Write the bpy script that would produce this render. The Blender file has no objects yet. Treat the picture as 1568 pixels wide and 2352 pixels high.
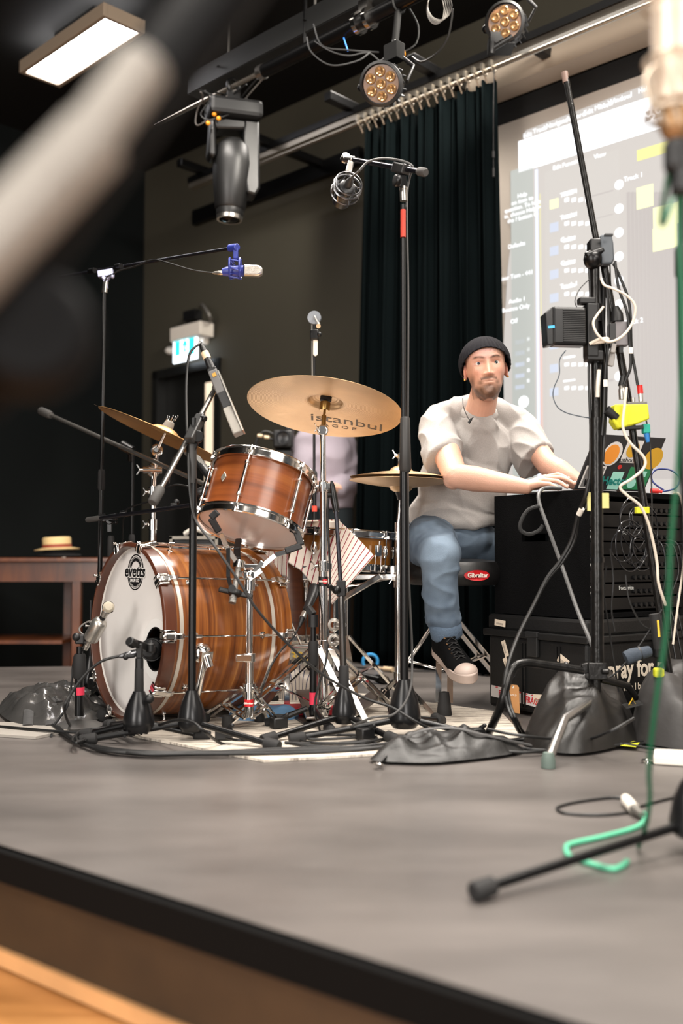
import bpy, math, random
import numpy as np
from mathutils import Vector, Matrix, noise
V = Vector; R = math.radians; PI = math.pi
random.seed(7)
sc = bpy.context.scene
col = sc.collection
# ---------------------------------------------------------------- camera, exposure, lights
FPX, CAMH, TH = 2300.0, 0.55, math.atan(104/2300.0)
cam = bpy.data.objects.new('camera', bpy.data.cameras.new('camera')); col.objects.link(cam)
cam.location = (0, 0, CAMH); cam.rotation_euler = (PI/2 + TH, 0, 0)
cam.data.sensor_fit = 'VERTICAL'; cam.data.sensor_height = 36; cam.data.lens = 36*FPX/2352
cam.data.clip_start = .02
cam.data.dof.use_dof = True; cam.data.dof.focus_distance = 3.4; cam.data.dof.aperture_fstop = 1.5
sc.camera = cam
sc.view_settings.view_transform = 'Standard'; sc.view_settings.look = 'None'
sc.view_settings.gamma = 1; sc.view_settings.exposure = 1.05; sc.view_settings.use_curve_mapping = False
w = bpy.data.worlds.new('world'); sc.world = w; w.use_nodes = True
w.node_tree.nodes['Background'].inputs[0].default_value = (.93, .96, 1, 1)
w.node_tree.nodes['Background'].inputs[1].default_value = 0.05

# ---------------------------------------------------------------- pixel helpers: world points seen at a photo pixel
NW = V((2300, 2393, 0)).normalized(); DW = V((-2393, 2300, 0)).normalized()   # back wall: away-normal, leftwards direction
def ray(px, py):
    x, u = px - 784, -(py - 1176)
    return V((x, FPX*math.cos(TH) - u*math.sin(TH), FPX*math.sin(TH) + u*math.cos(TH)))
def P(px, py, Y):
    d = ray(px, py); return V((0, 0, CAMH)) + d*(Y/d.y)
def G(px, py, z=0.0):
    d = ray(px, py); return V((0, 0, CAMH)) + d*((z - CAMH)/d.z)
def Wp(px, py, k):
    d = ray(px, py); return V((0, 0, CAMH)) + d*(k/NW.dot(d))

def area(name, loc, target, sx, sy, power, color=(1, .93, .85)):
    l = bpy.data.lights.new(name, 'AREA'); l.shape = 'RECTANGLE'; l.size = sx; l.size_y = sy
    l.energy = power; l.color = color
    o = bpy.data.objects.new(name, l); col.objects.link(o); o.location = loc
    d = V(target) - V(loc); o.rotation_euler = d.to_track_quat('-Z', 'Y').to_euler(); return o
def spot(name, loc, target, deg, power, color, blend=.4, size=.03):
    l = bpy.data.lights.new(name, 'SPOT'); l.spot_size = R(deg); l.spot_blend = blend
    l.energy = power; l.color = color; l.shadow_soft_size = size
    o = bpy.data.objects.new(name, l); col.objects.link(o); o.location = loc
    d = V(target) - V(loc); o.rotation_euler = d.to_track_quat('-Z', 'Y').to_euler(); return o
area('hall_lamp_left', (-2.6, -.4, 3.1), (-.2, 3.3, .6), 2.2, 1.4, 56)
area('hall_lamp_right', (2.2, -.3, 3.1), (.5, 3.5, .7), 2.0, 1.4, 50)
area('stage_lamp_row', (-.6, 3.6, 3.3), (-.55, 3.65, 0), 1.4, .35, 30).data.spread = R(120)
area('stage_lamp_back', (.75, 4.35, 3.35), (.3, 4.0, .3), 2.4, .45, 34).data.spread = R(95)
area('front_floor_fill', (.1, .9, 3.2), (.1, 1.3, 0), 1.6, .9, 20).data.spread = R(85)  # narrow overhead fill added to lighten the front of the floor
area('stage_lamp_side', (1.2, 2.3, 3.2), (1.0, 3.6, .5), 1.2, .5, 40)
area('low_front_fill_left', (-2.7, -1.4, 1.3), (-.3, 3.3, .9), .9, 2.2, 62, (1, .95, .9))  # unseen low fill, added to light undersides of cymbals and toms
area('low_front_fill_right', (1.1, -2.4, 1.2), (.3, 3.5, .9), 1.3, 2.0, 55, (1, .95, .9))  # second added low fill behind the camera, for streaks on the drum shells
spot('projector_beam_microphone', (-.9, -1.6, 2.3), P(560, 612, 3.58), 2.2, 60, (.08, .12, 1), .5, .01)
spot('projector_beam_cap', (.3, -1.6, 2.3), P(1100, 788, 3.52), 1.5, 110, (.12, .2, 1), .6, .01)
spot('wall_wash_lamp', (.7, 3.3, 3.1), (-.28, 6.1, 1.75), 50, 400, (1, .93, .82), 1.0, .12)

# ---------------------------------------------------------------- materials
def lin(c):
    r = []
    for x in c[:3]:
        x = x/255.0; r.append(x/12.92 if x <= .04045 else ((x + .055)/1.055)**2.4)
    return (*r, 1)
MATS = {}
def mat(name, c, rough=.5, metal=0., bump=0., bs=60., var=0., vs=4., emis=0., coat=0., spec=None, stretch=(1, 1, 1), sheen=0., alpha=1., trans=0.):
    if name in MATS: return MATS[name]
    m = bpy.data.materials.new(name); m.use_nodes = True; nt = m.node_tree; b = nt.nodes['Principled BSDF']
    b.inputs['Base Color'].default_value = lin(c); b.inputs['Roughness'].default_value = rough; b.inputs['Metallic'].default_value = metal
    if coat: b.inputs['Coat Weight'].default_value = coat; b.inputs['Coat Roughness'].default_value = .12
    if spec is not None: b.inputs['Specular IOR Level'].default_value = spec
    if sheen: b.inputs['Sheen Weight'].default_value = sheen; b.inputs['Sheen Roughness'].default_value = .5
    if trans: b.inputs['Transmission Weight'].default_value = trans
    if emis: b.inputs['Emission Color'].default_value = lin(c); b.inputs['Emission Strength'].default_value = emis
    L = nt.links.new
    if bump or var:
        tc = nt.nodes.new('ShaderNodeTexCoord'); mp = nt.nodes.new('ShaderNodeMapping'); mp.inputs['Scale'].default_value = stretch
        L(tc.outputs['Object'], mp.inputs[0])
    if bump:
        n = nt.nodes.new('ShaderNodeTexNoise'); n.inputs['Scale'].default_value = bs; n.inputs['Detail'].default_value = 4
        L(mp.outputs[0], n.inputs['Vector']); bp = nt.nodes.new('ShaderNodeBump'); bp.inputs['Strength'].default_value = bump
        bp.inputs['Distance'].default_value = .004; L(n.outputs['Fac'], bp.inputs['Height']); L(bp.outputs[0], b.inputs['Normal'])
    if var:
        n = nt.nodes.new('ShaderNodeTexNoise'); n.inputs['Scale'].default_value = vs; n.inputs['Detail'].default_value = 6
        L(mp.outputs[0], n.inputs['Vector']); cr = nt.nodes.new('ShaderNodeValToRGB')
        a = [x*(1 - var) for x in lin(c)[:3]]; d = [min(1, x*(1 + var)) for x in lin(c)[:3]]
        cr.color_ramp.elements[0].position = .32; cr.color_ramp.elements[1].position = .68
        cr.color_ramp.elements[0].color = (*a, 1); cr.color_ramp.elements[1].color = (*d, 1)
        L(n.outputs['Fac'], cr.inputs[0]); L(cr.outputs[0], b.inputs['Base Color'])
    MATS[name] = m; return m
def wood(name, cols, scale=(1.2, 1.2, 34), rough=.32, coat=.35, dist=.6, nscale=1.0):
    if name in MATS: return MATS[name]
    m = bpy.data.materials.new(name); m.use_nodes = True; nt = m.node_tree; b = nt.nodes['Principled BSDF']; L = nt.links.new
    tc = nt.nodes.new('ShaderNodeTexCoord'); mp = nt.nodes.new('ShaderNodeMapping'); mp.inputs['Scale'].default_value = scale
    L(tc.outputs['Object'], mp.inputs[0])
    n = nt.nodes.new('ShaderNodeTexNoise'); n.inputs['Scale'].default_value = nscale; n.inputs['Detail'].default_value = 7
    n.inputs['Roughness'].default_value = .62; n.inputs['Distortion'].default_value = dist
    L(mp.outputs[0], n.inputs['Vector']); cr = nt.nodes.new('ShaderNodeValToRGB')
    e = cr.color_ramp.elements; e[0].position = .3; e[0].color = lin(cols[0]); e[1].position = .72; e[1].color = lin(cols[-1])
    for i, c in enumerate(cols[1:-1]):
        q = e.new(.3 + .42*(i + 1)/(len(cols) - 1)); q.color = lin(c)
    L(n.outputs['Fac'], cr.inputs[0]); L(cr.outputs[0], b.inputs['Base Color'])
    b.inputs['Roughness'].default_value = rough; b.inputs['Coat Weight'].default_value = coat; b.inputs['Coat Roughness'].default_value = .18
    MATS[name] = m; return m
chrome = mat('chrome', (225, 222, 218), .12, 1.)
chrome_dull = mat('brushed_steel', (190, 186, 180), .3, 1.)
blk = mat('black_painted_metal', (10, 10, 11), .32, .3)
blkp = mat('black_plastic', (11, 11, 12), .48)
rub = mat('black_rubber', (24, 23, 23), .75)
cab = mat('cable_rubber', (13, 13, 13), .45)
darkfab = mat('black_nylon_cloth', (34, 32, 31), .55, bump=.5, bs=30, sheen=.2)
white_pl = mat('white_plastic', (226, 218, 206), .45)
greym = mat('grey_painted_metal', (120, 117, 112), .4, .5)
redtape = mat('pink_red_tape', (205, 40, 70), .6)
yeltape = mat('fluorescent_yellow_tape', (206, 206, 36), .6, bump=.4, bs=25)
kickwood = wood('kick_drum_veneer', [(68, 32, 10), (110, 58, 20), (142, 84, 34), (176, 120, 60)], (1.0, 1.0, 30), dist=.9)
hoopwood = wood('kick_hoop_wood', [(62, 32, 20), (80, 42, 26), (96, 52, 32)], (2, 2, 14))
tomwood = wood('tom_veneer', [(84, 40, 18), (126, 66, 30), (158, 96, 44)], (.5, .5, 16), dist=.2)
ftomwood = wood('floor_tom_veneer', [(90, 44, 18), (120, 62, 26), (146, 84, 38)], (1, 1, 22))
snwood = mat('amber_snare_shell', (140, 88, 26), .3, coat=.5, var=.15, vs=3)
headw = mat('coated_drum_head', (226, 222, 218), .55, var=.05, vs=5)
def bronze_mat(name, c):
    m = mat(name, c, .42, .68, var=.16, vs=5); nt = m.node_tree; b = nt.nodes['Principled BSDF']; L = nt.links.new
    tc = nt.nodes.new('ShaderNodeTexCoord'); le = nt.nodes.new('ShaderNodeVectorMath'); le.operation = 'LENGTH'; L(tc.outputs['Object'], le.inputs[0])
    mm = nt.nodes.new('ShaderNodeMath'); mm.operation = 'MULTIPLY'; mm.inputs[1].default_value = 1400; L(le.outputs['Value'], mm.inputs[0])
    s = nt.nodes.new('ShaderNodeMath'); s.operation = 'SINE'; L(mm.outputs[0], s.inputs[0])
    bp = nt.nodes.new('ShaderNodeBump'); bp.inputs['Strength'].default_value = .25; bp.inputs['Distance'].default_value = .0006
    L(s.outputs[0], bp.inputs['Height']); L(bp.outputs[0], b.inputs['Normal']); return m
bronze = bronze_mat('cymbal_bronze', (190, 158, 120))
bronze_d = bronze_mat('dark_cymbal_bronze', (186, 146, 96))

# ---------------------------------------------------------------- mesh builder
def fr(o, z, xh=(0, 0, 1)):
    z = V(z).normalized(); x = V(xh); x = x - z*x.dot(z)
    if x.length < 1e-4: x = V((1, 0, 0)) - z*z.x
    x.normalize(); y = z.cross(x); M = Matrix((x, y, z)).transposed().to_4x4(); M.translation = V(o); return M
def spl(pts, n=8, closed=False):
    p = [V(q) for q in pts]
    if len(p) < 3: return p
    out = []; N = len(p)
    rng = range(N) if closed else range(N - 1)
    for i in rng:
        if closed: a, b, c, d = p[(i-1) % N], p[i], p[(i+1) % N], p[(i+2) % N]
        else: a, b, c, d = p[max(i-1, 0)], p[i], p[i+1], p[min(i+2, N-1)]
        for k in range(n):
            t = k/n; t2 = t*t; t3 = t2*t
            out.append(.5*((2*b) + (c - a)*t + (2*a - 5*b + 4*c - d)*t2 + (3*b - a - 3*c + d)*t3))
    if not closed: out.append(p[-1])
    return out
class MB:
    def __init__(s): s.v = []; s.f = []; s.m = []; s.mi = 0
    def add(s, vs, fs):
        o = len(s.v); s.v += [V(q) for q in vs]; s.f += [[i + o for i in f] for f in fs]; s.m += [s.mi]*len(fs); return s
    def box(s, c, d, M=None):
        x, y, z = [q/2 for q in d]; vs = [V((a*x, b*y, e*z)) for a in (-1, 1) for b in (-1, 1) for e in (-1, 1)]
        if M is None: vs = [q + V(c) for q in vs]
        else: vs = [M @ (q + V(c)) for q in vs]
        return s.add(vs, [(0, 1, 3, 2), (4, 6, 7, 5), (0, 4, 5, 1), (2, 3, 7, 6), (0, 2, 6, 4), (1, 5, 7, 3)])
    def bar(s, a, b, w_, h, up=(0, 0, 1)):
        a = V(a); b = V(b); z = (b - a); M = fr((a + b)/2, z, up); return s.box((0, 0, 0), (h, w_, z.length), M)
    def tube(s, pts, r=.005, n=8, caps=True, closed=False, el=1.0):
        pts = [V(q) for q in pts]; N = len(pts)
        if N < 2: return s
        rr = r if isinstance(r, (list, tuple)) else [r]*N
        if len(rr) != N: rr = [rr[0] + (rr[-1] - rr[0])*i/(N - 1) for i in range(N)]
        vs = []; t0 = None; x = None
        for i in range(N):
            a = pts[i-1] if (i > 0 or closed) else pts[i]; b = pts[(i+1) % N] if (i < N-1 or closed) else pts[i]
            t = (b - a)
            t = t.normalized() if t.length > 1e-9 else (t0 or V((0, 0, 1)))
            if x is None: x = V((0, 0, 1)) if abs(t.z) < .9 else V((1, 0, 0))
            x = x - t*x.dot(t); x.normalize(); y = t.cross(x); t0 = t
            for k in range(n):
                q = 2*PI*k/n; vs.append(pts[i] + (x*math.cos(q)*el + y*math.sin(q))*rr[i])
        fs = []
        for i in range(N if closed else N-1):
            for k in range(n):
                a = i*n + k; b = i*n + (k+1) % n; c = ((i+1) % N)*n + (k+1) % n; d = ((i+1) % N)*n + k; fs.append((a, b, c, d))
        if caps and not closed: fs.append(list(range(n))[::-1]); fs.append([(N-1)*n + k for k in range(n)])
        return s.add(vs, fs)
    def cyl(s, a, b, r0, r1=None, n=16): return s.tube([a, b], [r0, r0 if r1 is None else r1], n)
    def lathe(s, prof, M=None, n=32, caps=True):
        M = M or Matrix(); vs = []; N = len(prof)
        for (r, z) in prof:
            for k in range(n): q = 2*PI*k/n; vs.append(M @ V((r*math.cos(q), r*math.sin(q), z)))
        fs = [(i*n + k, i*n + (k+1) % n, (i+1)*n + (k+1) % n, (i+1)*n + k) for i in range(N-1) for k in range(n)]
        if caps:
            if prof[0][0] > 1e-6: fs.append(list(range(n))[::-1])
            if prof[-1][0] > 1e-6: fs.append([(N-1)*n + k for k in range(n)])
        return s.add(vs, fs)
    def ring(s, prof, M=None, n=48):      # closed profile
        M = M or Matrix(); vs = []; N = len(prof)
        for (r, z) in prof:
            for k in range(n): q = 2*PI*k/n; vs.append(M @ V((r*math.cos(q), r*math.sin(q), z)))
        return s.add(vs, [(i*n + k, i*n + (k+1) % n, ((i+1) % N)*n + (k+1) % n, ((i+1) % N)*n + k) for i in range(N) for k in range(n)])
    def sph(s, c, r, M=None, nu=16, nv=10):
        r = (r, r, r) if not isinstance(r, (tuple, list)) else r; M = M or Matrix.Translation(V(c))
        vs = [M @ V((0, 0, -r[2]))]
        for j in range(1, nv):
            t = -PI/2 + PI*j/nv
            for k in range(nu): q = 2*PI*k/nu; vs.append(M @ V((r[0]*math.cos(t)*math.cos(q), r[1]*math.cos(t)*math.sin(q), r[2]*math.sin(t))))
        vs.append(M @ V((0, 0, r[2]))); fs = []
        for k in range(nu): fs.append((0, 1 + (k+1) % nu, 1 + k)); fs.append((len(vs)-1, 1 + (nv-2)*nu + k, 1 + (nv-2)*nu + (k+1) % nu))
        for j in range(nv-2):
            for k in range(nu): a = 1 + j*nu; fs.append((a + k, a + (k+1) % nu, a + nu + (k+1) % nu, a + nu + k))
        return s.add(vs, fs)
    def cap(s, a, b, ra, rb, n=18, m=5):   # tapered capsule
        a = V(a); b = V(b); d = (b - a); L = d.length; M = fr(a, d)
        prof = [(max(ra*math.cos(t), 1e-5), ra*math.sin(t)) for t in [-PI/2 + PI/2*i/m for i in range(m + 1)]]
        prof += [(max(rb*math.cos(t), 1e-5), L + rb*math.sin(t)) for t in [PI/2*i/m for i in range(m + 1)]]
        return s.lathe(prof, M, n)
    def tor(s, c, ax, Rr, r, n=32, m=8, a0=0, a1=2*PI, xh=(0, 0, 1)):
        M = fr(c, ax, xh); full = abs(a1 - a0 - 2*PI) < 1e-4
        pts = [M @ V((Rr*math.cos(a0 + (a1-a0)*i/n), Rr*math.sin(a0 + (a1-a0)*i/n), 0)) for i in range(n if full else n+1)]
        return s.tube(pts, r, m, closed=full)
    def prism(s, poly, M, d):    # polygon in local xy, extruded along local z
        n = len(poly); vs = [M @ V((x, y, 0)) for x, y in poly] + [M @ V((x, y, d)) for x, y in poly]
        return s.add(vs, [list(range(n))[::-1], list(range(n, 2*n))] + [(i, (i+1) % n, n + (i+1) % n, n + i) for i in range(n)])
    def slab(s, pts, off):       # polygon of world points extruded by vector
        n = len(pts); vs = [V(p) for p in pts] + [V(p) + V(off) for p in pts]
        return s.add(vs, [list(range(n))[::-1], list(range(n, 2*n))] + [(i, (i+1) % n, n + (i+1) % n, n + i) for i in range(n)])
    def grid(s, fn, nu, nv, cu=False):
        vs = [fn(i/nu, j/nv) for j in range(nv+1) for i in range(nu + (0 if cu else 1))]; w_ = nu if cu else nu+1
        return s.add(vs, [(j*w_ + i, j*w_ + (i+1) % w_, (j+1)*w_ + (i+1) % w_, (j+1)*w_ + i) for j in range(nv) for i in range(nu)])
ROOTM = {}
def mesh_from(mb, name, M=None):
    inv = M.inverted() if M is not None else Matrix()
    me = bpy.data.meshes.new(name); me.from_pydata([tuple(inv @ q) for q in mb.v], [], mb.f); me.validate(); me.update(); return me
def root_matrix(o):
    while o.parent: o = o.parent
    return ROOTM[o]
def build(mb, name, mats, parent=None, smooth=True, ang=38, bevel=0, solid=0, sub=0, M=None):
    if parent is None and M is None:
        lo = V([min(q[i] for q in mb.v) for i in range(3)]); hi = V([max(q[i] for q in mb.v) for i in range(3)])
        M = Matrix.Translation(V(((lo.x + hi.x)/2, (lo.y + hi.y)/2, lo.z)))
    if parent is not None: M = root_matrix(parent)
    me = mesh_from(mb, name, M)
    for x in (mats if isinstance(mats, (list, tuple)) else [mats]): me.materials.append(x)
    if len(me.polygons) == len(mb.m): me.polygons.foreach_set('material_index', mb.m)
    if smooth:
        me.polygons.foreach_set('use_smooth', [True]*len(me.polygons)); me.set_sharp_from_angle(angle=R(ang))
    o = bpy.data.objects.new(name, me); col.objects.link(o)
    if parent is not None: o.parent = parent
    else: o.matrix_world = M; ROOTM[o] = M
    if solid: md = o.modifiers.new('s', 'SOLIDIFY'); md.thickness = solid; md.offset = 0
    if bevel: md = o.modifiers.new('b', 'BEVEL'); md.width = bevel; md.segments = 2; md.limit_method = 'ANGLE'
    if sub: md = o.modifiers.new('u', 'SUBSURF'); md.levels = sub; md.render_levels = sub
    return o
def tag(o, label, cat, group=None, kind=None):
    o['label'] = label; o['category'] = cat
    if group: o['group'] = group
    if kind: o['kind'] = kind
    return o
def thing(name, label, cat, loc, group=None, M=None):
    o = bpy.data.objects.new(name, None); col.objects.link(o); o.empty_display_size = .05
    M = M or Matrix.Translation(V(loc)); o.matrix_world = M; ROOTM[o] = M; return tag(o, label, cat, group)
def struct(mb, name, m, parent=None, **k):
    o = build(mb, name, m, parent, **k)
    if parent is None: o['kind'] = 'structure'
    return o
def text(s, M, size, m, parent, name='lettering', ext=.0006, bold=0., shear=0., sx=1., space=1.):
    c = bpy.data.curves.new('t', 'FONT'); c.body = s; c.size = size; c.align_x = 'CENTER'; c.align_y = 'CENTER'
    c.extrude = ext; c.offset = bold; c.shear = shear; c.space_character = space; c.resolution_u = 3
    o = bpy.data.objects.new('t', c); col.objects.link(o); dg = bpy.context.evaluated_depsgraph_get()
    me = bpy.data.meshes.new_from_object(o.evaluated_get(dg)); bpy.data.objects.remove(o); bpy.data.curves.remove(c)
    RM = root_matrix(parent); me.transform(RM.inverted() @ M @ Matrix.Diagonal((sx, 1, 1, 1))); me.materials.clear(); me.materials.append(m); me.name = name
    for p in me.polygons: p.material_index = 0
    q = bpy.data.objects.new(name, me); col.objects.link(q); q.parent = parent; return q
def XYM(o, x, y):
    x = V(x).normalized(); y = V(y); y = (y - x*y.dot(x)).normalized(); z = x.cross(y); M = Matrix((x, y, z)).transposed().to_4x4(); M.translation = V(o); return M
def cable(name, label, pts, r=.0035, m=None, cat='cable', group=None, n=8, seg=8, sp=True):
    return tag(build(MB().tube(spl(pts, n) if sp else pts, r, seg), name, m or cab), label, cat, group)

# ---------------------------------------------------------------- room shell
ZL = -.23; ZC = 3.42
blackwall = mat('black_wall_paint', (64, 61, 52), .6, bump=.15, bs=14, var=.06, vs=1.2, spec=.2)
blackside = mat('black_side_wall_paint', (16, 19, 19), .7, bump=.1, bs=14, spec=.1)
ceilm = mat('dark_ceiling_paint', (24, 24, 23), .8, spec=.1)
def stagefloor():
    m = mat('scuffed_black_stage_vinyl', (90, 85, 82), .42, bump=.12, bs=30, var=.3, vs=1.3, stretch=(1, 3.2, 1)); nt = m.node_tree; b = nt.nodes['Principled BSDF']
    n = nt.nodes.new('ShaderNodeTexNoise'); n.inputs['Scale'].default_value = 3.5; n.inputs['Detail'].default_value = 8
    cr = nt.nodes.new('ShaderNodeMapRange'); cr.inputs[3].default_value = .24; cr.inputs[4].default_value = .5
    tc = nt.nodes.new('ShaderNodeTexCoord'); nt.links.new(tc.outputs['Object'], n.inputs['Vector'])
    nt.links.new(n.outputs['Fac'], cr.inputs[0]); nt.links.new(cr.outputs[0], b.inputs['Roughness']); return m
vinyl = stagefloor()
oak = wood('hall_oak_floor', [(136, 88, 44), (164, 112, 62), (182, 132, 80)], (2, 18, 1), .35, .3)
browntrim = mat('brown_stage_front_board', (52, 36, 18), .6, var=.25, vs=5, bump=.1)
E0 = V((-.654, 1.92, 0)); E1 = V((.272, 1.19, 0)); ED = (E1 - E0).normalized()
A = E0 - ED*3.2; B = E1 + ED*3.0
stage_poly = [A, B, V((4.2, -.2, 0)), V((4.2, 1.2, 0)), V((2.2, 3.2, 0)), V((.05, 5.28, 0)), V((-1.7, 5.04, 0)), V((-3.0, 4.9, 0)), V((-3.6, 4.5, 0))]
struct(MB().slab(stage_poly, (0, 0, -.03)), 'floor', vinyl, smooth=False)
inn = V((ED.y, -ED.x, 0)); inn = inn if inn.y > 0 else -inn
struct(MB().slab([A + inn*.0, B + inn*.0, B + inn*.02, A + inn*.02], (0, 0, 0)).slab([A - inn*.012 + V((0, 0, .002)), B - inn*.012 + V((0, 0, .002)), B + inn*.004 + V((0, 0, .002)), A + inn*.004 + V((0, 0, .002))], (0, 0, -.055)), 'trim_1', mat('black_edge_paint', (6, 6, 6), .8, spec=.1), smooth=False)
struct(MB().slab([A + inn*.03 + V((0, 0, -.031)), B + inn*.03 + V((0, 0, -.031)), B + inn*.05 + V((0, 0, -.031)), A + inn*.05 + V((0, 0, -.031))], (0, 0, ZL + .031)), 'trim_2', browntrim, smooth=False)
struct(MB().slab([A + inn*.018 + V((0, 0, ZL + .004)), B + inn*.018 + V((0, 0, ZL + .004)), B + inn*.03 + V((0, 0, ZL + .004)), A + inn*.03 + V((0, 0, ZL + .004))], (0, 0, .03)), 'baseboard_front', mat('pale_wood_strip', (196, 148, 100), .4, var=.15, vs=6), smooth=False)
for nm_, f_ in (('trim_3', 0),):
    bk = [V((.05, 5.28, -.031)), V((-1.7, 5.04, -.031)), V((-3.0, 4.9, -.031))]
    struct(MB().slab([bk[0], bk[1], bk[1] + V((0, .02, 0)), bk[0] + V((0, .02, 0))], (0, 0, ZL + .031)).slab([bk[1], bk[2], bk[2] + V((0, .02, 0)), bk[1] + V((0, .02, 0))], (0, 0, ZL + .031)), nm_, blkp, smooth=False)
struct(MB().box((0, 2.5, ZL - .05), (16, 15, .1)), 'floor_lower', oak, smooth=False)
KW, KC = 4.28, 3.83
def wp(t, k, z): return NW*k + DW*t + V((0, 0, z))      # t: metres leftwards along the back wall
cor = Wp(330, 700, KW); tcor = cor.dot(DW)
tdoor = [Wp(354, 860, KW).dot(DW), Wp(508, 860, KW).dot(DW)]; zdoor = Wp(430, 838, KW).z
mbw = MB()
mbw.slab([wp(tdoor[1], KW, ZL), wp(-4.2, KW, ZL), wp(-4.2, KW, ZC), wp(tdoor[1], KW, ZC)], NW*.12)
mbw.slab([wp(tdoor[0], KW, zdoor), wp(tdoor[1], KW, zdoor), wp(tdoor[1], KW, ZC), wp(tdoor[0], KW, ZC)], NW*.12)
mbw.slab([wp(tcor, KW, ZL), wp(tdoor[0], KW, ZL), wp(tdoor[0], KW, ZC), wp(tcor, KW, ZC)], NW*.12)
struct(mbw, 'wall_back', blackwall, smooth=False)
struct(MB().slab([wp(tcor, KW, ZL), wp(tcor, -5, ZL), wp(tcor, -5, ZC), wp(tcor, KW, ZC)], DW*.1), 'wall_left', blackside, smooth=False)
struct(MB().slab([V((-6.5, -2, ZC)), V((5.5, -2, ZC)), V((5.5, 9, ZC)), V((-6.5, 9, ZC))], (0, 0, .1)), 'ceiling', ceilm, smooth=False)
# doorway: frame, dark leaf, narrow bright vision panel
mbd = MB(); fw = .06
mbd.slab([wp(tdoor[0], KW - .02, ZL), wp(tdoor[0] - fw, KW - .02, ZL), wp(tdoor[0] - fw, KW - .02, zdoor), wp(tdoor[0], KW - .02, zdoor)], NW*.1)
mbd.slab([wp(tdoor[1] + fw, KW - .02, ZL), wp(tdoor[1], KW - .02, ZL), wp(tdoor[1], KW - .02, zdoor), wp(tdoor[1] + fw, KW - .02, zdoor)], NW*.1)
mbd.slab([wp(tdoor[0], KW - .02, zdoor - fw), wp(tdoor[1], KW - .02, zdoor - fw), wp(tdoor[1], KW - .02, zdoor), wp(tdoor[0], KW - .02, zdoor)], NW*.1)
dframe = struct(mbd, 'door_1', mat('black_gloss_door_paint', (26, 26, 25), .3), smooth=False)
leaf = build(MB().slab([wp(tdoor[0] - fw, KW + .06, ZL), wp(tdoor[1] + fw, KW + .06, ZL), wp(tdoor[1] + fw, KW + .06, zdoor - fw), wp(tdoor[0] - fw, KW + .06, zdoor - fw)], NW*.04), 'door_leaf', MATS['black_gloss_door_paint'], dframe, smooth=False)
pa, pb = Wp(474, 900, KW + .055), Wp(512, 900, KW + .055)
t0, t1 = pa.dot(DW), max(pb.dot(DW), tdoor[1] + .0)
build(MB().slab([wp(t0, KW + .045, .2), wp(t1, KW + .045, .2), wp(t1, KW + .045, Wp(490, 872, KW).z), wp(t0, KW + .045, Wp(490, 872, KW).z)], NW*.012), 'vision_panel', mat('lit_cream_panel', (226, 206, 180), .5, emis=.55), dframe, smooth=False)
# exit sign above the door
ex = Wp(428, 752, KW - .1); t = thing('exit_sign', 'lit green and white running man exit sign under a cream box above the dark door', 'sign', ex)
def wallbox(mb, px0, py0, px1, py1, k, dep):
    a = Wp(px0, py0, k); b = Wp(px1, py1, k); t0, t1 = a.dot(DW), b.dot(DW); mb.slab([wp(t0, k, b.z), wp(t1, k, b.z), wp(t1, k, a.z), wp(t0, k, a.z)], NW*dep); return mb
build(wallbox(MB(), 390, 754, 459, 768, KW - .14, .12), 'battery_box', white_pl, t, smooth=False, bevel=.006)
build(wallbox(MB(), 398, 768, 451, 823, KW - .1, .012), 'light_panel', mat('lit_white_sign', (235, 245, 255), .4, emis=1.5), t, smooth=False)
sg = mat('lit_turquoise_sign', (40, 190, 200), .4, emis=1.0)
for q4 in ((402, 772, 413, 816), (433, 772, 446, 812)): build(wallbox(MB(), *q4, KW - .104, .003), 'green_field', sg, t, smooth=False)
c0 = Wp(424, 795, KW - .108); Mx = XYM(c0, -DW, (0, 0, 1))
mb = MB(); mb.prism([(-.02, .03), (.0, .045), (.02, .03), (.03, 0), (.02, -.005), (.01, .012), (.01, -.02), (.035, -.055), (.022, -.06), (-.002, -.03), (-.025, -.06), (-.035, -.052), (-.014, -.02), (-.012, .01), (-.03, .0), (-.034, .01)], Mx, -.002); mb.sph(c0 + V((0, 0, .062)), .011, nu=10, nv=6)
build(mb, 'running_figure', sg, t)
for px, py, nm_, lb in ((393, 806, 'wall_sensor', 'small white round sensor left of the exit sign'), (474, 783, 'wall_sensor', 'small white round sensor right of the exit sign')):
    tag(build(MB().lathe([(.028, 0), (.028, .02), (.018, .04), (0.001, .045)], fr(Wp(px, py, KW), -NW), 16), nm_, white_pl), lb, 'sensor')
tag(build(wallbox(MB(), 420, 716, 446, 731, KW - .07, .07), 'wall_bracket', blkp, smooth=False), 'black box bracket on the wall above the exit sign', 'bracket')
tag(build(MB().tube(spl([Wp(463, 702, KW), Wp(464, 700, KW - .12), Wp(474, 712, KW - .15), Wp(484, 733, KW - .12), Wp(483, 738, KW)], 6), .011, 8), 'wall_hook', greym), 'grey metal hook on the wall up right of the exit sign', 'hook')
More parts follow.
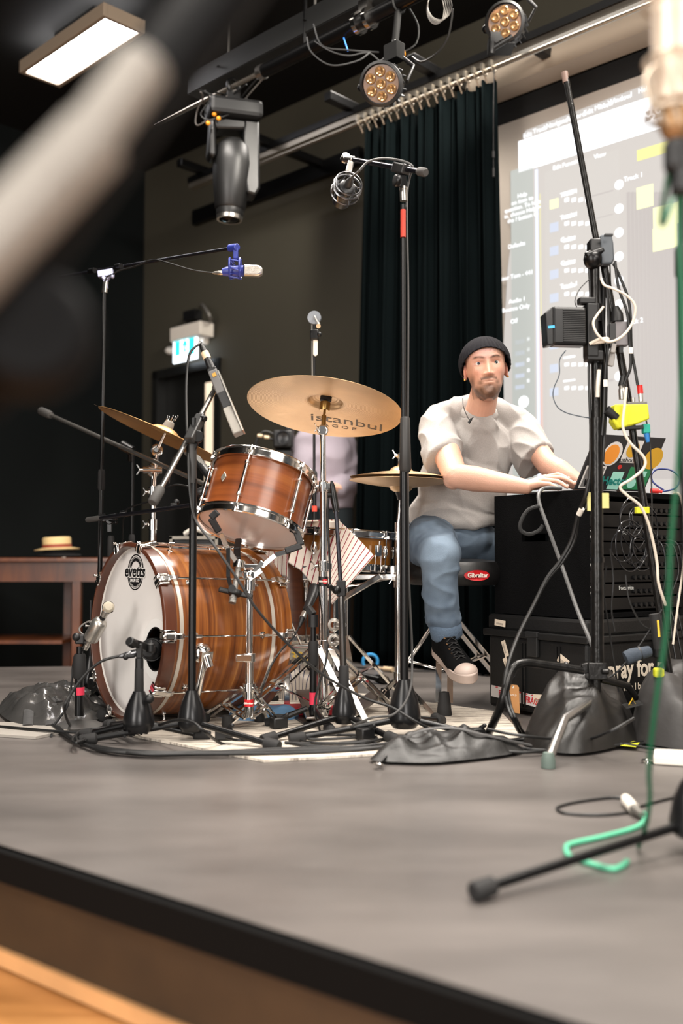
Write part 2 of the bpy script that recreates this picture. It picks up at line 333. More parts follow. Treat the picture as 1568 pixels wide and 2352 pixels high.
# ---------------------------------------------------------------- projection screen, casing, curtain, rails
KS = 4.2
def sx(px, py, k=KS): q = Wp(px, py, k); return q.dot(DW), q.z
TSC = sx(1128, 700)[0]      # left edge of the screen
ZST = sx(1300, 183)[1]
scr = thing('projection_screen', 'large white projection screen showing audio recording software behind the seated man', 'screen', wp(-1.0, KS, 0.1))
build(MB().slab([wp(TSC, KS, -.1), wp(-4, KS, -.1), wp(-4, KS, ZST), wp(TSC, KS, ZST)], NW*.01), 'screen_cloth', mat('white_screen_cloth', (176, 166, 156), .8), scr, smooth=False)
build(MB().slab([wp(TSC, KS - .004, ZST - .11), wp(-4, KS - .004, ZST - .11), wp(-4, KS - .004, ZST), wp(TSC, KS - .004, ZST)], NW*.003), 'black_border', mat('matt_black_border', (10, 10, 11), .8), scr, smooth=False)
cas = tag(build(MB().slab([wp(TSC + .06, KS - .02, ZST + .0), wp(TSC + .06, KS - .14, ZST + .01), wp(TSC + .06, KS - .16, ZST + .06), wp(TSC + .06, KS - .14, ZST + .14), wp(TSC + .06, KS - .02, ZST + .15)], DW*-4.3), 'screen_casing', mat('cream_screen_case', (168, 154, 138), .4)), 'long cream roller case along the top of the projection screen', 'screen casing')
def em(n, c, e):      # projected light: emission over the dim cloth
    m = mat('screen_light_' + n, c, .9, emis=e*.64); m.node_tree.nodes['Principled BSDF'].inputs['Base Color'].default_value = (.06, .06, .06, 1); return m
img = em('warm_grey', (226, 219, 213), .62)
# projected picture: keystoned left edge; drawn in wall metres from points of the wall plane
def onwall(pts, k): return [Wp(x, y, k) for x, y in pts]
mbI = MB().slab(onwall([(1206, 300), (1570, 160), (1640, 140), (1640, 1240), (1130, 1240), (1150, 900), (1165, 620)], KS - .006), NW*.004)
build(mbI, 'projected_picture', img, scr, smooth=False)
def strip(name, px0, py0, px1, py1, m, k=KS - .0085):      # wall aligned rectangle from two opposite corners
    a = Wp(px0, py0, k); b = Wp(px1, py1, k); t0, t1 = a.dot(DW), b.dot(DW)
    return build(MB().slab([wp(t0, k, b.z), wp(t1, k, b.z), wp(t1, k, a.z), wp(t0, k, a.z)], NW*.002), name, m, scr, smooth=False)
pure = em('white', (250, 252, 255), 1.25); tint = em('pale_green_grey', (206, 210, 204), .62); yel = em('yellow', (240, 234, 150), .85); yel2 = em('bright_yellow', (246, 246, 190), .95)
pblue = em('pale_blue', (214, 222, 240), .72); pgrey = em('pale_grey', (212, 204, 200), .6); pink = em('pale_pink', (236, 200, 190), .75)
strip('toolbar_band', 1190, 325, 1640, 255, pure)
strip('side_panel', 1172, 393, 1232, 1400, tint)
strip('side_divider', 1234, 388, 1237, 1400, em('bluish_white', (222, 230, 255), .95))
strip('yellow_track_bar', 1239, 445, 1248, 1330, yel)
strip('track_list', 1250, 395, 1436, 1500, em('light_grey', (222, 216, 210), .66), KS - .0075)
strip('ruler_loop', 1462, 345, 1640, 318, yel)
for i, (a, b, c, d) in enumerate([(1461, 432, 1500, 472), (1499, 478, 1560, 512), (1498, 526, 1556, 566), (1560, 440, 1640, 480)]):
    strip('audio_region', a, b, c, d, yel2)
for i in range(9):
    y = 432 + i*54
    strip('track_button', 1262, y + 28, 1282, y + 44, yel2 if i == 0 else pblue)
    for j in range(4): strip('track_button', 1296 + j*16, y + 24 + 0*j, 1306 + j*16, y + 30, pure)
    strip('track_title', 1293, y + 10, 1320, y + 10, pure)
    c = Wp(1421, y - 8 + i*1, KS - .009); build(MB().lathe([(.022, 0), (.022, .002)], fr(c, NW), 18), 'pan_knob', pure, scr)
    strip('volume_slider', 1357, y + 18, 1408, y + 6, pgrey)
for i in range(5): strip('list_row', 1183, 782 + i*26, 1204, 788 + i*26, pblue); strip('list_switch', 1210, 775 + i*24, 1216, 782 + i*24, pure)
for i in range(14): strip('grid_line', 1446 + i*9, 440, 1447 + i*9, 1100, pgrey, KS - .0072)
c = Wp(1202, 923, KS - .009); build(MB().lathe([(.03, 0), (.03, .002)], fr(c, NW), 20), 'meter_knob', pure, scr)
strip('lane_marker', 1239, 760, 1247, 1100, pink, KS - .0095)
def stext(s, px, py, size, m=pure):
    text(s, XYM(Wp(px, py, KS - .0095), -DW, (0, 0, 1)), size, m, scr, 'screen_text')
for s, x, y in (('Edit', 1211, 310), ('Track', 1239, 298), ('Navigate', 1278, 283), ('Record', 1322, 268), ('Edit', 1351, 257), ('Mix', 1376, 246), ('View', 1383 + 10, 241), ('Window', 1422, 228), ('1', 1449, 217), ('Help', 1480, 205)): stext(s, x, y, .034)
for s, x, y in (('Track 1', 1306, 444), ('Track 1', 1306, 496), ('Guitar', 1304, 548), ('Guitar', 1304, 602), ('Track 1', 1306, 655), ('Track 1', 1454, 407), ('Track 2', 1454, 739), ('Defaults', 1186, 563), ('Floor Tom - 441', 1183, 634), ('Audio 1', 1187, 690), ('Bounce Only', 1184, 708), ('Off', 1180, 738), ('View', 1377, 357), ('Edit', 1279, 384), ('Functions', 1316, 373)): stext(s, x, y, .031)
for i, s in enumerate(('Help', 'on item to', 'question. To hide', 'in, choose Help >', 'the ? button in')): stext(s, 1199, 448 + i*13, .03)
strip('counter_panel', 1482, 280, 1560, 232, pgrey, KS - .0088); stext('01:00:13', 1500, 250, .1); stext('13  4', 1508, 272, .08)
strip('record_button', 1430, 291, 1438, 281, pink); strip('cycle_button', 1452, 284, 1468, 262, yel2)
# curtain rail
raild = Wp(590, 378, KC); zr = Wp(836, 275, KC).z; zr2 = Wp(1141, 140, KC).z
def rp(px, k, z): q = Wp(px, 500, k); return wp(q.dot(DW), k, z)
zr = (zr + zr2)/2
rail = thing('curtain_rail', 'long black and silver double curtain rail running along the top of the back wall', 'curtain rail', rp(440, KC, zr))
ra, rb = rp(440, KC, zr), rp(1800, KC, zr)
build(MB().bar(ra + V((0, 0, .045)), rb + V((0, 0, .045)), .07, .035), 'top_beam', blk, rail, smooth=False)
build(MB().bar(ra + V((0, 0, .012)), rb + V((0, 0, .012)), .05, .03), 'upper_track', mat('satin_aluminium', (176, 168, 156), .28, .9), rail, smooth=False)
rp0, rp1 = rp(560, KC - .03, zr - .035), rp(1800, KC - .03, zr - .035)
build(MB().tube([rp0, rp1], .011, 10), 'lower_tube', MATS['satin_aluminium'], rail)
for px in (470, 620, 812, 1003, 1200):
    a = rp(px, KC, zr + .075); arm = build(MB().box((0, 0, 0), (.05, .64, .045), XYM(a + NW*.12, DW, NW)), 'wall_arm', blk, rail, smooth=False, bevel=.003)
    build(MB().cyl(a + V((0, 0, -.05)), a + V((0, 0, .01)), .012).cyl(a + V((0, 0, -.06)), a + V((0, 0, -.045)), .024), 'bolt', white_pl, arm)
# rail hooks along the curtain
curt = thing('stage_curtain', 'tall black pleated stage curtain between the dark wall and the screen', 'curtain', rp(980, KC, 0))
tc0, tc1 = Wp(836, 300, KC).dot(DW), Wp(1142, 210, KC).dot(DW); tb0, tb1 = Wp(812, 1500, KC).dot(DW), Wp(1165, 1500, KC).dot(DW)
zt = zr - .075
def curtf(u, v):
    # v 0 bottom..1 top
    t = (tb0 + (tb1 - tb0)*u)*(1 - v) + (tc0 + (tc1 - tc0)*u)*v
    ph = u*2*PI*17
    am = .034*(.75 + .5*noise.noise(V((u*9, 0, 3)))) * (1 - .25*v)
    d = am*math.sin(ph + 1.2*noise.noise(V((u*7, v*1.2, 0)))) + .018*math.sin(ph*.41 + 2*v)
    t += .02*math.cos(ph)*(.6 + .4*noise.noise(V((u*11, v*2, 5))))
    z = zt*v + .004
    if v > .97: z += -.012*(1 - abs(math.sin(ph/2*1.0)))
    return wp(t, KC + .0 + d, z)
build(MB().grid(curtf, 340, 30), 'curtain_cloth', mat('black_wool_serge', (8, 13, 14), .95, bump=.3, bs=120, spec=.02), curt, ang=80, solid=.004)
for i in range(18):
    u = i/17; t = tc0 + (tc1 - tc0)*u
    h = build(MB().tor(wp(t, KC - .03, zr - .035), DW, .02, .0035, 14, 6).tube([wp(t, KC - .03, zr - .055), wp(t, KC - .01, zr - .085)], .004, 6).box((0, 0, 0), (.012, .02, .03), XYM(wp(t, KC - .05, zr - .02), DW, NW)), 'curtain_hook', MATS['satin_aluminium'], curt)
build(MB().tube(spl([wp(tc1 - .01, KC - .04, zr - .05), wp(tc1 - .012, KC - .05, zr - .25), wp(tc1 - .01, KC - .05, zr - .52)], 6), .002, 5).cyl(wp(tc1 - .01, KC - .05, zr - .44), wp(tc1 - .01, KC - .05, zr - .47), .006).cyl(wp(tc1 - .01, KC - .05, zr - .52), wp(tc1 - .01, KC - .05, zr - .56), .005), 'pull_cord', rub, curt)
# lower picture rail on the wall (dark band under the curtain rail)
qa, qb = Wp(452, 480, KW), Wp(836, 372, KW)
tag(build(MB().bar(V((qa.x, qa.y, (qa.z + qb.z)/2 - .02)) - NW*.02, V((qb.x, qb.y, (qa.z + qb.z)/2 - .02)) - NW*.02, .05, .10, (0, 0, 1)), 'wall_batten', blk, smooth=False), 'black batten fixed along the back wall under the curtain rail', 'batten')
# grey bulkhead channel on the ceiling
b0, b1 = Wp(432, 192, 3.0), Wp(760, 20, 3.0); zb = (b0.z + b1.z)/2
ch = thing('cable_tray', 'grey folded metal channel hung high below the ceiling above the lighting bar', 'tray', V((b0.x, b0.y, zb)))
ba = V((b0.x, b0.y, zb)); bb = V((b0.x, b0.y, zb)) - DW*4.2
build(MB().bar(ba, bb, .012, .1).bar(ba + V((0, 0, -.05)) + NW*.05, bb + V((0, 0, -.05)) + NW*.05, .1, .006).bar(ba + V((0, 0, .05)) + NW*.05, bb + V((0, 0, .05)) + NW*.05, .1, .006), 'tray_body', mat('grey_painted_channel', (34, 35, 35), .5), ch, smooth=False)
for i in range(6):
    q = ba - DW*(.25 + i*.6); build(MB().cyl(q + NW*.05, V((q.x, q.y, ZC)) + NW*.05, .006), 'hanger_rod', greym, ch)
    build(MB().box((0, 0, 0), (.012, .004, .03), XYM(q - NW*.007, DW, (0, 0, 1))), 'slot', blkp, ch, smooth=False)
# ceiling light
zl = 3.25
cr_ = [G(x, y, zl) for x, y in ((55, 171), (236, 48), (324, 70), (138, 188))]
cc = sum(cr_, V((0, 0, 0)))/4
lt = thing('ceiling_light', 'long glowing white panel light in a cream frame at the top left of the ceiling', 'ceiling light', V((cc.x, cc.y, zl)))
e = (cr_[1] - cr_[0]).normalized(); g = V((-e.y, e.x, 0)); g = g if g.dot(cr_[2] - cr_[1]) > 0 else -g
L_, W_ = (cr_[1] - cr_[0]).length*1.0, (cr_[2] - cr_[1]).length*1.02; Mc = XYM(cc, e, g)
sgn = 1 if (Mc.to_3x3() @ V((0, 0, 1))).z > 0 else -1
mb = MB(); fwd = .025
for (cx, cy, dx, dy) in ((0, W_/2 + fwd/2, L_ + 2*fwd, fwd), (0, -W_/2 - fwd/2, L_ + 2*fwd, fwd), (L_/2 + fwd/2, 0, fwd, W_), (-L_/2 - fwd/2, 0, fwd, W_)):
    mb.box((cx, cy, sgn*.03), (dx, dy, .07), Mc)
build(mb, 'light_frame', mat('cream_light_frame', (150, 134, 116), .5), lt, smooth=False, bevel=.003)
build(MB().box((0, 0, sgn*.012), (L_, W_, .01), Mc), 'light_diffuser', mat('lit_light_diffuser', (250, 248, 252), .4, emis=9), lt, smooth=False)
build(MB().box((0, 0, sgn*.12), (L_*.5, W_*.4, .11), Mc), 'ceiling_mount', ceilm, lt, smooth=False)
# lighting bar with moving head and par cans
KP = 3.0
pz0 = Wp(349, 290, KP); pz1 = Wp(807, 66, KP); zp = pz0.z*.5 + pz1.z*.5
def pp(px, off=0, k=KP): q = Wp(px, 200, k); return wp(q.dot(DW), k, zp + off)
pipe = thing('lighting_bar', 'black and silver lighting bar pipe hanging diagonally under the ceiling', 'lighting bar', pp(600))
build(MB().tube([pz0.lerp(pp(349), .0), pp(640)], [.0095, .0115], 12).tor(pz0, DW, .011, .003, 14, 6), 'thin_pipe', mat('silver_pipe', (200, 190, 176), .25, .9), pipe)
build(MB().tube([pp(600), pp(1300)], .03, 20), 'thick_pipe', blk, pipe)
build(MB().cyl(pp(596), pp(606), .033, n=20), 'pipe_collar', chrome_dull, pipe)
mb = MB()
for px in (820, 845): mb.cyl(pp(px), pp(px + 8), .046, n=24)
mb.box((0, .06, 0), (.05, .05, .03), XYM(pp(838), DW, (0, 0, 1))); build(mb, 'pipe_clamp', chrome, pipe)
for px in (700, 980, 1240): build(MB().cyl(pp(px), V((pp(px).x, pp(px).y, ZC)), .008), 'hanger_rod', blk, pipe)
# moving head
ct = pp(536); mh = thing('moving_head_light', 'black moving head stage light hanging under the lighting bar', 'stage light', ct + V((0, 0, -.12)))
def mp(px, py, Y=None): return P(px, py, Y or ct.y)
base = mp(536, 262); Mh = XYM(base, (.96, .28, 0), (0, 0, 1))
build(MB().box((0, 0, 0), (.25, .085, .2), Mh), 'base', blkp, mh, smooth=False, bevel=.02)
build(MB().cyl(base, ct + V((0, 0, -.02)), .012).box((0, .07, 0), (.06, .07, .03), Mh).tor(ct, DW, .034, .008), 'clamp', blk, mh)
arm = MB()
arm.prism([(-.115, -.05), (-.09, -.05), (-.085, -.22), (-.1, -.24), (-.125, -.22)], Mh @ Matrix.Translation(V((0, 0, -.05))), .1)
arm.prism([(.04, -.04), (.115, -.04), (.12, -.36), (.1, -.40), (.055, -.39), (.04, -.3)], Mh @ Matrix.Translation(V((0, 0, -.055))), .11)
arm.prism([(-.11, -.04), (.1, -.04), (.1, -.075), (.03, -.09), (-.09, -.10)], Mh @ Matrix.Translation(V((0, 0, -.05))), .1)
build(arm, 'yoke', mat('satin_black_housing', (18, 18, 18), .42), mh, bevel=.012, ang=30)
Mb = fr(mp(527, 500), (Mh.to_3x3() @ V((.05, 1, 0))))
hd = build(MB().lathe([(.058, 0), (.064, .01), (.064, .035), (.072, .045), (.088, .17), (.093, .25), (.085, .33), (.05, .37), (.001, .375)], Mb, 36), 'head', MATS['satin_black_housing'], mh)
build(MB().lathe([(.05, -.012), (.06, -.012), (.062, .012), (.05, .012)], Mb, 30, False), 'lens_ring', chrome_dull, hd)
build(MB().lathe([(.001, -.018), (.03, -.016), (.055, -.003)], Mb, 30), 'lens', mat('dark_lens_glass', (20, 22, 26), .05, .2), hd)
build(MB().box((0, .02, -.1), (.12, .02, .02), Mh).box((0, -.02, -.1), (.16, .012, .02), Mh), 'control_panel', chrome_dull, mh, smooth=False)
for i, (px, py) in enumerate(((492, 262), (502, 272), (478, 283))):
    build(MB().sph(mp(px, py, ct.y - .1), .011, nu=10, nv=6), 'power_plug', mat('orange_plug', (232, 150, 30), .4), mh)
for i in range(7):
    random.seed(i + 30); a = pp(470 + i*24, -.02); pts = [a]
    for j in range(4): pts.append(mp(455 + i*18 + random.uniform(-25, 30), 225 + j*16 + random.uniform(-25, 15), ct.y - .05 + random.uniform(-.06, .06)))
    pts.append(base + V((random.uniform(-.08, .1), -.07, random.uniform(0, .04))))
    cable('lighting_cable', 'black lighting cable looping between the bar and the moving head light' if i % 3 else 'pale grey lighting cable looping between the bar and the moving head light', pts, .0035, cab if i % 3 else mat('grey_cable_jacket', (96, 92, 88), .5), group='black cables at the moving head light' if i % 3 else 'pale grey cables at the moving head light')
def parcan(label, cpx, cpy, rad, aim, hang, Y):
    c = P(cpx, cpy, Y); A_ = V(aim).normalized(); M = fr(c, A_)
    o = thing('par_light', label, 'stage light', c)
    build(MB().lathe([(rad*.8, -.12), (rad*.98, -.1), (rad, -.02), (rad*1.14, -.012), (rad*1.16, .02), (rad*1.02, .024), (rad*1.0, .006), (.001, .006)], M, 30), 'housing', MATS['satin_black_housing'], o)
    for k in range(20):
        a = 2*PI*k/20; v_ = M.to_3x3() @ V((math.cos(a), math.sin(a), 0)); build(MB().bar(c + v_*rad*1.0 - A_*.11, c + v_*rad*1.04 - A_*.025, .004, .02, v_), 'cooling_fin', blkp, o, smooth=False)
    build(MB().lathe([(rad*.96, .006), (rad*.96, .010), (.001, .010)], M, 30), 'lens_plate', mat('amber_lens_plate', (112, 76, 44), .3), o)
    for k in range(7):
        a = 2*PI*k/6; rr = 0 if k == 6 else rad*.62; q = M @ V((rr*math.cos(a), rr*math.sin(a), .012))
        build(MB().lathe([(rad*.27, 0), (rad*.27, .006), (rad*.2, .008), (rad*.12, .003), (.001, .002)], fr(q, A_), 18), 'lens', mat('amber_lens', (150, 116, 78), .12, .5), o)
    side = A_.cross(V((0, 0, 1))).normalized(); up = V(hang)
    build(MB().tube([c + side*rad*1.25 - A_*.05, c + side*rad*1.25 - A_*.05 + (up - c)*.55, up + side*.02, up - side*.02, c - side*rad*1.25 - A_*.05 + (up - c)*.55, c - side*rad*1.25 - A_*.05], .006, 8, el=1.8), 'yoke', blkp, o)
    build(MB().cyl(up, up + V((0, 0, .06)), .012).sph(c + side*rad*1.25 - A_*.05, .018, nu=10, nv=6), 'clamp', blk, o); return o
parcan('black par light with seven amber lenses hanging under the middle of the lighting bar', 876, 193, .073, (-.9, -3.4, -1.5), P(905, 128, pp(930).y - .02), pp(930).y - .08)
pc_ = P(905, 122, pp(930).y - .02); tag(build(MB().box((0, 0, 0), (.07, .07, .05), XYM(pc_, DW, (0, 0, 1))).cyl(pc_, pp(915, -.02), .014).tor(pp(915), DW, .036, .007), 'light_clamp', mat('matt_black_casting', (5, 5, 5), .7, spec=.12), bevel=.006), 'black clamp block joining the middle par light to the lighting bar', 'clamp')
parcan('black par light with seven amber lenses at the top beside the screen', 1160, 52, .07, V((-1.35, -3.9, -1.1)), P(1190, -10, 3.95), 4.0)
tag(build(MB().box((0, 0, 0), (.1, .1, .05), XYM(P(1150, 100, 4.05), (1, 0, 0), (0, 1, 0))).cyl(P(1130, 98, 4.0), P(1128, 125, 4.0), .014).cyl(P(1175, 85, 4.0), P(1130, 112, 4.0), .012).cyl(P(1150, 95, 4.05), P(1165, 70, 4.03), .02), 'light_clamp', blkp), 'black pipe clamp under the par light beside the screen', 'clamp')
cable('blue_tie', 'thin blue cord hanging from the lighting bar at the silver clamp', [pp(790, -.03), P(790, 90, pp(790).y - .04), P(799, 118, pp(790).y - .04)], .003, mat('blue_cord', (50, 120, 220), .5), 'cord')
for i, ps in enumerate([[(705, 85), (715, 120), (760, 150), (820, 140), (850, 120)], [(722, 95), (760, 118), (800, 128), (846, 122), (880, 150)], [(940, 20), (960, 60), (955, 100), (925, 120)], [(720, 55), (740, 105), (800, 115), (870, 120)]]):
    cable('bar_cable', ('lowest black cable draped under the lighting bar left of the silver clamp', 'short black cable draped under the silver clamp of the lighting bar', 'black cable hanging right of the silver clamp toward the par light', 'steepest black cable dropping from the lighting bar left of the silver clamp')[i], [P(x, y, 4.0 + .02*i) for x, y in ps], .004, group='cables draped below the lighting bar')
for i in range(5):
    c = P(1000 + i*3, 22, 3.9); cable('coiled_wire', 'grey safety wire coiled at the top edge above the curtain', [c + V((.035*math.cos(a)*(1 + .1*i), .01*i, .06*math.sin(a) + .01*i)) for a in [k*.7 for k in range(10)]], .0022, MATS['grey_cable_jacket'], group='coiled safety wires')
cable('par_cable', 'black power cable hanging in a curve right of the par light', [P(1040, 20, 3.9), P(1030, 80, 3.95), P(1005, 120, 4.0), P(968, 142, 4.05), P(945, 130, 4.05)], .004)
tag(build(MB().cyl(P(905, 128, 4.02), P(930, 122, 4.02), .012), 'orange_connector', MATS['orange_plug']), 'orange power connector above the middle par light', 'connector')
# table with hats (left, on the lower floor)
tw = wood('table_wood', [(66, 30, 8), (94, 46, 14), (114, 60, 20)], (14, 2, 2), .4, .2)
TY = 5.65; tl = P(-90, 1290, TY); tr = P(262, 1290, TY); tt = thing('side_table', 'brown wooden table with a low shelf at the left edge behind the drums', 'table', V(((tl.x + tr.x)/2, TY + .2, ZL)))
zt_ = .548; build(MB().box(((tl.x + tr.x)/2, TY + .25, zt_ - .012), (tr.x - tl.x, .62, .024)), 'tabletop', tw, tt, smooth=False, bevel=.004)
build(MB().box(((tl.x + tr.x)/2, TY + .0, zt_ - .08), (tr.x - tl.x - .04, .02, .11)), 'apron', tw, tt, smooth=False)
for px, dy in ((175, 0), (-60, 0), (155, .42), (-70, .42)):
    q = P(px, 1400, TY + dy); build(MB().box((q.x, TY + dy + .02, (zt_ - .03 + ZL)/2), (.045, .045, zt_ - .03 - ZL)), 'leg', tw, tt, smooth=False)
q = P(60, 1474, TY + .03); build(MB().box((q.x - .1, TY + .22, q.z), (.62, .44, .02)), 'shelf', tw, tt, smooth=False)
hp = P(131, 1262, TY + .12); hz = .60
straw = mat('straw_hat_weave', (226, 196, 140), .7, bump=.3, bs=80)
h = thing('straw_boater_hat', 'straw boater hat with reddish band resting on a black hat on the table', 'hat', V((hp.x, hp.y, hz)))
Mh_ = Matrix.Translation(V((hp.x, hp.y, hz))) @ Matrix.Rotation(R(-3), 4, 'Y')
build(MB().lathe([(.001, .0), (.07, .0), (.125, -.008), (.126, -.003), (.078, .006), (.079, .058), (.074, .066), (.001, .067)], Mh_ @ Matrix.Diagonal((1, 1.1, 1, 1)), 40), 'crown_and_brim', straw, h)
build(MB().lathe([(.079, .006), (.081, .006), (.081, .024), (.079, .024)], Mh_ @ Matrix.Diagonal((1, 1.1, 1, 1)), 40, False), 'hat_band', mat('red_brown_ribbon', (150, 70, 50), .6), h)
tag(build(MB().lathe([(.001, 0), (.115, .0), (.13, .012), (.12, .02), (.09, .022), (.088, .04), (.05, .05), (.001, .05)], Matrix.Translation(V((hp.x + .01, hp.y, zt_))), 36), 'black_felt_hat', mat('black_felt', (16, 16, 18), .9)), 'black felt hat lying under the straw boater on the wooden table', 'hat')
tag(build(MB().cyl(P(140, 1281, TY) + V((0, .02, -.0)), P(148, 1281, TY) + V((0, .02, 0)), .006), 'small_roll', white_pl), 'tiny cream roll at the table edge under the hats', 'roll')
# ---------------------------------------------------------------- drums
def logo_badge(mb, M, s):
    mb.prism([(s*x, s*y) for x, y in ((-.5, .1), (-.3, .55), (-.1, .6), (0, 1), (.1, .6), (.3, .55), (.5, .1), (.7, 0), (.5, -.1), (.35, -.5), (.1, -.7), (0, -.85), (-.1, -.7), (-.35, -.5), (-.5, -.1), (-.7, 0))], M, .003); return mb
# bass drum
AZ = R(53.5); kc = V((-.712, 3.30, .309)); kax = V((math.sin(AZ), math.cos(AZ), -.035)).normalized()
KM = fr(kc, kax, (0, 0, 1))     # local x = up, y = z cross x
KR = .278; KL = .468
kick = thing('bass_drum', 'large brown wood bass drum with white front head standing on the pale rug', 'drum', kc, M=KM)
build(MB().ring([(KR, .04), (KR, KL - .04), (KR - .008, KL - .04), (KR - .008, .04)], KM, 96), 'shell', kickwood, kick)
for z0, nm in ((0, 'front_hoop'), (KL - .044, 'rear_hoop')):
    build(MB().ring([(KR + .01, z0 + .002), (KR + .012, z0 + .004), (KR + .012, z0 + .042), (KR + .01, z0 + .044), (KR - .002, z0 + .044), (KR - .002, z0 + .002), (KR, z0)], KM, 96), nm, hoopwood if z0 == 0 else kickwood, kick)
for z0 in (.058, KL - .072): build(MB().ring([(KR + .0015, z0), (KR + .0015, z0 + .013), (KR - .001, z0 + .013), (KR - .001, z0)], KM, 96), 'inlay_stripe', mat('silver_inlay', (198, 190, 178), .4, .4), kick)
hole = (-.055, .0)
# front head with port hole: grid from hole edge to rim
yr = KM.to_3x3() @ V((0, 1, 0)); sgn = 1 if yr.dot(V((.59, -.8, 0))) > 0 else -1
hc = (-.048, sgn*.168); hr = .068
def headpt(r0, a, z):      # from hole centre to rim along angle
    d = (math.cos(a), math.sin(a)); b = hc[0]*d[0] + hc[1]*d[1]; c = hc[0]**2 + hc[1]**2 - (KR - .002)**2; tr_ = -b + math.sqrt(b*b - c); t = hr + (tr_ - hr)*r0
    return KM @ V((hc[0] + d[0]*t, hc[1] + d[1]*t, z))
fh = build(MB().grid(lambda u, v: headpt(v, 2*PI*u, .034), 96, 6, True), 'front_head', headw, kick, solid=.001)
build(MB().ring([(hr + .0, .0), (hr + .028, .0), (hr + .028, .0012), (hr, .0012)], KM @ Matrix.Translation(V((hc[0], hc[1], .0315))), 48), 'port_reinforcement', mat('white_port_ring', (238, 236, 232), .4), fh)
build(MB().ring([(hr + .002, .0), (hr + .002, .006), (hr - .002, .006), (hr - .002, 0)], KM @ Matrix.Translation(V((hc[0], hc[1], .030))), 48), 'port_rim', blkp, fh)
build(MB().ring([(KR - .002, .03), (KR - .002, .04), (KR - .012, .036)], KM, 96), 'head_collar', mat('off_white_collar', (206, 202, 196), .5), fh)
build(MB().lathe([(.001, 0), (KR - .002, 0)], KM @ Matrix.Translation(V((0, 0, KL - .03))), 64), 'rear_head', mat('dark_rear_head', (60, 56, 52), .6), kick)
build(MB().sph((0, 0, 0), (.12, .1, .1), KM @ Matrix.Translation(V((-.13, 0, .2)))), 'muffling_pillow', mat('black_pillow', (12, 12, 12), .9), kick)
# logo
inkb = mat('black_logo_ink', (18, 18, 20), .5); lx = KM.to_3x3() @ V((0, sgn, 0)); lu = KM.to_3x3() @ V((1, 0, 0))
lo = KM @ V((.193, -sgn*.004, .0325))
LM = XYM(lo, lx, lu); el = Matrix.Diagonal((1.32, 1.3, 1, 1))
lg = build(MB().ring([(.043, 0), (.046, 0), (.046, .0008), (.043, .0008)], LM @ el, 48).ring([(.0385, 0), (.0395, 0), (.0395, .0008), (.0385, .0008)], LM @ el, 48), 'logo_oval', inkb, fh)
text('evetts', XYM(lo - lx*.002 + lu*.002 - kax*.0016, lx, lu), .056, MATS['white_port_ring'], fh, 'logo_lettering', bold=.0045, shear=.12, sx=1.15, ext=.0002)
text('evetts', XYM(lo - lx*.002 + lu*.002 - kax*.0022, lx, lu), .056, inkb, fh, 'logo_lettering', bold=.0014, shear=.12, sx=1.15, ext=.0002)
build(MB().prism([(-.046, -.006), (.046, -.006), (.04, -.02), (0, -.027), (-.04, -.02)], XYM(lo - lu*.013 - kax*.001, lx, lu), .0006), 'logo_banner', inkb, fh)
text('DRUM CO', XYM(lo - lu*.028 - kax*.0024, lx, lu), .0145, MATS['white_port_ring'], fh, 'logo_lettering', bold=.0004, ext=.0002)
mb = MB()
for i in range(10):
    for s in (1, -1):
        a = PI/2*s + (i - 4.5)*.24; q = V((.042*math.cos(a), .042*math.sin(a), 0)); mb.prism([(q.x + .005*math.cos(k*1.05), q.y + .007*math.sin(k*1.05)) for k in range(6)], LM, .0008)
build(mb, 'logo_scrollwork', inkb, fh, smooth=False)
def hoop_pt(a, z, r): return KM @ V((r*math.cos(a), r*math.sin(a), z))
for i in range(10):
    a = R(36*i + 18)*1.0; rad = (KM.to_3x3() @ V((math.cos(a), math.sin(a), 0))); tan_ = kax.cross(rad)
    for z0, sg_ in ((0, 1), (KL, -1)):
        mb = MB(); d = kax*sg_
        MM = XYM(hoop_pt(a, z0, KR), d, rad)
        mb.prism([(-.004, -.012), (-.004, .018), (.0, .022), (.012, .023), (.03, .03), (.05, .034), (.062, .028), (.062, .022), (.05, .018), (.03, .016), (.0, .014), (0, -.012)], MM @ Matrix.Translation(V((0, 0, -.009))), .018)
        for w_ in (-.016, .016): mb.prism([(-.005, -.01), (-.005, .014), (0, .02), (.03, .024), (.03, .015), (0, .0125), (0, -.01)], MM @ Matrix.Translation(V((0, 0, w_ - .004))), .008)
        mb.cyl(MM @ V((.03, .024, -.012)), MM @ V((.03, .024, .012)), .006, n=10).cyl(MM @ V((-.012, .024, 0)), MM @ V((0, .024, 0)), .005, n=8)
        build(mb, 'claw_hook', chrome, kick, bevel=.002, ang=30)
    p0, p1 = hoop_pt(a, .05, KR + .026), hoop_pt(a, KL - .05, KR + .026)
    build(MB().cyl(p0, p1, .0032, n=8), 'tension_rod', chrome, kick)
    for z0 in (.11, KL - .11): build(MB().cyl(hoop_pt(a, z0, KR - .002), hoop_pt(a, z0, KR + .03), .0045, n=10).lathe([(.011, 0), (.011, .003), (.005, .005)], fr(hoop_pt(a, z0, KR), rad), 12).cyl(hoop_pt(a, z0 - .01, KR + .026), hoop_pt(a, z0 + .01, KR + .026), .006, n=10), 'lug_post', chrome, kick)
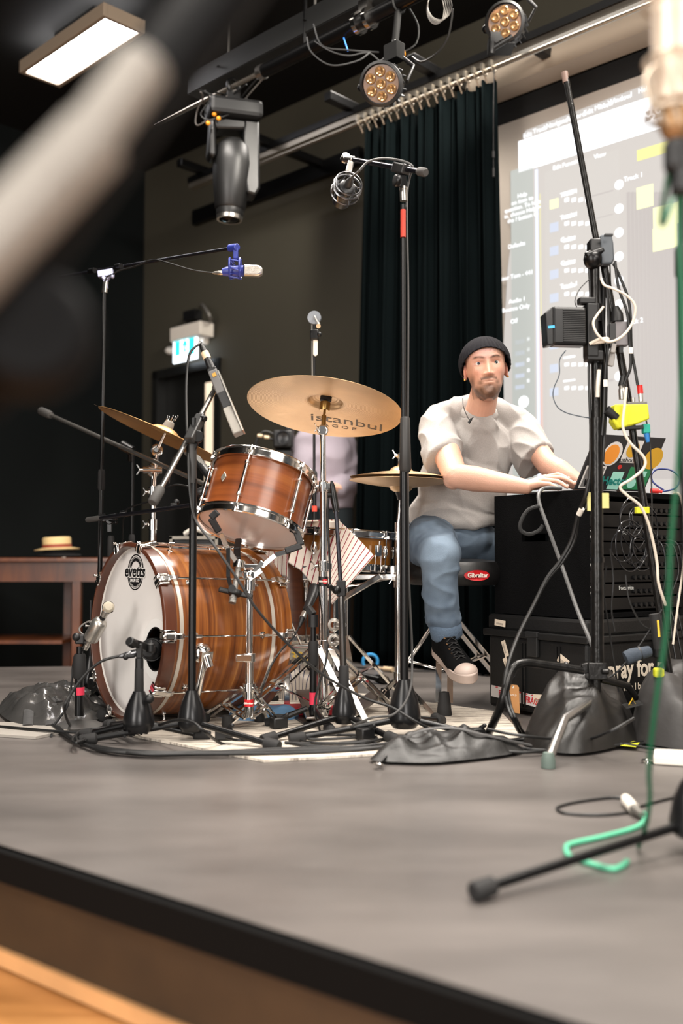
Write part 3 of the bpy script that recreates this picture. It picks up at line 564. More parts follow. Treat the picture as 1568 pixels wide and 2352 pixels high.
# spurs
def on_shell(px, py):
    d = ray(px, py).normalized(); o = V((0, 0, CAMH)); w_ = o - kc; dp = d - kax*d.dot(kax); wp_ = w_ - kax*w_.dot(kax)
    a, b, c = dp.dot(dp), 2*dp.dot(wp_), wp_.dot(wp_) - KR*KR; t = (-b - math.sqrt(max(b*b - 4*a*c, 0)))/(2*a); return o + d*t
sp = on_shell(462, 1500); n_ = (sp - kc); n_ = (n_ - kax*n_.dot(kax)).normalized()
spur = build(MB().lathe([(.034, -.004), (.034, .008), (.026, .022), (.016, .03), (.001, .032)], fr(sp, n_), 20).box((0, 0, .03), (.03, .04, .02), fr(sp, n_)).cyl(sp + n_*.03 - V((.0, .0, .0)), sp + n_*.03 + V((.01, 0, -.035)), .016), 'spur_bracket', chrome, kick)
fe = V((sp.x - .045, sp.y - .08, .03)); fe = G(432, 1668, .02)
build(MB().tube([sp + n_*.025, sp.lerp(fe, .5) + n_*.02, fe], [.014, .0125, .007], 14).cyl(fe, fe - V((0, 0, .018)), .01), 'spur_leg', chrome, kick)
sp2 = KM @ V((-.15, -sgn*.235, .12)); f2 = G(238, 1610, .01)
build(MB().tube([sp2, f2], .008, 12), 'spur_leg', chrome, kick)
tag(build(MB().lathe([(.03, 0), (.032, .03), (.02, .05), (.02, .09), (.001, .1)], fr((f2.x - .0, f2.y, 0.001), (0, 0, 1)), 20), 'rubber_stop', rub), 'black rubber foot standing left of the bass drum rim', 'foot') if False else None

# --- generic small drum
def small_drum(o, M, r, L, shellm, n, headm, hoop_h=.03, tube_lugs=True, top=True, bottom=True, off=0.):
    build(MB().ring([(r, .01), (r, L - .01), (r - .006, L - .01), (r - .006, .01)], M, 80), 'shell', shellm, o)
    for z0, s, nm, hn in ((L, 1, 'top_hoop', 'top_head'), (0, -1, 'bottom_hoop', 'bottom_head')):
        pr = [(r + .004, z0 - s*hoop_h*.55), (r + .014, z0 - s*hoop_h*.55), (r + .014, z0 - s*(hoop_h*.55 - .004)), (r + .0075, z0 - s*(hoop_h*.55 - .007)), (r + .008, z0 + s*.005), (r + .015, z0 + s*.009), (r + .013, z0 + s*.0125), (r + .004, z0 + s*.0085)]
        h = build(MB().ring(pr, M, 80), nm, chrome, o)
        build(MB().lathe([(.001, z0 + s*.0), (r + .002, z0 + s*.0), (r + .006, z0 - s*.012)], M, 64, False), hn, headm[0] if s > 0 else headm[1], o)
    for i in range(n):
        a = 2*PI*i/n + off; e = V((math.cos(a), math.sin(a), 0)); q = lambda rr, z: M @ V((e.x*rr, e.y*rr, z)); ax = M.to_3x3() @ V((0, 0, 1)); er = M.to_3x3() @ e
        mb = MB().cyl(q(r + .013, -.012), q(r + .013, L + .012), .0026, n=8)
        for z0, s in ((L, 1), (0, -1)): mb.box((0, 0, 0), (.016, .014, .01), XYM(q(r + .012, z0 - s*.01), er, er.cross(ax))); mb.cyl(q(r + .013, z0 + s*.0), q(r + .013, z0 + s*.014), .0045, n=8)
        build(mb, 'tension_rod', chrome, o)
        mb = MB()
        if tube_lugs: mb.cyl(q(r + .013, L*.22), q(r + .013, L*.78), .0058, n=12); zs = (L*.23, L*.77)
        else: zs = (L*.5,)
        for z0 in zs: mb.cyl(q(r - .001, z0), q(r + .016, z0), .0045, n=10).sph(q(r + .013, z0), .0085, nu=10, nv=8)
        if not tube_lugs: mb.cyl(q(r + .008, L*.33), q(r + .008, L*.67), .009, n=12).sph(q(r + .008, L*.5), (.013, .013, .022), nu=12, nv=8)
        build(mb, 'lug', chrome, o)
# rack tom
imgx, imgz = .22, .975; dpt = .30
tax = V((imgx*math.sqrt(1 - dpt*dpt), dpt, imgz*math.sqrt(1 - dpt*dpt))).normalized(); tax = (tax + V((0, .0, .0))).normalized()
tb = P(573, 1213, 3.30); TMm = fr(tb, tax, (1, 0, 0)); TR = .166; TL_ = .205
tom = thing('rack_tom', 'brown wood rack tom drum with chrome hoops tilted on a stand above the bass drum', 'drum', tb, M=TMm)
clearh = mat('clear_pinkish_head', (238, 220, 212), .22, coat=.3, spec=.5)
small_drum(tom, TMm, TR, TL_, tomwood, 6, (headw, clearh), .034, off=R(-100))
ba_ = R(-127); e = V((math.cos(ba_), math.sin(ba_), 0)); bn = TMm.to_3x3() @ e; bp_ = TMm @ V((e.x*(TR + .0005), e.y*(TR + .0005), TL_*.53))
build(logo_badge(MB(), XYM(bp_, tax.cross(bn), tax) , .02), 'maker_badge', mat('silver_badge', (196, 190, 176), .3, .8, bump=.6, bs=200), tom, bevel=.001)
# floor tom
fc = P(655, 1480, 4.07); fc = V((fc.x, fc.y, .235)); FM = Matrix.Translation(fc); FR = .2
ft = thing('floor_tom', 'brown wood floor tom drum half hidden behind the bass drum under the towel', 'drum', fc, M=FM)
small_drum(ft, FM, FR, .43, ftomwood, 8, (headw, clearh), .03, tube_lugs=False, off=R(-65))
for a in (R(-30), R(-150), R(90)):
    q = lambda rr, z: fc + V((rr*math.cos(a), rr*math.sin(a), z))
    build(MB().tube([q(FR + .028, .25), q(FR + .028, -.15), q(FR + .05, -.22)], .0055, 10).lathe([(.016, -.235), (.016, -.215), (.008, -.205)], Matrix.Translation(q(FR + .05, 0)), 12), 'leg', chrome, ft)
    build(MB().box((0, 0, 0), (.04, .03, .05), XYM(q(FR + .016, .2), (math.cos(a), math.sin(a), 0), (-math.sin(a), math.cos(a), 0))), 'leg_bracket', blkp, ft, bevel=.004)
# snare
sc_ = P(790, 1302, 3.72); sax = V((.06, -.0, 1)).normalized(); SM = fr(sc_, sax, (1, 0, 0)); SR = .172
sn = thing('snare_drum', 'amber snare drum with chrome hoops sitting right of the striped towel', 'drum', sc_, M=SM)
small_drum(sn, SM, SR, .125, snwood, 8, (headw, clearh), .03, tube_lugs=False, off=R(-38))
a = R(-52); q = lambda rr, z, da=0: SM @ V((rr*math.cos(a + da), rr*math.sin(a + da), z))
build(MB().box((0, 0, 0), (.02, .03, .04), XYM(q(SR + .01, .065), (math.cos(a), math.sin(a), 0), (-math.sin(a), math.cos(a), 0))).cyl(q(SR + .02, .06), q(SR + .024, .1), .004).tube([q(SR + .02, .05, -.07), q(SR + .022, -.01, -.07), q(SR + .022, -.01, .07), q(SR + .02, .05, .07)], .002, 6), 'strainer', chrome, sn, bevel=.003)
# snare stand
sst = thing('snare_stand', 'chrome snare stand holding the amber snare drum', 'drum stand', (sc_.x, sc_.y, 0))
for a in (R(-15), R(105), R(225)):
    b0 = V((sc_.x, sc_.y, .44)); b1 = V((sc_.x + .19*math.cos(a), sc_.y + .19*math.sin(a), sc_.z - .02)); build(MB().bar(b0, V((b1.x, b1.y, b1.z - .02)), .02, .008).box((b1.x, b1.y, b1.z), (.03, .03, .05)), 'basket_arm', chrome, sst, smooth=False, bevel=.002)
a = P(915, 1325, 3.62); b = P(810, 1325, 3.62); build(MB().bar(b, a, .02, .02).bar(P(875, 1322, 3.6), P(783, 1378, 3.62), .016, .022), 'tilt_lever', chrome, sst, smooth=False, bevel=.004)
build(MB().cyl((sc_.x, sc_.y, .1), (sc_.x, sc_.y, .46), .013), 'tube', chrome, sst)
for a in (R(-80), R(40), R(160)):
    e = V((math.cos(a), math.sin(a), 0)); o_ = V((sc_.x, sc_.y, 0)); build(MB().bar(o_ + V((0, 0, .26)) + e*.02, o_ + e*.28 + V((0, 0, .02)), .02, .006).bar(o_ + V((0, 0, .1)) + e*.01, o_ + e*.15 + V((0, 0, .14)), .018, .004), 'leg', chrome, sst, smooth=False)
    build(MB().sph(o_ + e*.285 + V((0, 0, .018)), (.022, .018, .018), nu=12, nv=8), 'rubber_foot', rub, sst)
# --- cymbals
def cymbal(o, M, r, m, bell=.055, bow=.022, tk=.0016):
    top = [(.006, bow + .022)] + [(bell*t, bow + .022*math.sqrt(max(1 - t*t, 0))) for t in (.3, .55, .75, .9, .98)] + [(bell + (r - bell)*t, bow*(1 - t**1.35)) for t in [.02] + [k/12 for k in range(1, 13)]]
    pr = top + [(a, b - tk) for a, b in reversed(top)]
    return build(MB().ring(pr, M, 96), 'cymbal_plate', m, o, ang=60)
def axis_img(ix, iz, dy):     # axis with picture-plane direction and depth share
    l = math.hypot(ix, iz); s = math.sqrt(1 - dy*dy)/l; return V((ix*s, dy, iz*s))
def hexnut(mb, c, ax, r, h): return mb.lathe([(r, 0), (r, h)], fr(c, ax), 6)
def wing(mb, c, d, s=.02):
    s *= .62; d = V(d).normalized(); up = V((0, 0, 1)); mb.cyl(c, V(c) + d*s*.6, s*.35, n=10); q = V(c) + d*s*.5
    for e in (1, -1): mb.bar(q, q + up*e*s*.9 + d*s*.6, s*.5, s*.18, d)
    return mb
# crash (big, seen from beneath)
cax = axis_img(.125, .99, .23); cq = P(747, 925, 3.42); CMx = fr(cq - cax*.02, cax, (1, 0, 0)); 
cr1 = thing('crash_cymbal', 'large bronze cymbal seen from beneath in the middle on a tall chrome stand', 'cymbal', cq, M=CMx)
cymbal(cr1, CMx, .268, bronze, .06)
ix = V((1, 0, 0)); ix = (ix - cax*ix.dot(cax)).normalized(); iy = (-cax).cross(ix); iy = iy if iy.z > 0 else -iy
CS = -1 if (CMx.to_3x3() @ V((0, 1, 0))).y > 0 else 1
ink2 = mat('grey_cymbal_ink', (84, 72, 58), .6)
def on_cymbal(s_, M, root, R_, bell, bow, size, cx, cy, rot, sx=1.15):     # lettering laid on the curved underside, local coordinates
    o = text(s_, M, size, ink2, root, 'printed_lettering', bold=.0, ext=.0004); ca, sa = math.cos(rot), math.sin(rot)
    for v in o.data.vertices:
        x, y, z = v.co; x *= sx; X = cx + x*ca + y*sa; Y = cy + x*sa - y*ca; r = math.hypot(X, Y)
        v.co = (X, Y, bow*(1 - max(0, (r - bell)/(R_ - bell))**1.35) - .0016 - .0006 - (z > 0)*.0003)
    o.data.flip_normals(); o.data.update(); return o
on_cymbal('istanbul', CMx, cr1, .268, .06, .022, .075, .075, -CS*.135, R(0)); on_cymbal('A G O P', CMx, cr1, .268, .06, .022, .03, .05, -CS*.185, 0)
build(MB().lathe([(.02, -.004), (.02, .018), (.013, .02), (.013, .045), (.001, .046)], fr(cq + cax*.012, cax), 20), 'top_felt', rub, cr1)
st = thing('cymbal_stand', 'tall chrome cymbal stand with a black label band standing in front of the striped towel', 'cymbal stand', V((P(742, 1600, 3.35).x, 3.35, 0)))
sx_, sy_ = P(742, 1600, 3.35).x, 3.35
ptop = P(741, 985, 3.37)
build(MB().tube([ptop, cq + cax*.02], .0045, 10).cyl(P(744, 955, 3.39), P(742, 985, 3.37), .008).lathe([(.016, -.03), (.018, -.026), (.018, 0), (.001, .001)], fr(cq - cax*.0, cax), 20), 'tilter_rod', mat('brass_tilter', (150, 120, 70), .3, .9), st)
build(MB().cyl(cq - cax*.028, cq - cax*.003, .0165, n=20), 'cymbal_sleeve', blkp, st)
mb = MB().tor(ptop + V((0, 0, -.005)), (0, 1, 0), .014, .006, 18, 8).box(ptop + V((0, 0, -.005)), (.022, .03, .03)); wing(mb, ptop + V((-.01, -.01, 0)), (-1, 0, .2), .026)
build(mb, 'tilter', chrome, st, bevel=.002)
z1, z2, z3 = P(742, 1118, 3.35).z, P(742, 1300, 3.35).z, P(742, 1482, 3.35).z
v3 = lambda z: V((sx_, sy_, z))
build(MB().cyl(v3(z1), ptop - V((0, 0, .01)), .0095, n=16), 'upper_tube', chrome, st)
build(MB().cyl(v3(z2), v3(z1), .0125, n=16), 'middle_tube', chrome, st)
build(MB().cyl(v3(.045), v3(z2), .0155, n=18), 'lower_tube', chrome, st)
for z, lw in ((z1, .016), (z2, .019), (z3, .022)):
    mb = MB().cyl(v3(z - .018), v3(z + .018), lw, n=20).box((sx_ + lw, sy_ - .005, z), (.02, .02, .024)); wing(mb, v3(z) + V((-lw, -.01, 0)), (-1, -.2, .1), .03); build(mb, 'clamp_collar', chrome, st, bevel=.002)
zb_ = P(742, 1335, 3.35).z
build(MB().cyl(v3(zb_ - .016), v3(zb_ + .016), .0163, n=20), 'label_band', mat('black_red_label', (16, 15, 15), .4), st)
redm = mat('red_label', (190, 22, 30), .4)
build(MB().lathe([(.009, 0), (.009, .001)], fr(v3(zb_) + V((.006, -.0168, 0)), (0, -1, 0)), 20), 'label_dot', redm, st)
text('Gibraltar', XYM(v3(zb_) + V((0, -.0182, 0)), (1, 0, 0), (0, 0, 1)), .008, white_pl, st, bold=.0003)
build(MB().lathe([(.022, 0), (.022, .014), (.026, .016), (.026, .02)], Matrix.Translation(v3(.03)), 18), 'foot_plate', chrome, st)
def dleg(o, top, foot, brace_from, mid=.55, w_=.022, name='leg', m=None, gap=.02):
    top = V(top); foot = V(foot); d = (foot - top).normalized(); side = d.cross(V((0, 0, 1))).normalized()*gap
    mb = MB()
    for s in (-1, 1): mb.bar(top + side*s, foot + side*s, .004, w_, side)
    mb.bar(top + side, top - side, .004, w_*.6, d); md = top.lerp(foot, mid)
    mb.cyl(md - side*1.3, md + side*1.3, .005, n=8)
    l = build(mb, name, m or chrome, o, smooth=False)
    bf = V(brace_from)
    build(MB().bar(bf + side*.8, md + side*.8, .004, w_*.6, side).bar(bf - side*.8, md - side*.8, .004, w_*.6, side), 'brace', m or chrome, o, smooth=False)
    build(MB().lathe([(.001, -.022), (.014, -.02), (.019, .0), (.016, .025), (.001, .028)], fr(foot, (0, 0, 1)), 14), 'rubber_foot', rub, o); return l
f1 = G(522, 1662, .022); f1 = V((f1.x, f1.y, .022))
dleg(st, v3(z3 + .0) + V((-.02, 0, 0)), f1, v3(.05), .5)
dleg(st, v3(z3) + V((.015, .012, 0)), V((sx_ + .24, sy_ + .18, .022)), v3(.05), .5)
dleg(st, v3(z3) + V((.0, -.01, 0)), V((sx_ + .13, sy_ - .26, .022)), v3(.05), .5)
# left cymbal, edge-on
lax = axis_img(.40, .915, .05); lq = P(380, 992, 3.78); LMx = fr(lq - lax*.02, lax, (1, 0, 0))
cr2 = thing('ride_cymbal', 'bronze cymbal seen edge on at the left on a chrome boom stand', 'cymbal', lq, M=LMx)
cymbal(cr2, LMx, .262, bronze_d, .055, .018)
ixl = (V((1, 0, 0)) - lax*lax.x).normalized(); iyl = (-lax).cross(ixl)
on_cymbal('istanbul agop', LMx, cr2, .262, .055, .018, .05, -.10, CS*.13, 0)
build(MB().lathe([(.02, .0), (.022, .012), (.018, .035), (.012, .04)], fr(lq + lax*.005, lax), 16), 'felt_and_nut', mat('grey_felt', (128, 124, 118), .9), cr2)
mb = MB(); tq = lq + lax*.045
for k in range(5): a = k*1.256; mb.bar(tq + V((.015*math.cos(a), .015*math.sin(a), 0)), tq + lax*.022 + V((.02*math.cos(a), .02*math.sin(a), 0)), .008, .004)
build(mb, 'wing_nut', chrome, cr2, bevel=.001)
l2 = thing('cymbal_stand', 'chrome cymbal stand rising behind the bass drum under the left cymbal', 'cymbal stand', V((P(351, 1200, 3.83).x, 3.83, 0)))
lx_, ly_ = P(351, 1200, 3.83).x, 3.83; lv = lambda z: V((lx_, ly_, z))
tj = P(360, 1034, 3.8)
build(MB().tube([tj, lq - lax*.005], [.008, .004], 10).tor(tj, (0, 1, 0), .017, .007, 20, 8).cyl(tj - V((0, .012, 0)), tj + V((0, .012, 0)), .008), 'tilter', chrome, l2)
za, zb2, zc_ = P(351, 1080, 3.83).z, P(351, 1130, 3.83).z, P(351, 1205, 3.83).z
build(MB().cyl(lv(zb2), tj - V((0, 0, .015)), .008), 'upper_tube', chrome, l2); build(MB().cyl(lv(zc_), lv(za), .012), 'middle_tube', chrome, l2); build(MB().cyl(lv(.04), lv(zc_), .0155), 'lower_tube', chrome, l2)
mb = MB().sph(lv(za), .028, nu=14, nv=10).cyl(lv(za) - V((.035, .02, 0)), lv(za) + V((.035, -.01, 0)), .014); wing(mb, lv(za) - V((.035, .02, 0)), (-1, 0, 0), .035); build(mb, 'boom_joint', chrome, l2)
for z in (zb2, zc_): mb = MB().cyl(lv(z - .02), lv(z + .02), .019, n=16); wing(mb, lv(z) - V((.018, .01, 0)), (-1, 0, 0), .026); build(mb, 'clamp_collar', chrome, l2)
for a in (R(100), R(220), R(340)):
    e = V((math.cos(a), math.sin(a), 0)); dleg(l2, lv(.28), lv(.022) + e*.3, lv(.08))
# hi-hat
hx, hy = P(921, 1100, 3.62).x, 3.62; hv = lambda z: V((hx, hy, z)); hz_ = P(921, 1101, 3.62).z
hh = thing('hi_hat_top_cymbal', 'upper bronze hi-hat cymbal in front of the man', 'cymbal', hv(hz_), M=fr(hv(hz_ + .006), (.02, 0, 1), (1, 0, 0)))
cymbal(hh, fr(hv(hz_ + .006), (.02, 0, 1), (1, 0, 0)), .186, bronze, .042, .022)
hb = thing('hi_hat_bottom_cymbal', 'lower bronze hi-hat cymbal facing down beneath the upper one', 'cymbal', hv(hz_), M=fr(hv(hz_ - .006), (-.02, 0, -1), (1, 0, 0)))
cymbal(hb, fr(hv(hz_ - .006), (-.02, 0, -1), (1, 0, 0)), .188, bronze, .042, .022)
hs = thing('hi_hat_stand', 'chrome hi-hat stand right of the snare drum', 'cymbal stand', hv(0))
hx2 = P(915, 1400, 3.62).x; h2 = lambda z: V((hx2, hy, z))
build(MB().cyl(h2(.1), h2(P(0, 1200, 3.62).z), .0135, n=16), 'lower_tube', chrome, hs)
build(MB().cyl(h2(P(0, 1205, 3.62).z), hv(hz_ - .06), .009, n=14), 'upper_tube', chrome, hs)
build(MB().cyl(hv(hz_ - .07), hv(hz_ + .09), .0035, n=8), 'pull_rod', chrome, hs)
build(MB().lathe([(.014, -.075), (.017, -.06), (.022, -.05), (.022, -.042), (.012, -.04)], Matrix.Translation(hv(hz_)), 18), 'seat_cup', blkp, hs)
mb = MB().lathe([(.012, .045), (.015, .05), (.015, .09), (.01, .095)], Matrix.Translation(hv(hz_)), 16); wing(mb, hv(hz_ + .085) - V((.012, 0, 0)), (-1, 0, .3), .028); build(mb, 'clutch', chrome, hs)
build(MB().lathe([(.016, .036), (.016, .046)], Matrix.Translation(hv(hz_)), 16), 'felt_washer', rub, hs)
zj = P(0, 1330, 3.62).z; mb = MB().cyl(h2(zj - .03), h2(zj + .02), .018, n=16); wing(mb, h2(zj) - V((.014, .01, 0)), (-1, 0, 0), .03); build(mb, 'clamp_collar', chrome, hs)
mb = MB().cyl(h2(P(0, 1560, 3.62).z), h2(P(0, 1545, 3.62).z), .021, n=16); build(mb, 'leg_collar', chrome, hs)
for fx, fy in ((872, 1590), (1000, 1640), (905, 1560)):
    f = G(fx, fy + 8, .02); build(MB().bar(h2(P(0, 1555, 3.62).z), f, .018, .006), 'leg', chrome, hs, smooth=False); build(MB().sph(f, (.018, .018, .016), nu=12, nv=8), 'rubber_foot', rub, hs)
build(MB().slab([G(760, 1655, .012), G(800, 1660, .012), G(880, 1600, .06), G(848, 1594, .06)], (0, 0, .008)), 'footboard', chrome_dull, hs, smooth=False, bevel=.002)
# tom stand with basket
tx, ty = P(572, 1500, 3.17).x, 3.17; tv = lambda z: V((tx, ty, z))
ts = thing('tom_stand', 'chrome stand with three black rubber arms holding up the rack tom', 'drum stand', tv(0))
zq = P(0, 1335, ty).z; zr_ = P(0, 1510, ty).z
build(MB().cyl(tv(.05), tv(zr_), .0145, n=16), 'lower_tube', chrome, ts); build(MB().cyl(tv(zr_), tv(zq), .0115, n=16), 'upper_tube', chrome, ts)
mb = MB().cyl(tv(zr_ - .014), tv(zr_ + .014), .02, n=16).box((tx - .015, ty - .012, zr_), (.05, .02, .022)); build(mb, 'clamp_collar', chrome, ts, bevel=.002)
mb = MB().cyl(tv(zq - .03), tv(zq + .008), .018, n=16).sph(tv(zq + .02), .024, nu=14, nv=8).box((tx, ty - .01, zq + .02), (.034, .022, .022)); wing(mb, tv(zq + .02) + V((.02, 0, 0)), (1, -.2, 0), .028); build(mb, 'tilt_joint', chrome, ts, bevel=.002)
bj = P(548, 1300, 3.2); bl = P(533, 1385, 3.15)
build(MB().tube([bj, bl], .0095, 12).tube([bl + (bl - bj).normalized()*-.02, bl], .012, 12), 'basket_screw', mat('threaded_steel', (170, 168, 164), .35, 1., bump=1., bs=300), ts)
build(MB().bar(tv(zq + .02), P(552, 1318, 3.19), .024, .018), 'offset_arm', chrome_dull, ts, smooth=False, bevel=.003)
nb = (bj - bl).normalized(); kn = P(540, 1362, 3.16)
build(MB().bar(kn + V((-.052, -.0, .012)), kn + V((.055, 0, -.012)), .014, .016, nb).lathe([(.022, -.008), (.022, .008)], fr(kn, nb), 20), 'adjusting_knob', blkp, ts, smooth=False, bevel=.004)
build(MB().cyl(bj - nb*.01, bj + nb*.015, .02, n=16), 'basket_hub', chrome, ts)
def arm_(pts, pts2, up=(0, -1, 0)):
    for a, b in zip(pts[:-1], pts[1:]): build(MB().bar(a, b, .016, .006, up), 'basket_arm', chrome, ts, smooth=False, bevel=.0015)
    mb = MB()
    for a, b in zip(pts2[:-1], pts2[1:]): mb.bar(a, b, .022, .015, up)
    build(mb, 'rubber_grip', blkp, ts, smooth=False, bevel=.004)
arm_([bj, P(600, 1302, 3.2), P(632, 1275, 3.21), P(655, 1268, 3.21)], [P(655, 1266, 3.21), P(692, 1253, 3.22), P(680, 1220, 3.23), P(668, 1214, 3.24)])
arm_([bj, P(520, 1255, 3.17), P(507, 1225, 3.16)], [P(503, 1222, 3.13), P(484, 1190, 3.12), P(500, 1175, 3.12)])
arm_([P(600, 1310, 3.16), P(572, 1330, 3.15), P(603, 1290, 3.17)], [P(545, 1285, 3.3), P(544, 1262, 3.33), P(548, 1240, 3.4)])
build(MB().bar(P(524, 1260, 3.17), P(524, 1325, 3.15), .012, .005, (0, -1, 0)).bar(P(524, 1325, 3.15), P(531, 1352, 3.15), .012, .005, (0, -1, 0)).cyl(P(533, 1352, 3.14), P(533, 1352, 3.17), .012), 'basket_arm', blk, ts, smooth=False)
zt2 = P(0, 1578, ty).z
build(MB().cyl(tv(zt2 - .012), tv(zt2 + .012), .022, n=16), 'leg_collar', chrome, ts)
build(MB().cyl(tv(P(0, 1606, ty).z), tv(P(0, 1622, ty).z), .0148, n=16), 'label_band', redm, ts)
text('Gibraltar', XYM(tv(P(0, 1614, ty).z) + V((0, -.016, 0)), (1, 0, 0), (0, 0, 1)), .008, white_pl, ts, bold=.0003)
for fx, fy in ((470, 1638), (640, 1650), (560, 1600)):
    f = G(fx, fy + 10, .022); f = V((f.x, f.y, .022))
    if fy == 1600: f = V((tx + .02, ty + .16, .022))
    dleg(ts, tv(zt2), f, tv(.045), .55, .018)
# kick pedal
kpd = thing('bass_drum_pedal', 'chrome bass drum pedal on the rug behind the drum', 'pedal', G(655, 1660))
p0 = G(668, 1668, .012); build(MB().box((0, 0, 0), (.09, .28, .006), XYM(V((-.12, 3.42, .012)), (1, .3, 0), (-.3, 1, 0))), 'base_plate', blk, kpd, smooth=False)
for s in (-1, 1): q = V((-.14 + s*.05, 3.52, .01)); build(MB().bar(q, q + V((0, 0, .24)), .012, .02), 'upright_post', chrome, kpd, smooth=False, bevel=.002)
build(MB().cyl(V((-.2, 3.52, .24)), V((-.08, 3.52, .24)), .008).tube([V((-.14, 3.52, .24)), V((-.2, 3.46, .38))], .004).cyl(V((-.2, 3.45, .38)), V((-.23, 3.48, .38)), .025), 'axle_and_beater', chrome, kpd)
build(MB().box((0, 0, 0), (.075, .24, .008), XYM(V((-.1, 3.38, .06)), (1, .2, 0), (-.2, .95, .25))), 'footboard', chrome_dull, kpd, smooth=False, bevel=.003)
# striped towel
cream = None
def towel_mat(name, dirv, freq, base, stripe, width=.8, rot=0):
    m = bpy.data.materials.new(name); m.use_nodes = True; nt = m.node_tree; b = nt.nodes['Principled BSDF']; L = nt.links.new
    at = nt.nodes.new('ShaderNodeUVMap'); at.uv_map = 'UVMap'; sp_ = nt.nodes.new('ShaderNodeSeparateXYZ'); L(at.outputs[0], sp_.inputs[0])
    mu = nt.nodes.new('ShaderNodeMath'); mu.operation = 'MULTIPLY'; mu.inputs[1].default_value = freq; L(sp_.outputs['X'], mu.inputs[0])
    n = nt.nodes.new('ShaderNodeTexNoise'); n.inputs['Scale'].default_value = 40; L(at.outputs[0], n.inputs['Vector'])
    ad = nt.nodes.new('ShaderNodeMath'); ad.operation = 'MULTIPLY_ADD'; ad.inputs[1].default_value = .12; L(n.outputs['Fac'], ad.inputs[0]); L(mu.outputs[0], ad.inputs[2])
    fr_ = nt.nodes.new('ShaderNodeMath'); fr_.operation = 'FRACT'; L(ad.outputs[0], fr_.inputs[0])
    g_ = nt.nodes.new('ShaderNodeMath'); g_.operation = 'GREATER_THAN'; g_.inputs[1].default_value = width; L(fr_.outputs[0], g_.inputs[0])
    mx = nt.nodes.new('ShaderNodeMix'); mx.data_type = 'RGBA'; mx.inputs[6].default_value = lin(base); mx.inputs[7].default_value = lin(stripe); L(g_.outputs[0], mx.inputs[0]); L(mx.outputs[2], b.inputs['Base Color'])
    b.inputs['Roughness'].default_value = .95; n2 = nt.nodes.new('ShaderNodeTexNoise'); n2.inputs['Scale'].default_value = 300; bp = nt.nodes.new('ShaderNodeBump'); bp.inputs['Strength'].default_value = .6; bp.inputs['Distance'].default_value = .002
    tc = nt.nodes.new('ShaderNodeTexCoord'); L(tc.outputs['Object'], n2.inputs['Vector']); L(n2.outputs['Fac'], bp.inputs['Height']); L(bp.outputs[0], b.inputs['Normal']); return m
def cloth(name, corners, nu, nv, m, dep, thick=.004, uvr=0., wr=.006, seed=0):
    # corners: function(u,v)->world point ; uv rotated by uvr
    mb = MB().grid(lambda u, v: corners(u, v) + V((0, -1, 0))*wr*noise.noise(V((u*5 + seed, v*5, seed))) + V((0, -1, 0))*dep(u, v), nu, nv)
    return mb
def setuv(o, nu, nv, fn):
    me = o.data; uv = me.uv_layers.new(name='UVMap')
    for p in me.polygons:
        for li in p.loop_indices:
            vi = me.loops[li].vertex_index; i = vi % (nu + 1); j = vi//(nu + 1); uv.data[li].uv = fn(i/nu, j/nv)
tm1 = towel_mat('red_striped_towel', 0, 19, (232, 220, 208), (140, 28, 44), .84)
def bil(a, b, c, d): return lambda u, v: a*(1-u)*(1-v) + b*u*(1-v) + c*u*v + d*(1-u)*v
TA = [P(612, 1200, 3.66), P(781, 1197, 3.60), P(858, 1275, 3.50), P(762, 1388, 3.44), P(660, 1290, 3.52)]
def tow(u, v):
    # u along stripes' normal: from left flap (0) to right (1); v from top (0) to bottom (1)
    top = [P(690, 1198, 3.78), P(715, 1196, 3.74), P(745, 1196, 3.66), P(781, 1198, 3.56), P(820, 1235, 3.50), P(859, 1277, 3.45)]
    bot = [P(662, 1292, 3.60), P(690, 1310, 3.56), P(710, 1335, 3.52), P(728, 1355, 3.48), P(742, 1372, 3.45), P(762, 1388, 3.42)]
    x = u*(len(top) - 1); i = min(int(x), len(top) - 2); f = x - i
    a = top[i].lerp(top[i+1], f); b = bot[i].lerp(bot[i+1], f); q = a.lerp(b, v)
    return q + V((0, -1, 0))*(.012*math.sin(u*9 + v*2)*(.3 + v) + .012*math.sin(v*PI))
tw1 = build(MB().grid(tow, 60, 40), 'striped_towel', tm1, ang=80, solid=.005)
tag(tw1, 'white towel with thin dark red stripes draped over the drums', 'towel')
setuv(tw1, 60, 40, lambda u, v: ((5*u/.6 if u < .6 else 5 + 9*(u - .6)/.4)/19, v))
def towb(u, v):
    a = P(612 + 50*u, 1200, 3.68 - .03*u); b = P(611 + 50*u, 1318 + 8*u, 3.62 - .03*u); q = a.lerp(b, v); return q + V((0, -1, 0))*.01*math.sin(u*7 + 1)
fl = build(MB().grid(towb, 24, 24), 'hanging_flap', tm1, tw1, ang=80, solid=.005); setuv(fl, 24, 24, lambda u, v: (u*.25 + .02*v, v))
def towc(u, v):    # top lying over the drum
    a = P(640 + 140*u, 1200 - 3*u, 3.66); b = V((a.x, a.y + .28, a.z + .004)); return a.lerp(b, v) + V((0, 0, .004))
fl = build(MB().grid(towc, 24, 8), 'top_fold', tm1, tw1, ang=80, solid=.005); setuv(fl, 24, 8, lambda u, v: (u*.5 + .4, v))
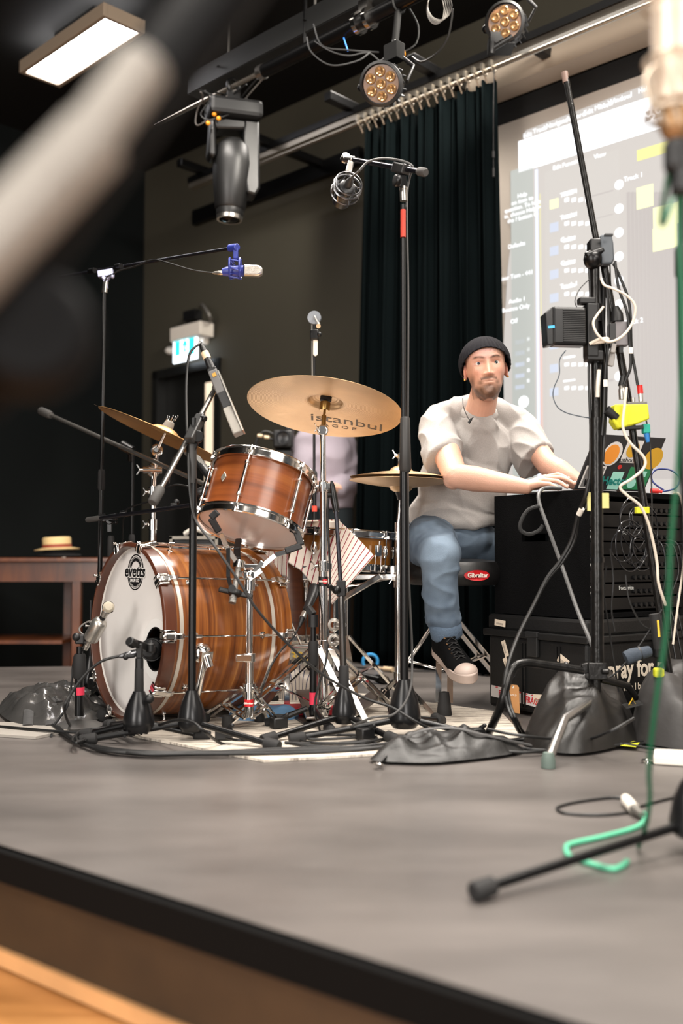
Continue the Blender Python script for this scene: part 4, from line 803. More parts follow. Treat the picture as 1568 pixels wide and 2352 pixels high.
# ---------------------------------------------------------------- microphone stands and microphones
def leg(o, a, b, r=.0095, name='leg', m=None, foot=.017, fl=.045):
    a = V(a); b = V(b); d = (b - a).normalized()
    l = build(MB().cyl(a, b, r, n=12), name, m or blk, o)
    build(MB().lathe([(foot*.6, -fl*.55), (foot, -fl*.45), (foot*1.05, fl*.5), (foot*.9, fl*.58), (.001, fl*.6)], fr(b - d*.01, d), 16), 'rubber_foot', rub, l); return l
def bell(o, c, r=.042, h=.09, z0=.065, m=None):
    return build(MB().lathe([(r*.7, z0 - .03), (r*.98, z0 - .012), (r, z0), (r*.97, z0 + .015), (r*.8, z0 + h*.5), (r*.5, z0 + h*.85), (r*.36, z0 + h), (.012, z0 + h)], Matrix.Translation(V((c.x, c.y, 0))), 28), 'leg_housing', m or mat('satin_black_casting', (30, 30, 31), .28, .4), o)
def mstand(label, bx, Y, topy, feet, joints=(), r=.0095, r2=.0075, cone=True, name='microphone_stand', topx=None, z0=.065, m=None, group=None, cr=.042, ch=.09, grip=True):
    c = P(bx, 1500, Y); c = V((c.x, c.y, 0)); tp = P(topx if topx else bx, topy, Y) if topx else V((c.x, c.y, P(bx, topy, Y).z))
    o = thing(name, label, 'microphone stand', c, group)
    low = V((c.x, c.y, .04)); js = [low] + [low.lerp(tp, (P(bx, j, Y).z - .04)/(tp.z - .04)) for j in joints] + [tp]
    for i in range(len(js) - 1):
        rr = r if i == 0 else r2
        build(MB().cyl(js[i], js[i+1], rr, n=14), 'lower_tube' if i == 0 else 'upper_tube', m or blk, o)
        if i > 0 and grip: build(MB().lathe([(r*1.2, -.04), (r*1.5, -.032), (r*1.4, .03), (r*1.1, .04)], fr(js[i], tp - low), 16), 'clutch_grip', rub, o)
    if cone: bell(o, c, cr, ch, z0)
    for f in feet:
        q = G(*f, .017) if len(f) == 2 else V(f); leg(o, V((c.x, c.y, z0 - .005)) + (V((q.x, q.y, 0)) - c).normalized()*.02, q)
    return o, tp
def boom(o, a, b, r=.007, grip=0, m=None, gr=.0135):
    a = V(a); b = V(b); bm = build(MB().cyl(a, b, r, n=12), 'boom_arm', m or mat('boom_gunmetal', (92, 90, 88), .25, .9), o)
    if grip: d = (a - b).normalized(); build(MB().lathe([(gr*.8, -grip), (gr, -grip*.8), (gr, 0), (gr*.8, .006), (.001, .006)], fr(a, d), 18), 'boom_end_grip', mat('grey_rubber_grip', (62, 60, 58), .7), bm)
    return bm
def tilt(o, c, d, s=.03, m=None):
    mb = MB().lathe([(s*.42, -s*.35), (s*.5, -s*.25), (s*.5, s*.25), (s*.42, s*.35)], fr(c, V((0, 1, 0))), 18).bar(V(c) - V((0, 0, s*1.4)), V(c), s*.55, s*.45, (0, 1, 0)); mb.bar(V(c) - V(d).normalized()*s*.9 + V((0, 0, s*.4)), V(c) + V(d).normalized()*s*.9 + V((0, 0, s*.4)), s*.75, s*.75)
    mb.cyl(V(c) + V((0, -s*.3, 0)), V(c) + V((s*.9, -s*.9, -s*.2)), s*.12, n=8).sph(V(c) + V((s*1.0, -s*1.0, -s*.25)), s*.24, nu=10, nv=6)
    return build(mb, 'tilt_joint', m or blk, o, bevel=.0015)
def xlr(mb, a, b, r=.0095):
    a = V(a); b = V(b); return mb.tube([a, a.lerp(b, .45), a.lerp(b, .5), a.lerp(b, .8), b], [r, r, r*.85, r*.7, r*.38], 14)
silver = mat('silver_mic_body', (196, 192, 184), .28, .9); grille = mat('silver_mesh_grille', (172, 168, 160), .4, .8, bump=1., bs=900)
blackmic = mat('black_mic_body', (26, 26, 27), .38)
bluem = mat('blue_lit_mount_plastic', (40, 52, 128), .4)  # blue projector light put into the colour of mount, swivel and microphone base
# A: tall left stand behind the bass drum with side-address mic on shock mount
oa, ta = mstand('tall black microphone stand at the far left behind the bass drum', 226, 3.9, 672, [(150, 1590), (300, 1600), (262, 1560)], (1102,), topx=240)
YA = 3.9; j = P(243, 636, YA); tilt(oa, j, (1, 0, .15), .034, mat('silver_blue_tilter', (150, 152, 176), .35, .6)); build(MB().cyl(ta, j - V((0, 0, .02)), .012), 'neck', chrome_dull, oa)
boom(oa, P(136, 636, 4.3), P(526, 571, 3.6), .0062, m=mat('black_gloss_boom', (50, 50, 56), .2, .8))
for x, y in ((212, 622), (272, 612)): build(MB().cyl(P(x - 6, y + 1, YA + .02), P(x + 6, y - 1, YA - .02), .0105), 'boom_collar', blk, oa)
tm_ = thing('condenser_microphone', 'silver microphone in a blue-lit shock mount at the end of the left boom', 'microphone', P(540, 610, 3.58)); c = P(540, 618, 3.58)
build(MB().cyl(P(527, 570, 3.6), P(545, 568, 3.57), .014, n=16).box(P(541, 580, 3.58), (.018, .02, .05)).bar(P(541, 585, 3.58), P(540, 598, 3.58), .014, .014), 'swivel', bluem, tm_, bevel=.003)
mb = MB()
for dx in (-.018, .018): mb.tor(c + V((dx, 0, .002)), (1, 0, 0), .037, .0035, 24, 6)
for k in range(6): a = k*PI/3; mb.tube([c + V((-.022, .036*math.cos(a), .036*math.sin(a))), c + V((.022, .036*math.cos(a + .5), .036*math.sin(a + .5)))], .003, 6)
for k in range(8): a = k*PI/4; mb.tube([c + V((-.018, .036*math.cos(a), .036*math.sin(a))), c + V((0.0, .02*math.cos(a + .4), .02*math.sin(a + .4)))], .0014, 5)
build(mb, 'shock_mount_cage', bluem, tm_)
A_ = P(500, 627, 3.6); build(xlr(MB(), P(512, 627, 3.59), P(488, 627, 3.6), .008), 'cable_plug', silver, tm_)
build(MB().tube([P(512, 625, 3.59), P(530, 623, 3.585), P(560, 622, 3.58)], [.014, .02, .02], 20), 'microphone_base', bluem, tm_)
Mm = XYM(P(560, 622, 3.58), (1, 0, -.02), (0, 0, 1)); build(MB().prism([(0, -.02), (.055, -.02), (.068, -.012), (.068, .008), (.055, .018), (0, .02)], Mm @ Matrix.Translation(V((0, 0, -.014))), .03), 'microphone_body', silver, tm_, bevel=.004)
build(MB().prism([(.004, -.016), (.053, -.016), (.063, -.009), (.063, .006), (.053, .014), (.004, .015)], Mm @ Matrix.Translation(V((0, 0, .0155))), .003), 'grille', grille, tm_, bevel=.002)
cable('microphone_cable', 'thin dark cable running from the left boom microphone along its boom', [P(488, 627, 3.6), P(440, 620, 3.62), P(380, 602, 3.66), P(350, 597, 3.72), P(310, 612, 3.8), P(262, 628, 3.86), P(238, 668, 3.88), P(238, 900, 3.88), P(228, 1180, 3.88), P(226, 1290, 3.9), P(222, 1400, 3.95)], .003)
# B: centre-left stand with pencil style mic
ob, tb_ = mstand('black microphone stand in front of the bass drum with a silver boom', 441, 3.0, 960, [(196, 1700), (630, 1712), (430, 1668)], (1100,), r=.0118, r2=.0085, grip=False)
build(MB().cyl(P(441, 1110, 3.0), P(441, 1020, 3.0), .014, n=18), 'clutch_grip', mat('dark_grey_grip', (44, 43, 42), .5), ob)
jb = P(449, 985, 3.0); boom(ob, P(352, 1152, 2.84), P(494, 893, 3.14), .0085, .055, mat('satin_steel_boom', (150, 148, 144), .22, .95), .0155)
build(MB().bar(P(434, 1012, 2.965), P(462, 955, 3.035), .03, .024), 'boom_clamp', mat('gunmetal_casting', (80, 80, 80), .3, .8), ob, smooth=False, bevel=.004)
build(MB().lathe([(.018, -.012), (.021, 0), (.018, .012)], fr(P(452, 1003, 2.99), (.4, -1, 0)), 20).bar(P(452, 1003, 3.), P(441, 1035, 3.0), .022, .02, (0, 1, 0)).cyl(P(462, 960, 3.02), P(472, 962, 3.01), .009), 'tilt_joint', blk, ob, bevel=.002)
mcb = thing('pencil_microphone', 'black and silver pencil microphone pointing down from the silver boom', 'microphone', P(515, 900, 3.12))
axb = (P(556, 998, 3.06) - P(478, 822, 3.14)).normalized(); pm = lambda x, y, Y=3.1: P(x, y, Y)
sideb = V((axb.z, 0, -axb.x)).normalized()
a0, a1, a2, a3, a4 = P(484, 838, 3.13), P(492, 860, 3.125), P(502, 888, 3.115), P(524, 938, 3.09), P(548, 998, 3.06)
Mx = XYM(a1, axb, sideb)
def boxalong(mb, a, b, w_, h, m=None): return mb.bar(a, b, w_, h, sideb)
build(boxalong(MB(), a1 - axb*.01, a2 + axb*.03, .034, .03), 'microphone_clip', mat('grey_clip', (96, 95, 94), .45), mcb, smooth=False, bevel=.004)
build(MB().cyl(P(494, 893, 3.14), P(503, 880, 3.12), .012), 'swivel', greym, mcb)
build(boxalong(MB(), a1 - axb*.02, a3, .028, .03), 'microphone_body', blackmic, mcb, smooth=False, bevel=.003)
build(boxalong(MB(), a3, a4, .031, .031), 'capsule_grille', grille, mcb, smooth=False, bevel=.004)
build(MB().bar(a1 + sideb*-.0165 , a4 + sideb*-.0175, .033, .004, sideb), 'silver_side_rail', silver, mcb, smooth=False)
build(MB().bar(a1 - axb*.001 + V((0, -.018, 0)), a1 + axb*.012 + V((0, -.018, 0)), .012, .003, (0, 1, 0)), 'gold_emblem', mat('gold_emblem', (220, 170, 90), .3, .9), mcb, smooth=False)
build(MB().cyl(a1 - axb*.02, a1 - axb*.045, .013).cyl(a1 - axb*.045, a1 - axb*.06, .0115), 'microphone_tail', blackmic, mcb)
build(MB().cyl(a1 - axb*.06, a1 - axb*.085, .0125, n=14), 'taped_plug', mat('masking_tape', (222, 200, 164), .6, bump=.5, bs=60), mcb)
build(MB().tube([a1 - axb*.085, a1 - axb*.10, a1 - axb*.125], [.011, .009, .005], 12), 'plug_boot', blkp, mcb)
cable('microphone_cable', 'black cable arching from the pencil microphone down the stand and across the drums', [a1 - axb*.12, P(458, 790, 3.15), P(436, 812, 3.13), P(428, 870, 3.1), P(428, 960, 3.05), P(432, 1060, 2.98), P(438, 1150, 2.965), P(452, 1200, 2.96), P(490, 1250, 2.94), P(545, 1330, 2.93), P(590, 1400, 2.93), P(660, 1478, 2.95), P(735, 1545, 2.98), P(830, 1600, 3.0), P(900, 1625, 3.0), P(960, 1660, 2.98), G(1040, 1700, .004), G(1130, 1712, .004)], .0042)
# C: small boom for the rack tom microphone
oc, tc_ = mstand('low black microphone stand behind the bass drum with a short boom toward the rack tom', 252, 3.72, 1232, [(190, 1610), (330, 1600), (255, 1580)], (1255,), r=.009, r2=.0065)
tilt(oc, P(252, 1196, 3.72), (1, 0, .15), .03)
boom(oc, P(202, 1194, 3.76), P(440, 1160, 3.42), .0075, .075, mat('black_gloss_boom', (0, 0, 0)), .0105)
for x, y in ((235, 1188), (283, 1180), (400, 1162)): build(MB().cyl(P(x - 7, y, 3.74 - (x - 235)*.0015), P(x + 7, y - 2, 3.74 - (x - 235)*.0015), .0105), 'boom_collar', blk, oc)
build(MB().sph(P(405, 1153, 3.5), .011).cyl(P(405, 1150, 3.5), P(405, 1160, 3.5), .005), 'locking_knob', blkp, oc)
tmc = thing('dynamic_microphone', 'black microphone pressed against the left rim of the rack tom', 'microphone', P(455, 1145, 3.4))
build(MB().tube([P(440, 1160, 3.42), P(458, 1158, 3.4), P(470, 1152, 3.38)], .009).cyl(P(466, 1136, 3.38), P(464, 1172, 3.38), .014, n=16).box(P(471, 1130, 3.38), (.02, .02, .04)), 'clip', blkp, tmc, bevel=.002)
build(MB().lathe([(.012, 0), (.017, .01), (.02, .03), (.02, .045), (.001, .05)], fr(P(452, 1132, 3.4), (.6, 0, .1)), 20), 'microphone_head', blackmic, tmc)
build(xlr(MB(), P(452, 1130, 3.4), P(428, 1116, 3.42), .009), 'plug', blkp, tmc)
cable('microphone_cable', 'thin dark cable arching left from the rack tom microphone to its boom', [P(428, 1116, 3.42), P(400, 1114, 3.45), P(365, 1130, 3.5), P(345, 1150, 3.52), P(300, 1165, 3.6), P(285, 1182, 3.68), P(280, 1250, 3.8), P(270, 1350, 3.9)], .003)
# D: long silver boom from the left to the rim of the rack tom
od, td_ = mstand('black microphone stand behind the bass drum carrying a long silver boom', 300, 4.15, 1040, [(380, 1590), (320, 1560), (250, 1560)], (1250,), r=.009)
boom(od, P(95, 944, 4.5), P(470, 1112, 3.52), .0085, .10, mat('silver_boom', (172, 168, 162), .25, .9), .0185)
build(MB().cyl(P(280, 1022, 4.14), P(304, 1036, 4.12), .02).cyl(P(300, 1030, 4.12), P(300, 1058, 4.14), .012), 'tilt_joint', blk, od)
md = thing('pencil_microphone', 'slim black and silver microphone angled behind the left rim of the rack tom', 'microphone', P(460, 1080, 3.55))
build(MB().tube([P(452, 1054, 3.57), P(500, 1120, 3.5)], .0155, 16), 'microphone_body', blackmic, md); build(MB().tube([P(500, 1120, 3.5), P(512, 1138, 3.48)], .014, 16), 'grille', grille, md)
build(MB().bar(P(450, 1046, 3.55), P(486, 1092, 3.53), .006, .012), 'silver_side_rail', silver, md, smooth=False)
build(xlr(MB(), P(452, 1054, 3.57), P(424, 1040, 3.6), .011), 'plug', silver, md)
cable('microphone_cable', 'thin dark cable bowing left from the slim microphone behind the rack tom', [P(424, 1040, 3.6), P(404, 1042, 3.65), P(392, 1066, 3.68), P(388, 1110, 3.7)], .003)
# E: tall centre stand
oe, te = mstand('tallest black microphone stand in the middle with a short boom at the top', 928, 3.06, 470, [(676, 1697), (1106, 1690), (1010, 1655)], (1030,), r=.0125, r2=.0075, cr=.05, ch=.115, grip=False)
build(MB().lathe([(.0135, -.08), (.019, -.072), (.0165, .0), (.015, .085), (.0125, .09)], Matrix.Translation(P(930, 1025, 3.06)), 20), 'clutch_grip', mat('dark_grey_grip', (0, 0, 0)), oe)
build(MB().cyl(P(927, 462, 3.06), P(926, 432, 3.06), .0115, n=16).cyl(P(926, 436, 3.06), P(926, 430, 3.06), .013), 'threaded_neck', chrome_dull, oe)
redt = mat('red_tape', (196, 62, 44), .6); build(MB().cyl(P(925.5, 482, 3.055), P(925.5, 545, 3.055), .0080, n=14), 'red_tape_band', redt, oe)
je = P(921, 392, 3.06); boom(oe, P(975, 396, 2.98), P(806, 366, 3.25), .0085, .03, mat('black_gloss_boom', (0, 0, 0)), .0135)
build(MB().bar(P(908, 385, 3.08), P(934, 390, 3.04), .034, .03), 'boom_clamp', mat('gunmetal_casting', (0, 0, 0)), oe, smooth=False, bevel=.004)
build(MB().bar(P(922, 395, 3.06), P(926, 432, 3.06), .022, .02, (0, 1, 0)).lathe([(.017, -.01), (.02, 0), (.017, .008)], fr(P(911, 415, 3.03), (-1, -.4, 0)), 18), 'tilt_joint', blk, oe, bevel=.002)
me_ = thing('condenser_microphone', 'black microphone in a round shock mount hanging from the tall middle stand', 'microphone', P(797, 420, 3.2)); c = P(797, 430, 3.2)
ax_e = V((.25, -.93, .25)).normalized()
build(MB().cyl(P(812, 367, 3.24), P(790, 364, 3.27), .012).cyl(P(796, 358, 3.26), P(790, 368, 3.28), .016, n=8).bar(P(806, 372, 3.24), P(800, 396, 3.2), .02, .012, (0, 1, 0)), 'swivel', chrome_dull, me_, bevel=.002)
mb = MB().tor(c, ax_e, .046, .004, 32, 6).tor(c + ax_e*.02, ax_e, .044, .0025, 32, 6).tor(c - ax_e*.03, ax_e, .046, .0035, 32, 6)
Mf = fr(c, ax_e)
for k in range(8):
    a = k*PI/4; mb.tube([Mf @ V((.046*math.cos(a), .046*math.sin(a), 0)), Mf @ V((.046*math.cos(a + .2), .046*math.sin(a + .2), -.03))], .003, 6)
    mb.tube([Mf @ V((.046*math.cos(a), .046*math.sin(a), 0)), Mf @ V((.028*math.cos(a + .5), .028*math.sin(a + .5), -.01))], .0022, 6)
build(mb, 'shock_mount_cage', mat('dark_chrome_cage', (110, 110, 112), .25, .9), me_)
build(MB().lathe([(.03, -.08), (.03, -.01), (.026, .004), (.02, .008), (.001, .009)], Mf, 28), 'microphone_body', blackmic, me_)
build(MB().lathe([(.013, .008), (.013, .03), (.009, .04), (.005, .055)], Mf, 16), 'cable_plug', mat('dark_grey_grip', (0, 0, 0)), me_)
cable('microphone_cable', 'grey cable arching from the round shock mount microphone and down the tallest stand', [Mf @ V((0, 0, .05)), P(825, 392, 3.1), P(845, 372, 3.1), P(880, 364, 3.08), P(925, 370, 3.05), P(948, 384, 3.04), P(940, 410, 3.07), P(934, 470, 3.075), P(937, 700, 3.08), P(936, 1000, 3.085), P(938, 1300, 3.085), P(946, 1500, 3.08), P(940, 1590, 3.03), P(905, 1640, 2.98), P(850, 1650, 2.95), G(760, 1690, .005)], .0036, mat('grey_black_cable', (70, 69, 68), .4))
# F: far stand behind the crash cymbal
of, tf = mstand('slim black microphone stand behind the crash cymbal with a white tag near its top', 722, 4.0, 745, [(660, 1590), (790, 1580), (730, 1560)], (1105,), r=.009, r2=.0055, topx=721)
build(MB().prism([(-.009, -.035), (-.009, .03), (0, .038), (.009, .03), (.009, -.035), (0, -.042)], XYM(P(724, 795, 3.98), (1, 0, 0), (0, 0, 1)), .004), 'white_tag', white_pl, of, bevel=.002)
build(MB().cyl(P(716, 745, 3.99), P(717, 870, 3.99), .003), 'thin_rod', greym, of)
build(MB().box(P(722, 770, 3.98), (.034, .03, .04)).sph(P(733, 768, 3.97), .01), 'tilt_joint', blk, of, bevel=.004)
build(MB().cyl(P(722, 1162, 4.0), P(722, 1175, 4.0), .0100, n=14), 'red_tape_band', redt, of)
mf = thing('disc_microphone', 'round grey disc at the top of the far stand above the big cymbal', 'boom end', P(722, 731, 3.95))
cf = P(722, 731, 3.95); build(MB().lathe([(.001, -.004), (.023, -.004), (.027, .0), (.027, .012), (.001, .014)], fr(cf, (-.1, -1, .1)), 28), 'disc', mat('grey_disc', (112, 116, 122), .35, .3), mf)
build(MB().cyl(cf + V((0, -.015, .004)), P(730, 745, 3.78), .0045).cyl(P(730, 744, 3.79), P(731, 749, 3.75), .0085, n=16), 'rod', chrome_dull, mf)
# G: stand between crash stand and hi-hat (angled)
og = thing('microphone_stand', 'black microphone stand with a leaning upper tube right of the tall chrome cymbal stand', 'microphone stand', V((P(790, 1600, 3.14).x, 3.14, 0)))
cg = V((P(790, 1600, 3.14).x, 3.14, 0)); bell(og, cg, .038, .085, .065)
pj = P(783, 1355, 3.14); pt = P(769, 1135, 3.2)
build(MB().cyl(V((cg.x, cg.y, .1)), pj, .0105, n=14), 'lower_tube', mat('grey_gloss_tube', (96, 94, 92), .2, .9), og); build(MB().cyl(pj, pt, .0065, n=12), 'upper_tube', MATS['black_gloss_boom'], og)
build(MB().lathe([(.012, -.035), (.017, -.03), (.016, .03), (.012, .036)], fr(P(789, 1555, 3.14), (0, 0, 1)), 16), 'clutch_grip', rub, og)
build(MB().bar(pj - V((0, 0, .02)), pj + V((0, 0, .03)), .03, .024, (0, 1, 0)).sph(pj + V((-.014, -.015, 0)), .014, nu=12, nv=8).cyl(pj + V((-.02, -.01, 0)), pj + V((-.04, -.02, .015)), .008), 'clamp', blk, og, bevel=.003)
build(MB().tube([P(772, 1175, 3.19), P(767, 1145, 3.2), P(763, 1115, 3.2), P(761, 1104, 3.2)], [.010, .012, .008, .003], 16).cyl(P(752, 1137, 3.2), P(766, 1137, 3.2), .009), 'boom_joint', blk, og)
for f in ((612, 1700), (700, 1735) , (905, 1700)):
    if f[1] == 1735: continue
    q = G(f[0], f[1] - 2, .017); leg(og, V((cg.x, cg.y, .06)), q)
leg(og, V((cg.x, cg.y, .06)), V((cg.x + .03, cg.y + .28, .017)))
for i, z in enumerate((1435, 1470)): build(MB().tor(P(766, z, 3.2), (.3, -1, 0), .016, .006, 18, 8).cyl(P(772, z, 3.2), P(790, z, 3.14), .008), 'cable_clip', chrome_dull, og)
# H: short stand with chrome mic at far left of the kick
oh, th_ = mstand('short black microphone stand with round base at the left of the bass drum', 183, 3.25, 1485, [], (1530,), r=.0145, r2=.0105, cone=False)
ch_ = V((P(183, 1500, 3.25).x, 3.25, 0)); build(MB().lathe([(.075, .003), (.078, .01), (.06, .02), (.02, .026), (.001, .027)], Matrix.Translation(V((ch_.x + .0, ch_.y, 0))), 36), 'round_base', mat('grey_cast_base', (92, 90, 88), .4, .5), oh)
build(MB().cyl(P(183, 1578, 3.25), P(183, 1596, 3.25), .0152, n=16), 'tape_band', redtape, oh)
build(MB().box(P(185, 1468, 3.25), (.03, .03, .03)).sph(P(176, 1463, 3.24), .014).bar(P(188, 1470, 3.25), P(206, 1458, 3.24), .02, .02), 'tilt_joint', blkp, oh, bevel=.004)
mh_ = thing('condenser_microphone', 'silver bottle shaped microphone with a small ball grille in front of the left drum rim', 'microphone', P(225, 1440, 3.22))
a, b = P(209, 1466, 3.23), P(236, 1418, 3.20); dH = (b - a).normalized()
build(MB().tube([a - dH*.012, a - dH*.004, a + dH*.0, a + dH*.065, a + dH*.074, a + dH*.08], [.012, .022, .0245, .0245, .02, .01], 28), 'microphone_body', silver, mh_)
build(MB().cyl(a + dH*.08, a + dH*.092, .0095, n=16), 'black_collar', blkp, mh_); build(MB().cyl(a + dH*.092, a + dH*.112, .010, .013, n=16), 'neck', silver, mh_)
cb = a + dH*.128; build(MB().lathe([(.001, -.012), (.011, -.012), (.017, -.006), (.0185, .0), (.017, .006), (.011, .012), (.001, .012)], fr(cb, (.3, -.9, .25)), 24), 'ball_grille', mat('cream_mesh_grille', (206, 196, 176), .45, .4, bump=1., bs=700), mh_)
build(MB().tor(cb, (.3, -.9, .25), .0175, .003, 28, 6), 'grille_ring', chrome, mh_)
build(MB().cyl(a - dH*.03, a - dH*.01, .0075).cyl(a - dH*.045, a - dH*.03, .009), 'plug', silver, mh_)
cable('microphone_cable', 'thin silver cable looping from the bottle microphone to its stand', [a + dH*.01 + V((0, .02, 0)), P(208, 1428, 3.28), P(186, 1438, 3.28), P(183, 1450, 3.27), P(196, 1462, 3.26)], .003, MATS['grey_cable_jacket'])
cable('microphone_cable', 'black cable hanging behind the short round based stand down to the floor', [a - dH*.045, P(192, 1490, 3.24), P(170, 1520, 3.28), P(165, 1560, 3.28), P(155, 1620, 3.25), G(120, 1672, .006), G(118, 1690, .006)], .0038)
# I: kick microphone stand
oi, ti = mstand('short black microphone stand with bell base in front of the white drum head', 320, 2.98, 1520, [(190, 1690), (470, 1690), (250, 1665)], (1560,), r=.0095, r2=.0075, cr=.046, ch=.09)
build(MB().cyl(P(320, 1540, 2.98), P(320, 1512, 2.98), .0125, n=16), 'clutch_grip', blkp, oi); build(MB().cyl(P(320, 1568, 2.98), P(320, 1587, 2.98), .0102, n=16), 'tape_band', redtape, oi)
build(MB().sph(P(343, 1605, 2.95), .014, nu=12, nv=8), 'locking_knob', blkp, oi)
build(MB().bar(P(320, 1512, 2.98), P(320, 1478, 2.98), .018, .018, (0, 1, 0)).bar(P(298, 1474, 2.94), P(352, 1492, 3.06), .018, .022).cyl(P(296, 1472, 2.93), P(308, 1480, 2.95), .014, n=16).cyl(P(345, 1478, 3.02), P(345, 1498, 3.02), .013).cyl(P(290, 1508, 2.97), P(310, 1506, 2.97), .006).sph(P(289, 1509, 2.97), .009), 'tilt_joint', blkp, oi, bevel=.003)
mi_ = thing('kick_drum_microphone', 'black microphone reaching into the hole of the white drum head', 'microphone', P(350, 1500, 3.1))
a, b = P(340, 1494, 3.06), P(360, 1490, 3.28); build(MB().tube([a, a.lerp(b, .3), a.lerp(b, .35), b, b.lerp(b + (b - a), .1)], [.018, .02, .031, .034, .02], 26), 'microphone_body', blackmic, mi_)
for k in range(6): q = a.lerp(b, .4 + k*.1); build(MB().tor(q, b - a, .034, .0025, 24, 6), 'body_ring', blkp, mi_)
build(xlr(MB(), P(303, 1502, 3.0), P(272, 1508, 2.98), .0095).cyl(P(303, 1502, 3.0), P(318, 1498, 3.0), .0115), 'plug', mat('dark_chrome_cage', (0, 0, 0)), mi_)
cable('microphone_cable', 'black cable curving left and down from the kick drum microphone', [P(274, 1507, 2.98), P(235, 1518, 2.98), P(200, 1545, 2.98), P(165, 1590, 2.97), P(148, 1630, 2.96), G(165, 1672, .005), G(190, 1682, .005)], .0042)
# J: short stand by the floor tom
oj, tj_ = mstand('short black microphone stand with red tape between the bass drum and the chrome cymbal stand', 719, 3.28, 1432, [(620, 1660), (760, 1680), (705, 1640)], (1500,), r=.0115, r2=.009, cone=False)
build(MB().cyl(P(719, 1618, 3.28), P(719, 1590, 3.28), .0125, n=14), 'tape_band', redtape, oj); build(MB().cyl(P(719, 1440, 3.28), P(719, 1412, 3.28), .016), 'clip_base', blkp, oj)
mj = thing('dynamic_microphone', 'black handheld style microphone angled up toward the floor tom behind the striped towel', 'microphone', P(715, 1390, 3.3))
build(MB().tube([P(703, 1402, 3.3), P(716, 1372, 3.34), P(724, 1350, 3.37)], [.012, .017, .022], 18), 'microphone_body', blackmic, mj); build(MB().bar(P(706, 1394, 3.3), P(720, 1412, 3.29), .024, .02), 'clip', blkp, mj, smooth=False, bevel=.003)
build(MB().cyl(P(700, 1407, 3.3), P(694, 1420, 3.28), .0105, n=14), 'plug', silver, mj); build(MB().tube([P(694, 1420, 3.28), P(690, 1432, 3.27), P(686, 1442, 3.27)], [.0098, .007, .004], 12), 'plug_boot', blkp, mj)
cable('microphone_cable', 'black cable hanging from the floor tom microphone across the front of the bass drum shell', [P(686, 1440, 3.27), P(672, 1465, 3.2), P(640, 1500, 3.1), P(615, 1545, 3.08), P(600, 1590, 3.1), G(590, 1640, .005)], .0034)
# cable down beside the crash stand
cable('microphone_cable', 'black cable running down beside the tall chrome cymbal stand to the floor', [P(757, 1120, 3.28), P(752, 1180, 3.28), P(757, 1300, 3.28), P(756, 1420, 3.28), P(748, 1520, 3.25), P(730, 1580, 3.2), P(722, 1630, 3.1), G(735, 1680, .005)], .0036)
# foreground stands: big blurred boom (top left), condenser microphone and base (right edge)
dblk = mat('matt_black_tube', (6, 6, 7), .6, spec=.15)
fg = thing('foreground_microphone_stand', 'out of focus grey and black boom stand crossing the top left corner', 'microphone stand', V((-.33, .62, 0)))
YF = .60; gm = mat('satin_grey_tube', (150, 145, 138), .45, .35)
build(MB().cyl(P(-150, 700, .52), P(215, 320, .56), .0195, n=24), 'boom_arm', gm, fg)
build(MB().cyl(P(130, 420, .545), P(330, 150, .575), .0155, n=24), 'boom_tube', gm, fg)
build(MB().cyl(P(-160, 860, .56), P(620, -160, .66), .023, n=24), 'black_boom_arm', dblk, fg)
build(MB().lathe([(.03, -.02), (.036, -.01), (.036, .012), (.03, .02)], fr(P(75, 770, .58), (.2, -1, .1)), 28).cyl(P(75, 770, .6), P(-60, 900, .6), .02), 'clutch_knob', dblk, fg, bevel=.003)
build(MB().cyl(V((-.27, .60, -.2)), P(-90, 870, .60), .011), 'upright_tube', blk, fg)
for a in (R(80), R(200), R(320)): e = V((math.cos(a), math.sin(a), 0)); leg(fg, V((-.27, .6, -.14)), V((-.27, .6, ZL + .017)) + e*.3)
# right foreground stand
fs = thing('foreground_microphone_stand', 'out of focus black stand at the right edge with one long leg on the stage', 'microphone stand', V((.62, 1.75, 0)))
fb = G(1590, 1960, 0); fb = V((fb.x, fb.y, 0)); Yb = fb.y
leg(fs, V((fb.x - .01, fb.y, .055)), G(1100, 2044, .018), .0085, foot=.0155, fl=.04)
for a in (R(50), R(-60)): leg(fs, V((fb.x, fb.y, .06)), V((fb.x + .3*math.cos(a), fb.y + .3*math.sin(a), .017)), .0085)
build(MB().lathe([(.028, .03), (.04, .04), (.042, .06), (.034, .1), (.02, .13), (.011, .14)], Matrix.Translation(fb), 28), 'leg_housing', MATS['satin_black_casting'], fs)
build(MB().cyl(fb + V((0, 0, .1)), V((P(1570, 900, Yb).x, Yb, P(1570, 620, Yb).z)), .011).cyl(V((P(1570, 900, Yb).x, Yb, P(1570, 640, Yb).z)), V((P(1566, 300, Yb).x, Yb, P(1566, 270, Yb).z)), .0085), 'upright_tube', blk, fs)
build(MB().lathe([(.012, -.02), (.018, -.01), (.018, .04), (.012, .05)], Matrix.Translation(P(1571, 620, Yb)), 20), 'clutch_grip', rub, fs)
fm = thing('foreground_condenser_microphone', 'out of focus cream condenser microphone in a wire shock mount at the top right corner', 'microphone', P(1530, 200, 1.3))
cm = P(1548, 60, 1.35); creamm = mat('cream_microphone_enamel', (206, 190, 172), .35, .3)
build(MB().lathe([(.022, -.112), (.03, -.108), (.031, -.02), (.031, .09), (.02, .1)], Matrix.Translation(cm), 28), 'microphone_body', creamm, fm)
mb = MB()
for z in (-.125, -.05, .03): mb.tor(cm + V((0, 0, z)), (0, 0, 1), .041, .003, 28, 6)
for k in range(8): a = k*PI/4; mb.tube([cm + V((.041*math.cos(a), .041*math.sin(a), -.05)), cm + V((.03*math.cos(a + .4), .03*math.sin(a + .4), -.125)), cm + V((.016*math.cos(a + .8), .016*math.sin(a + .8), -.15))], .0024, 6)
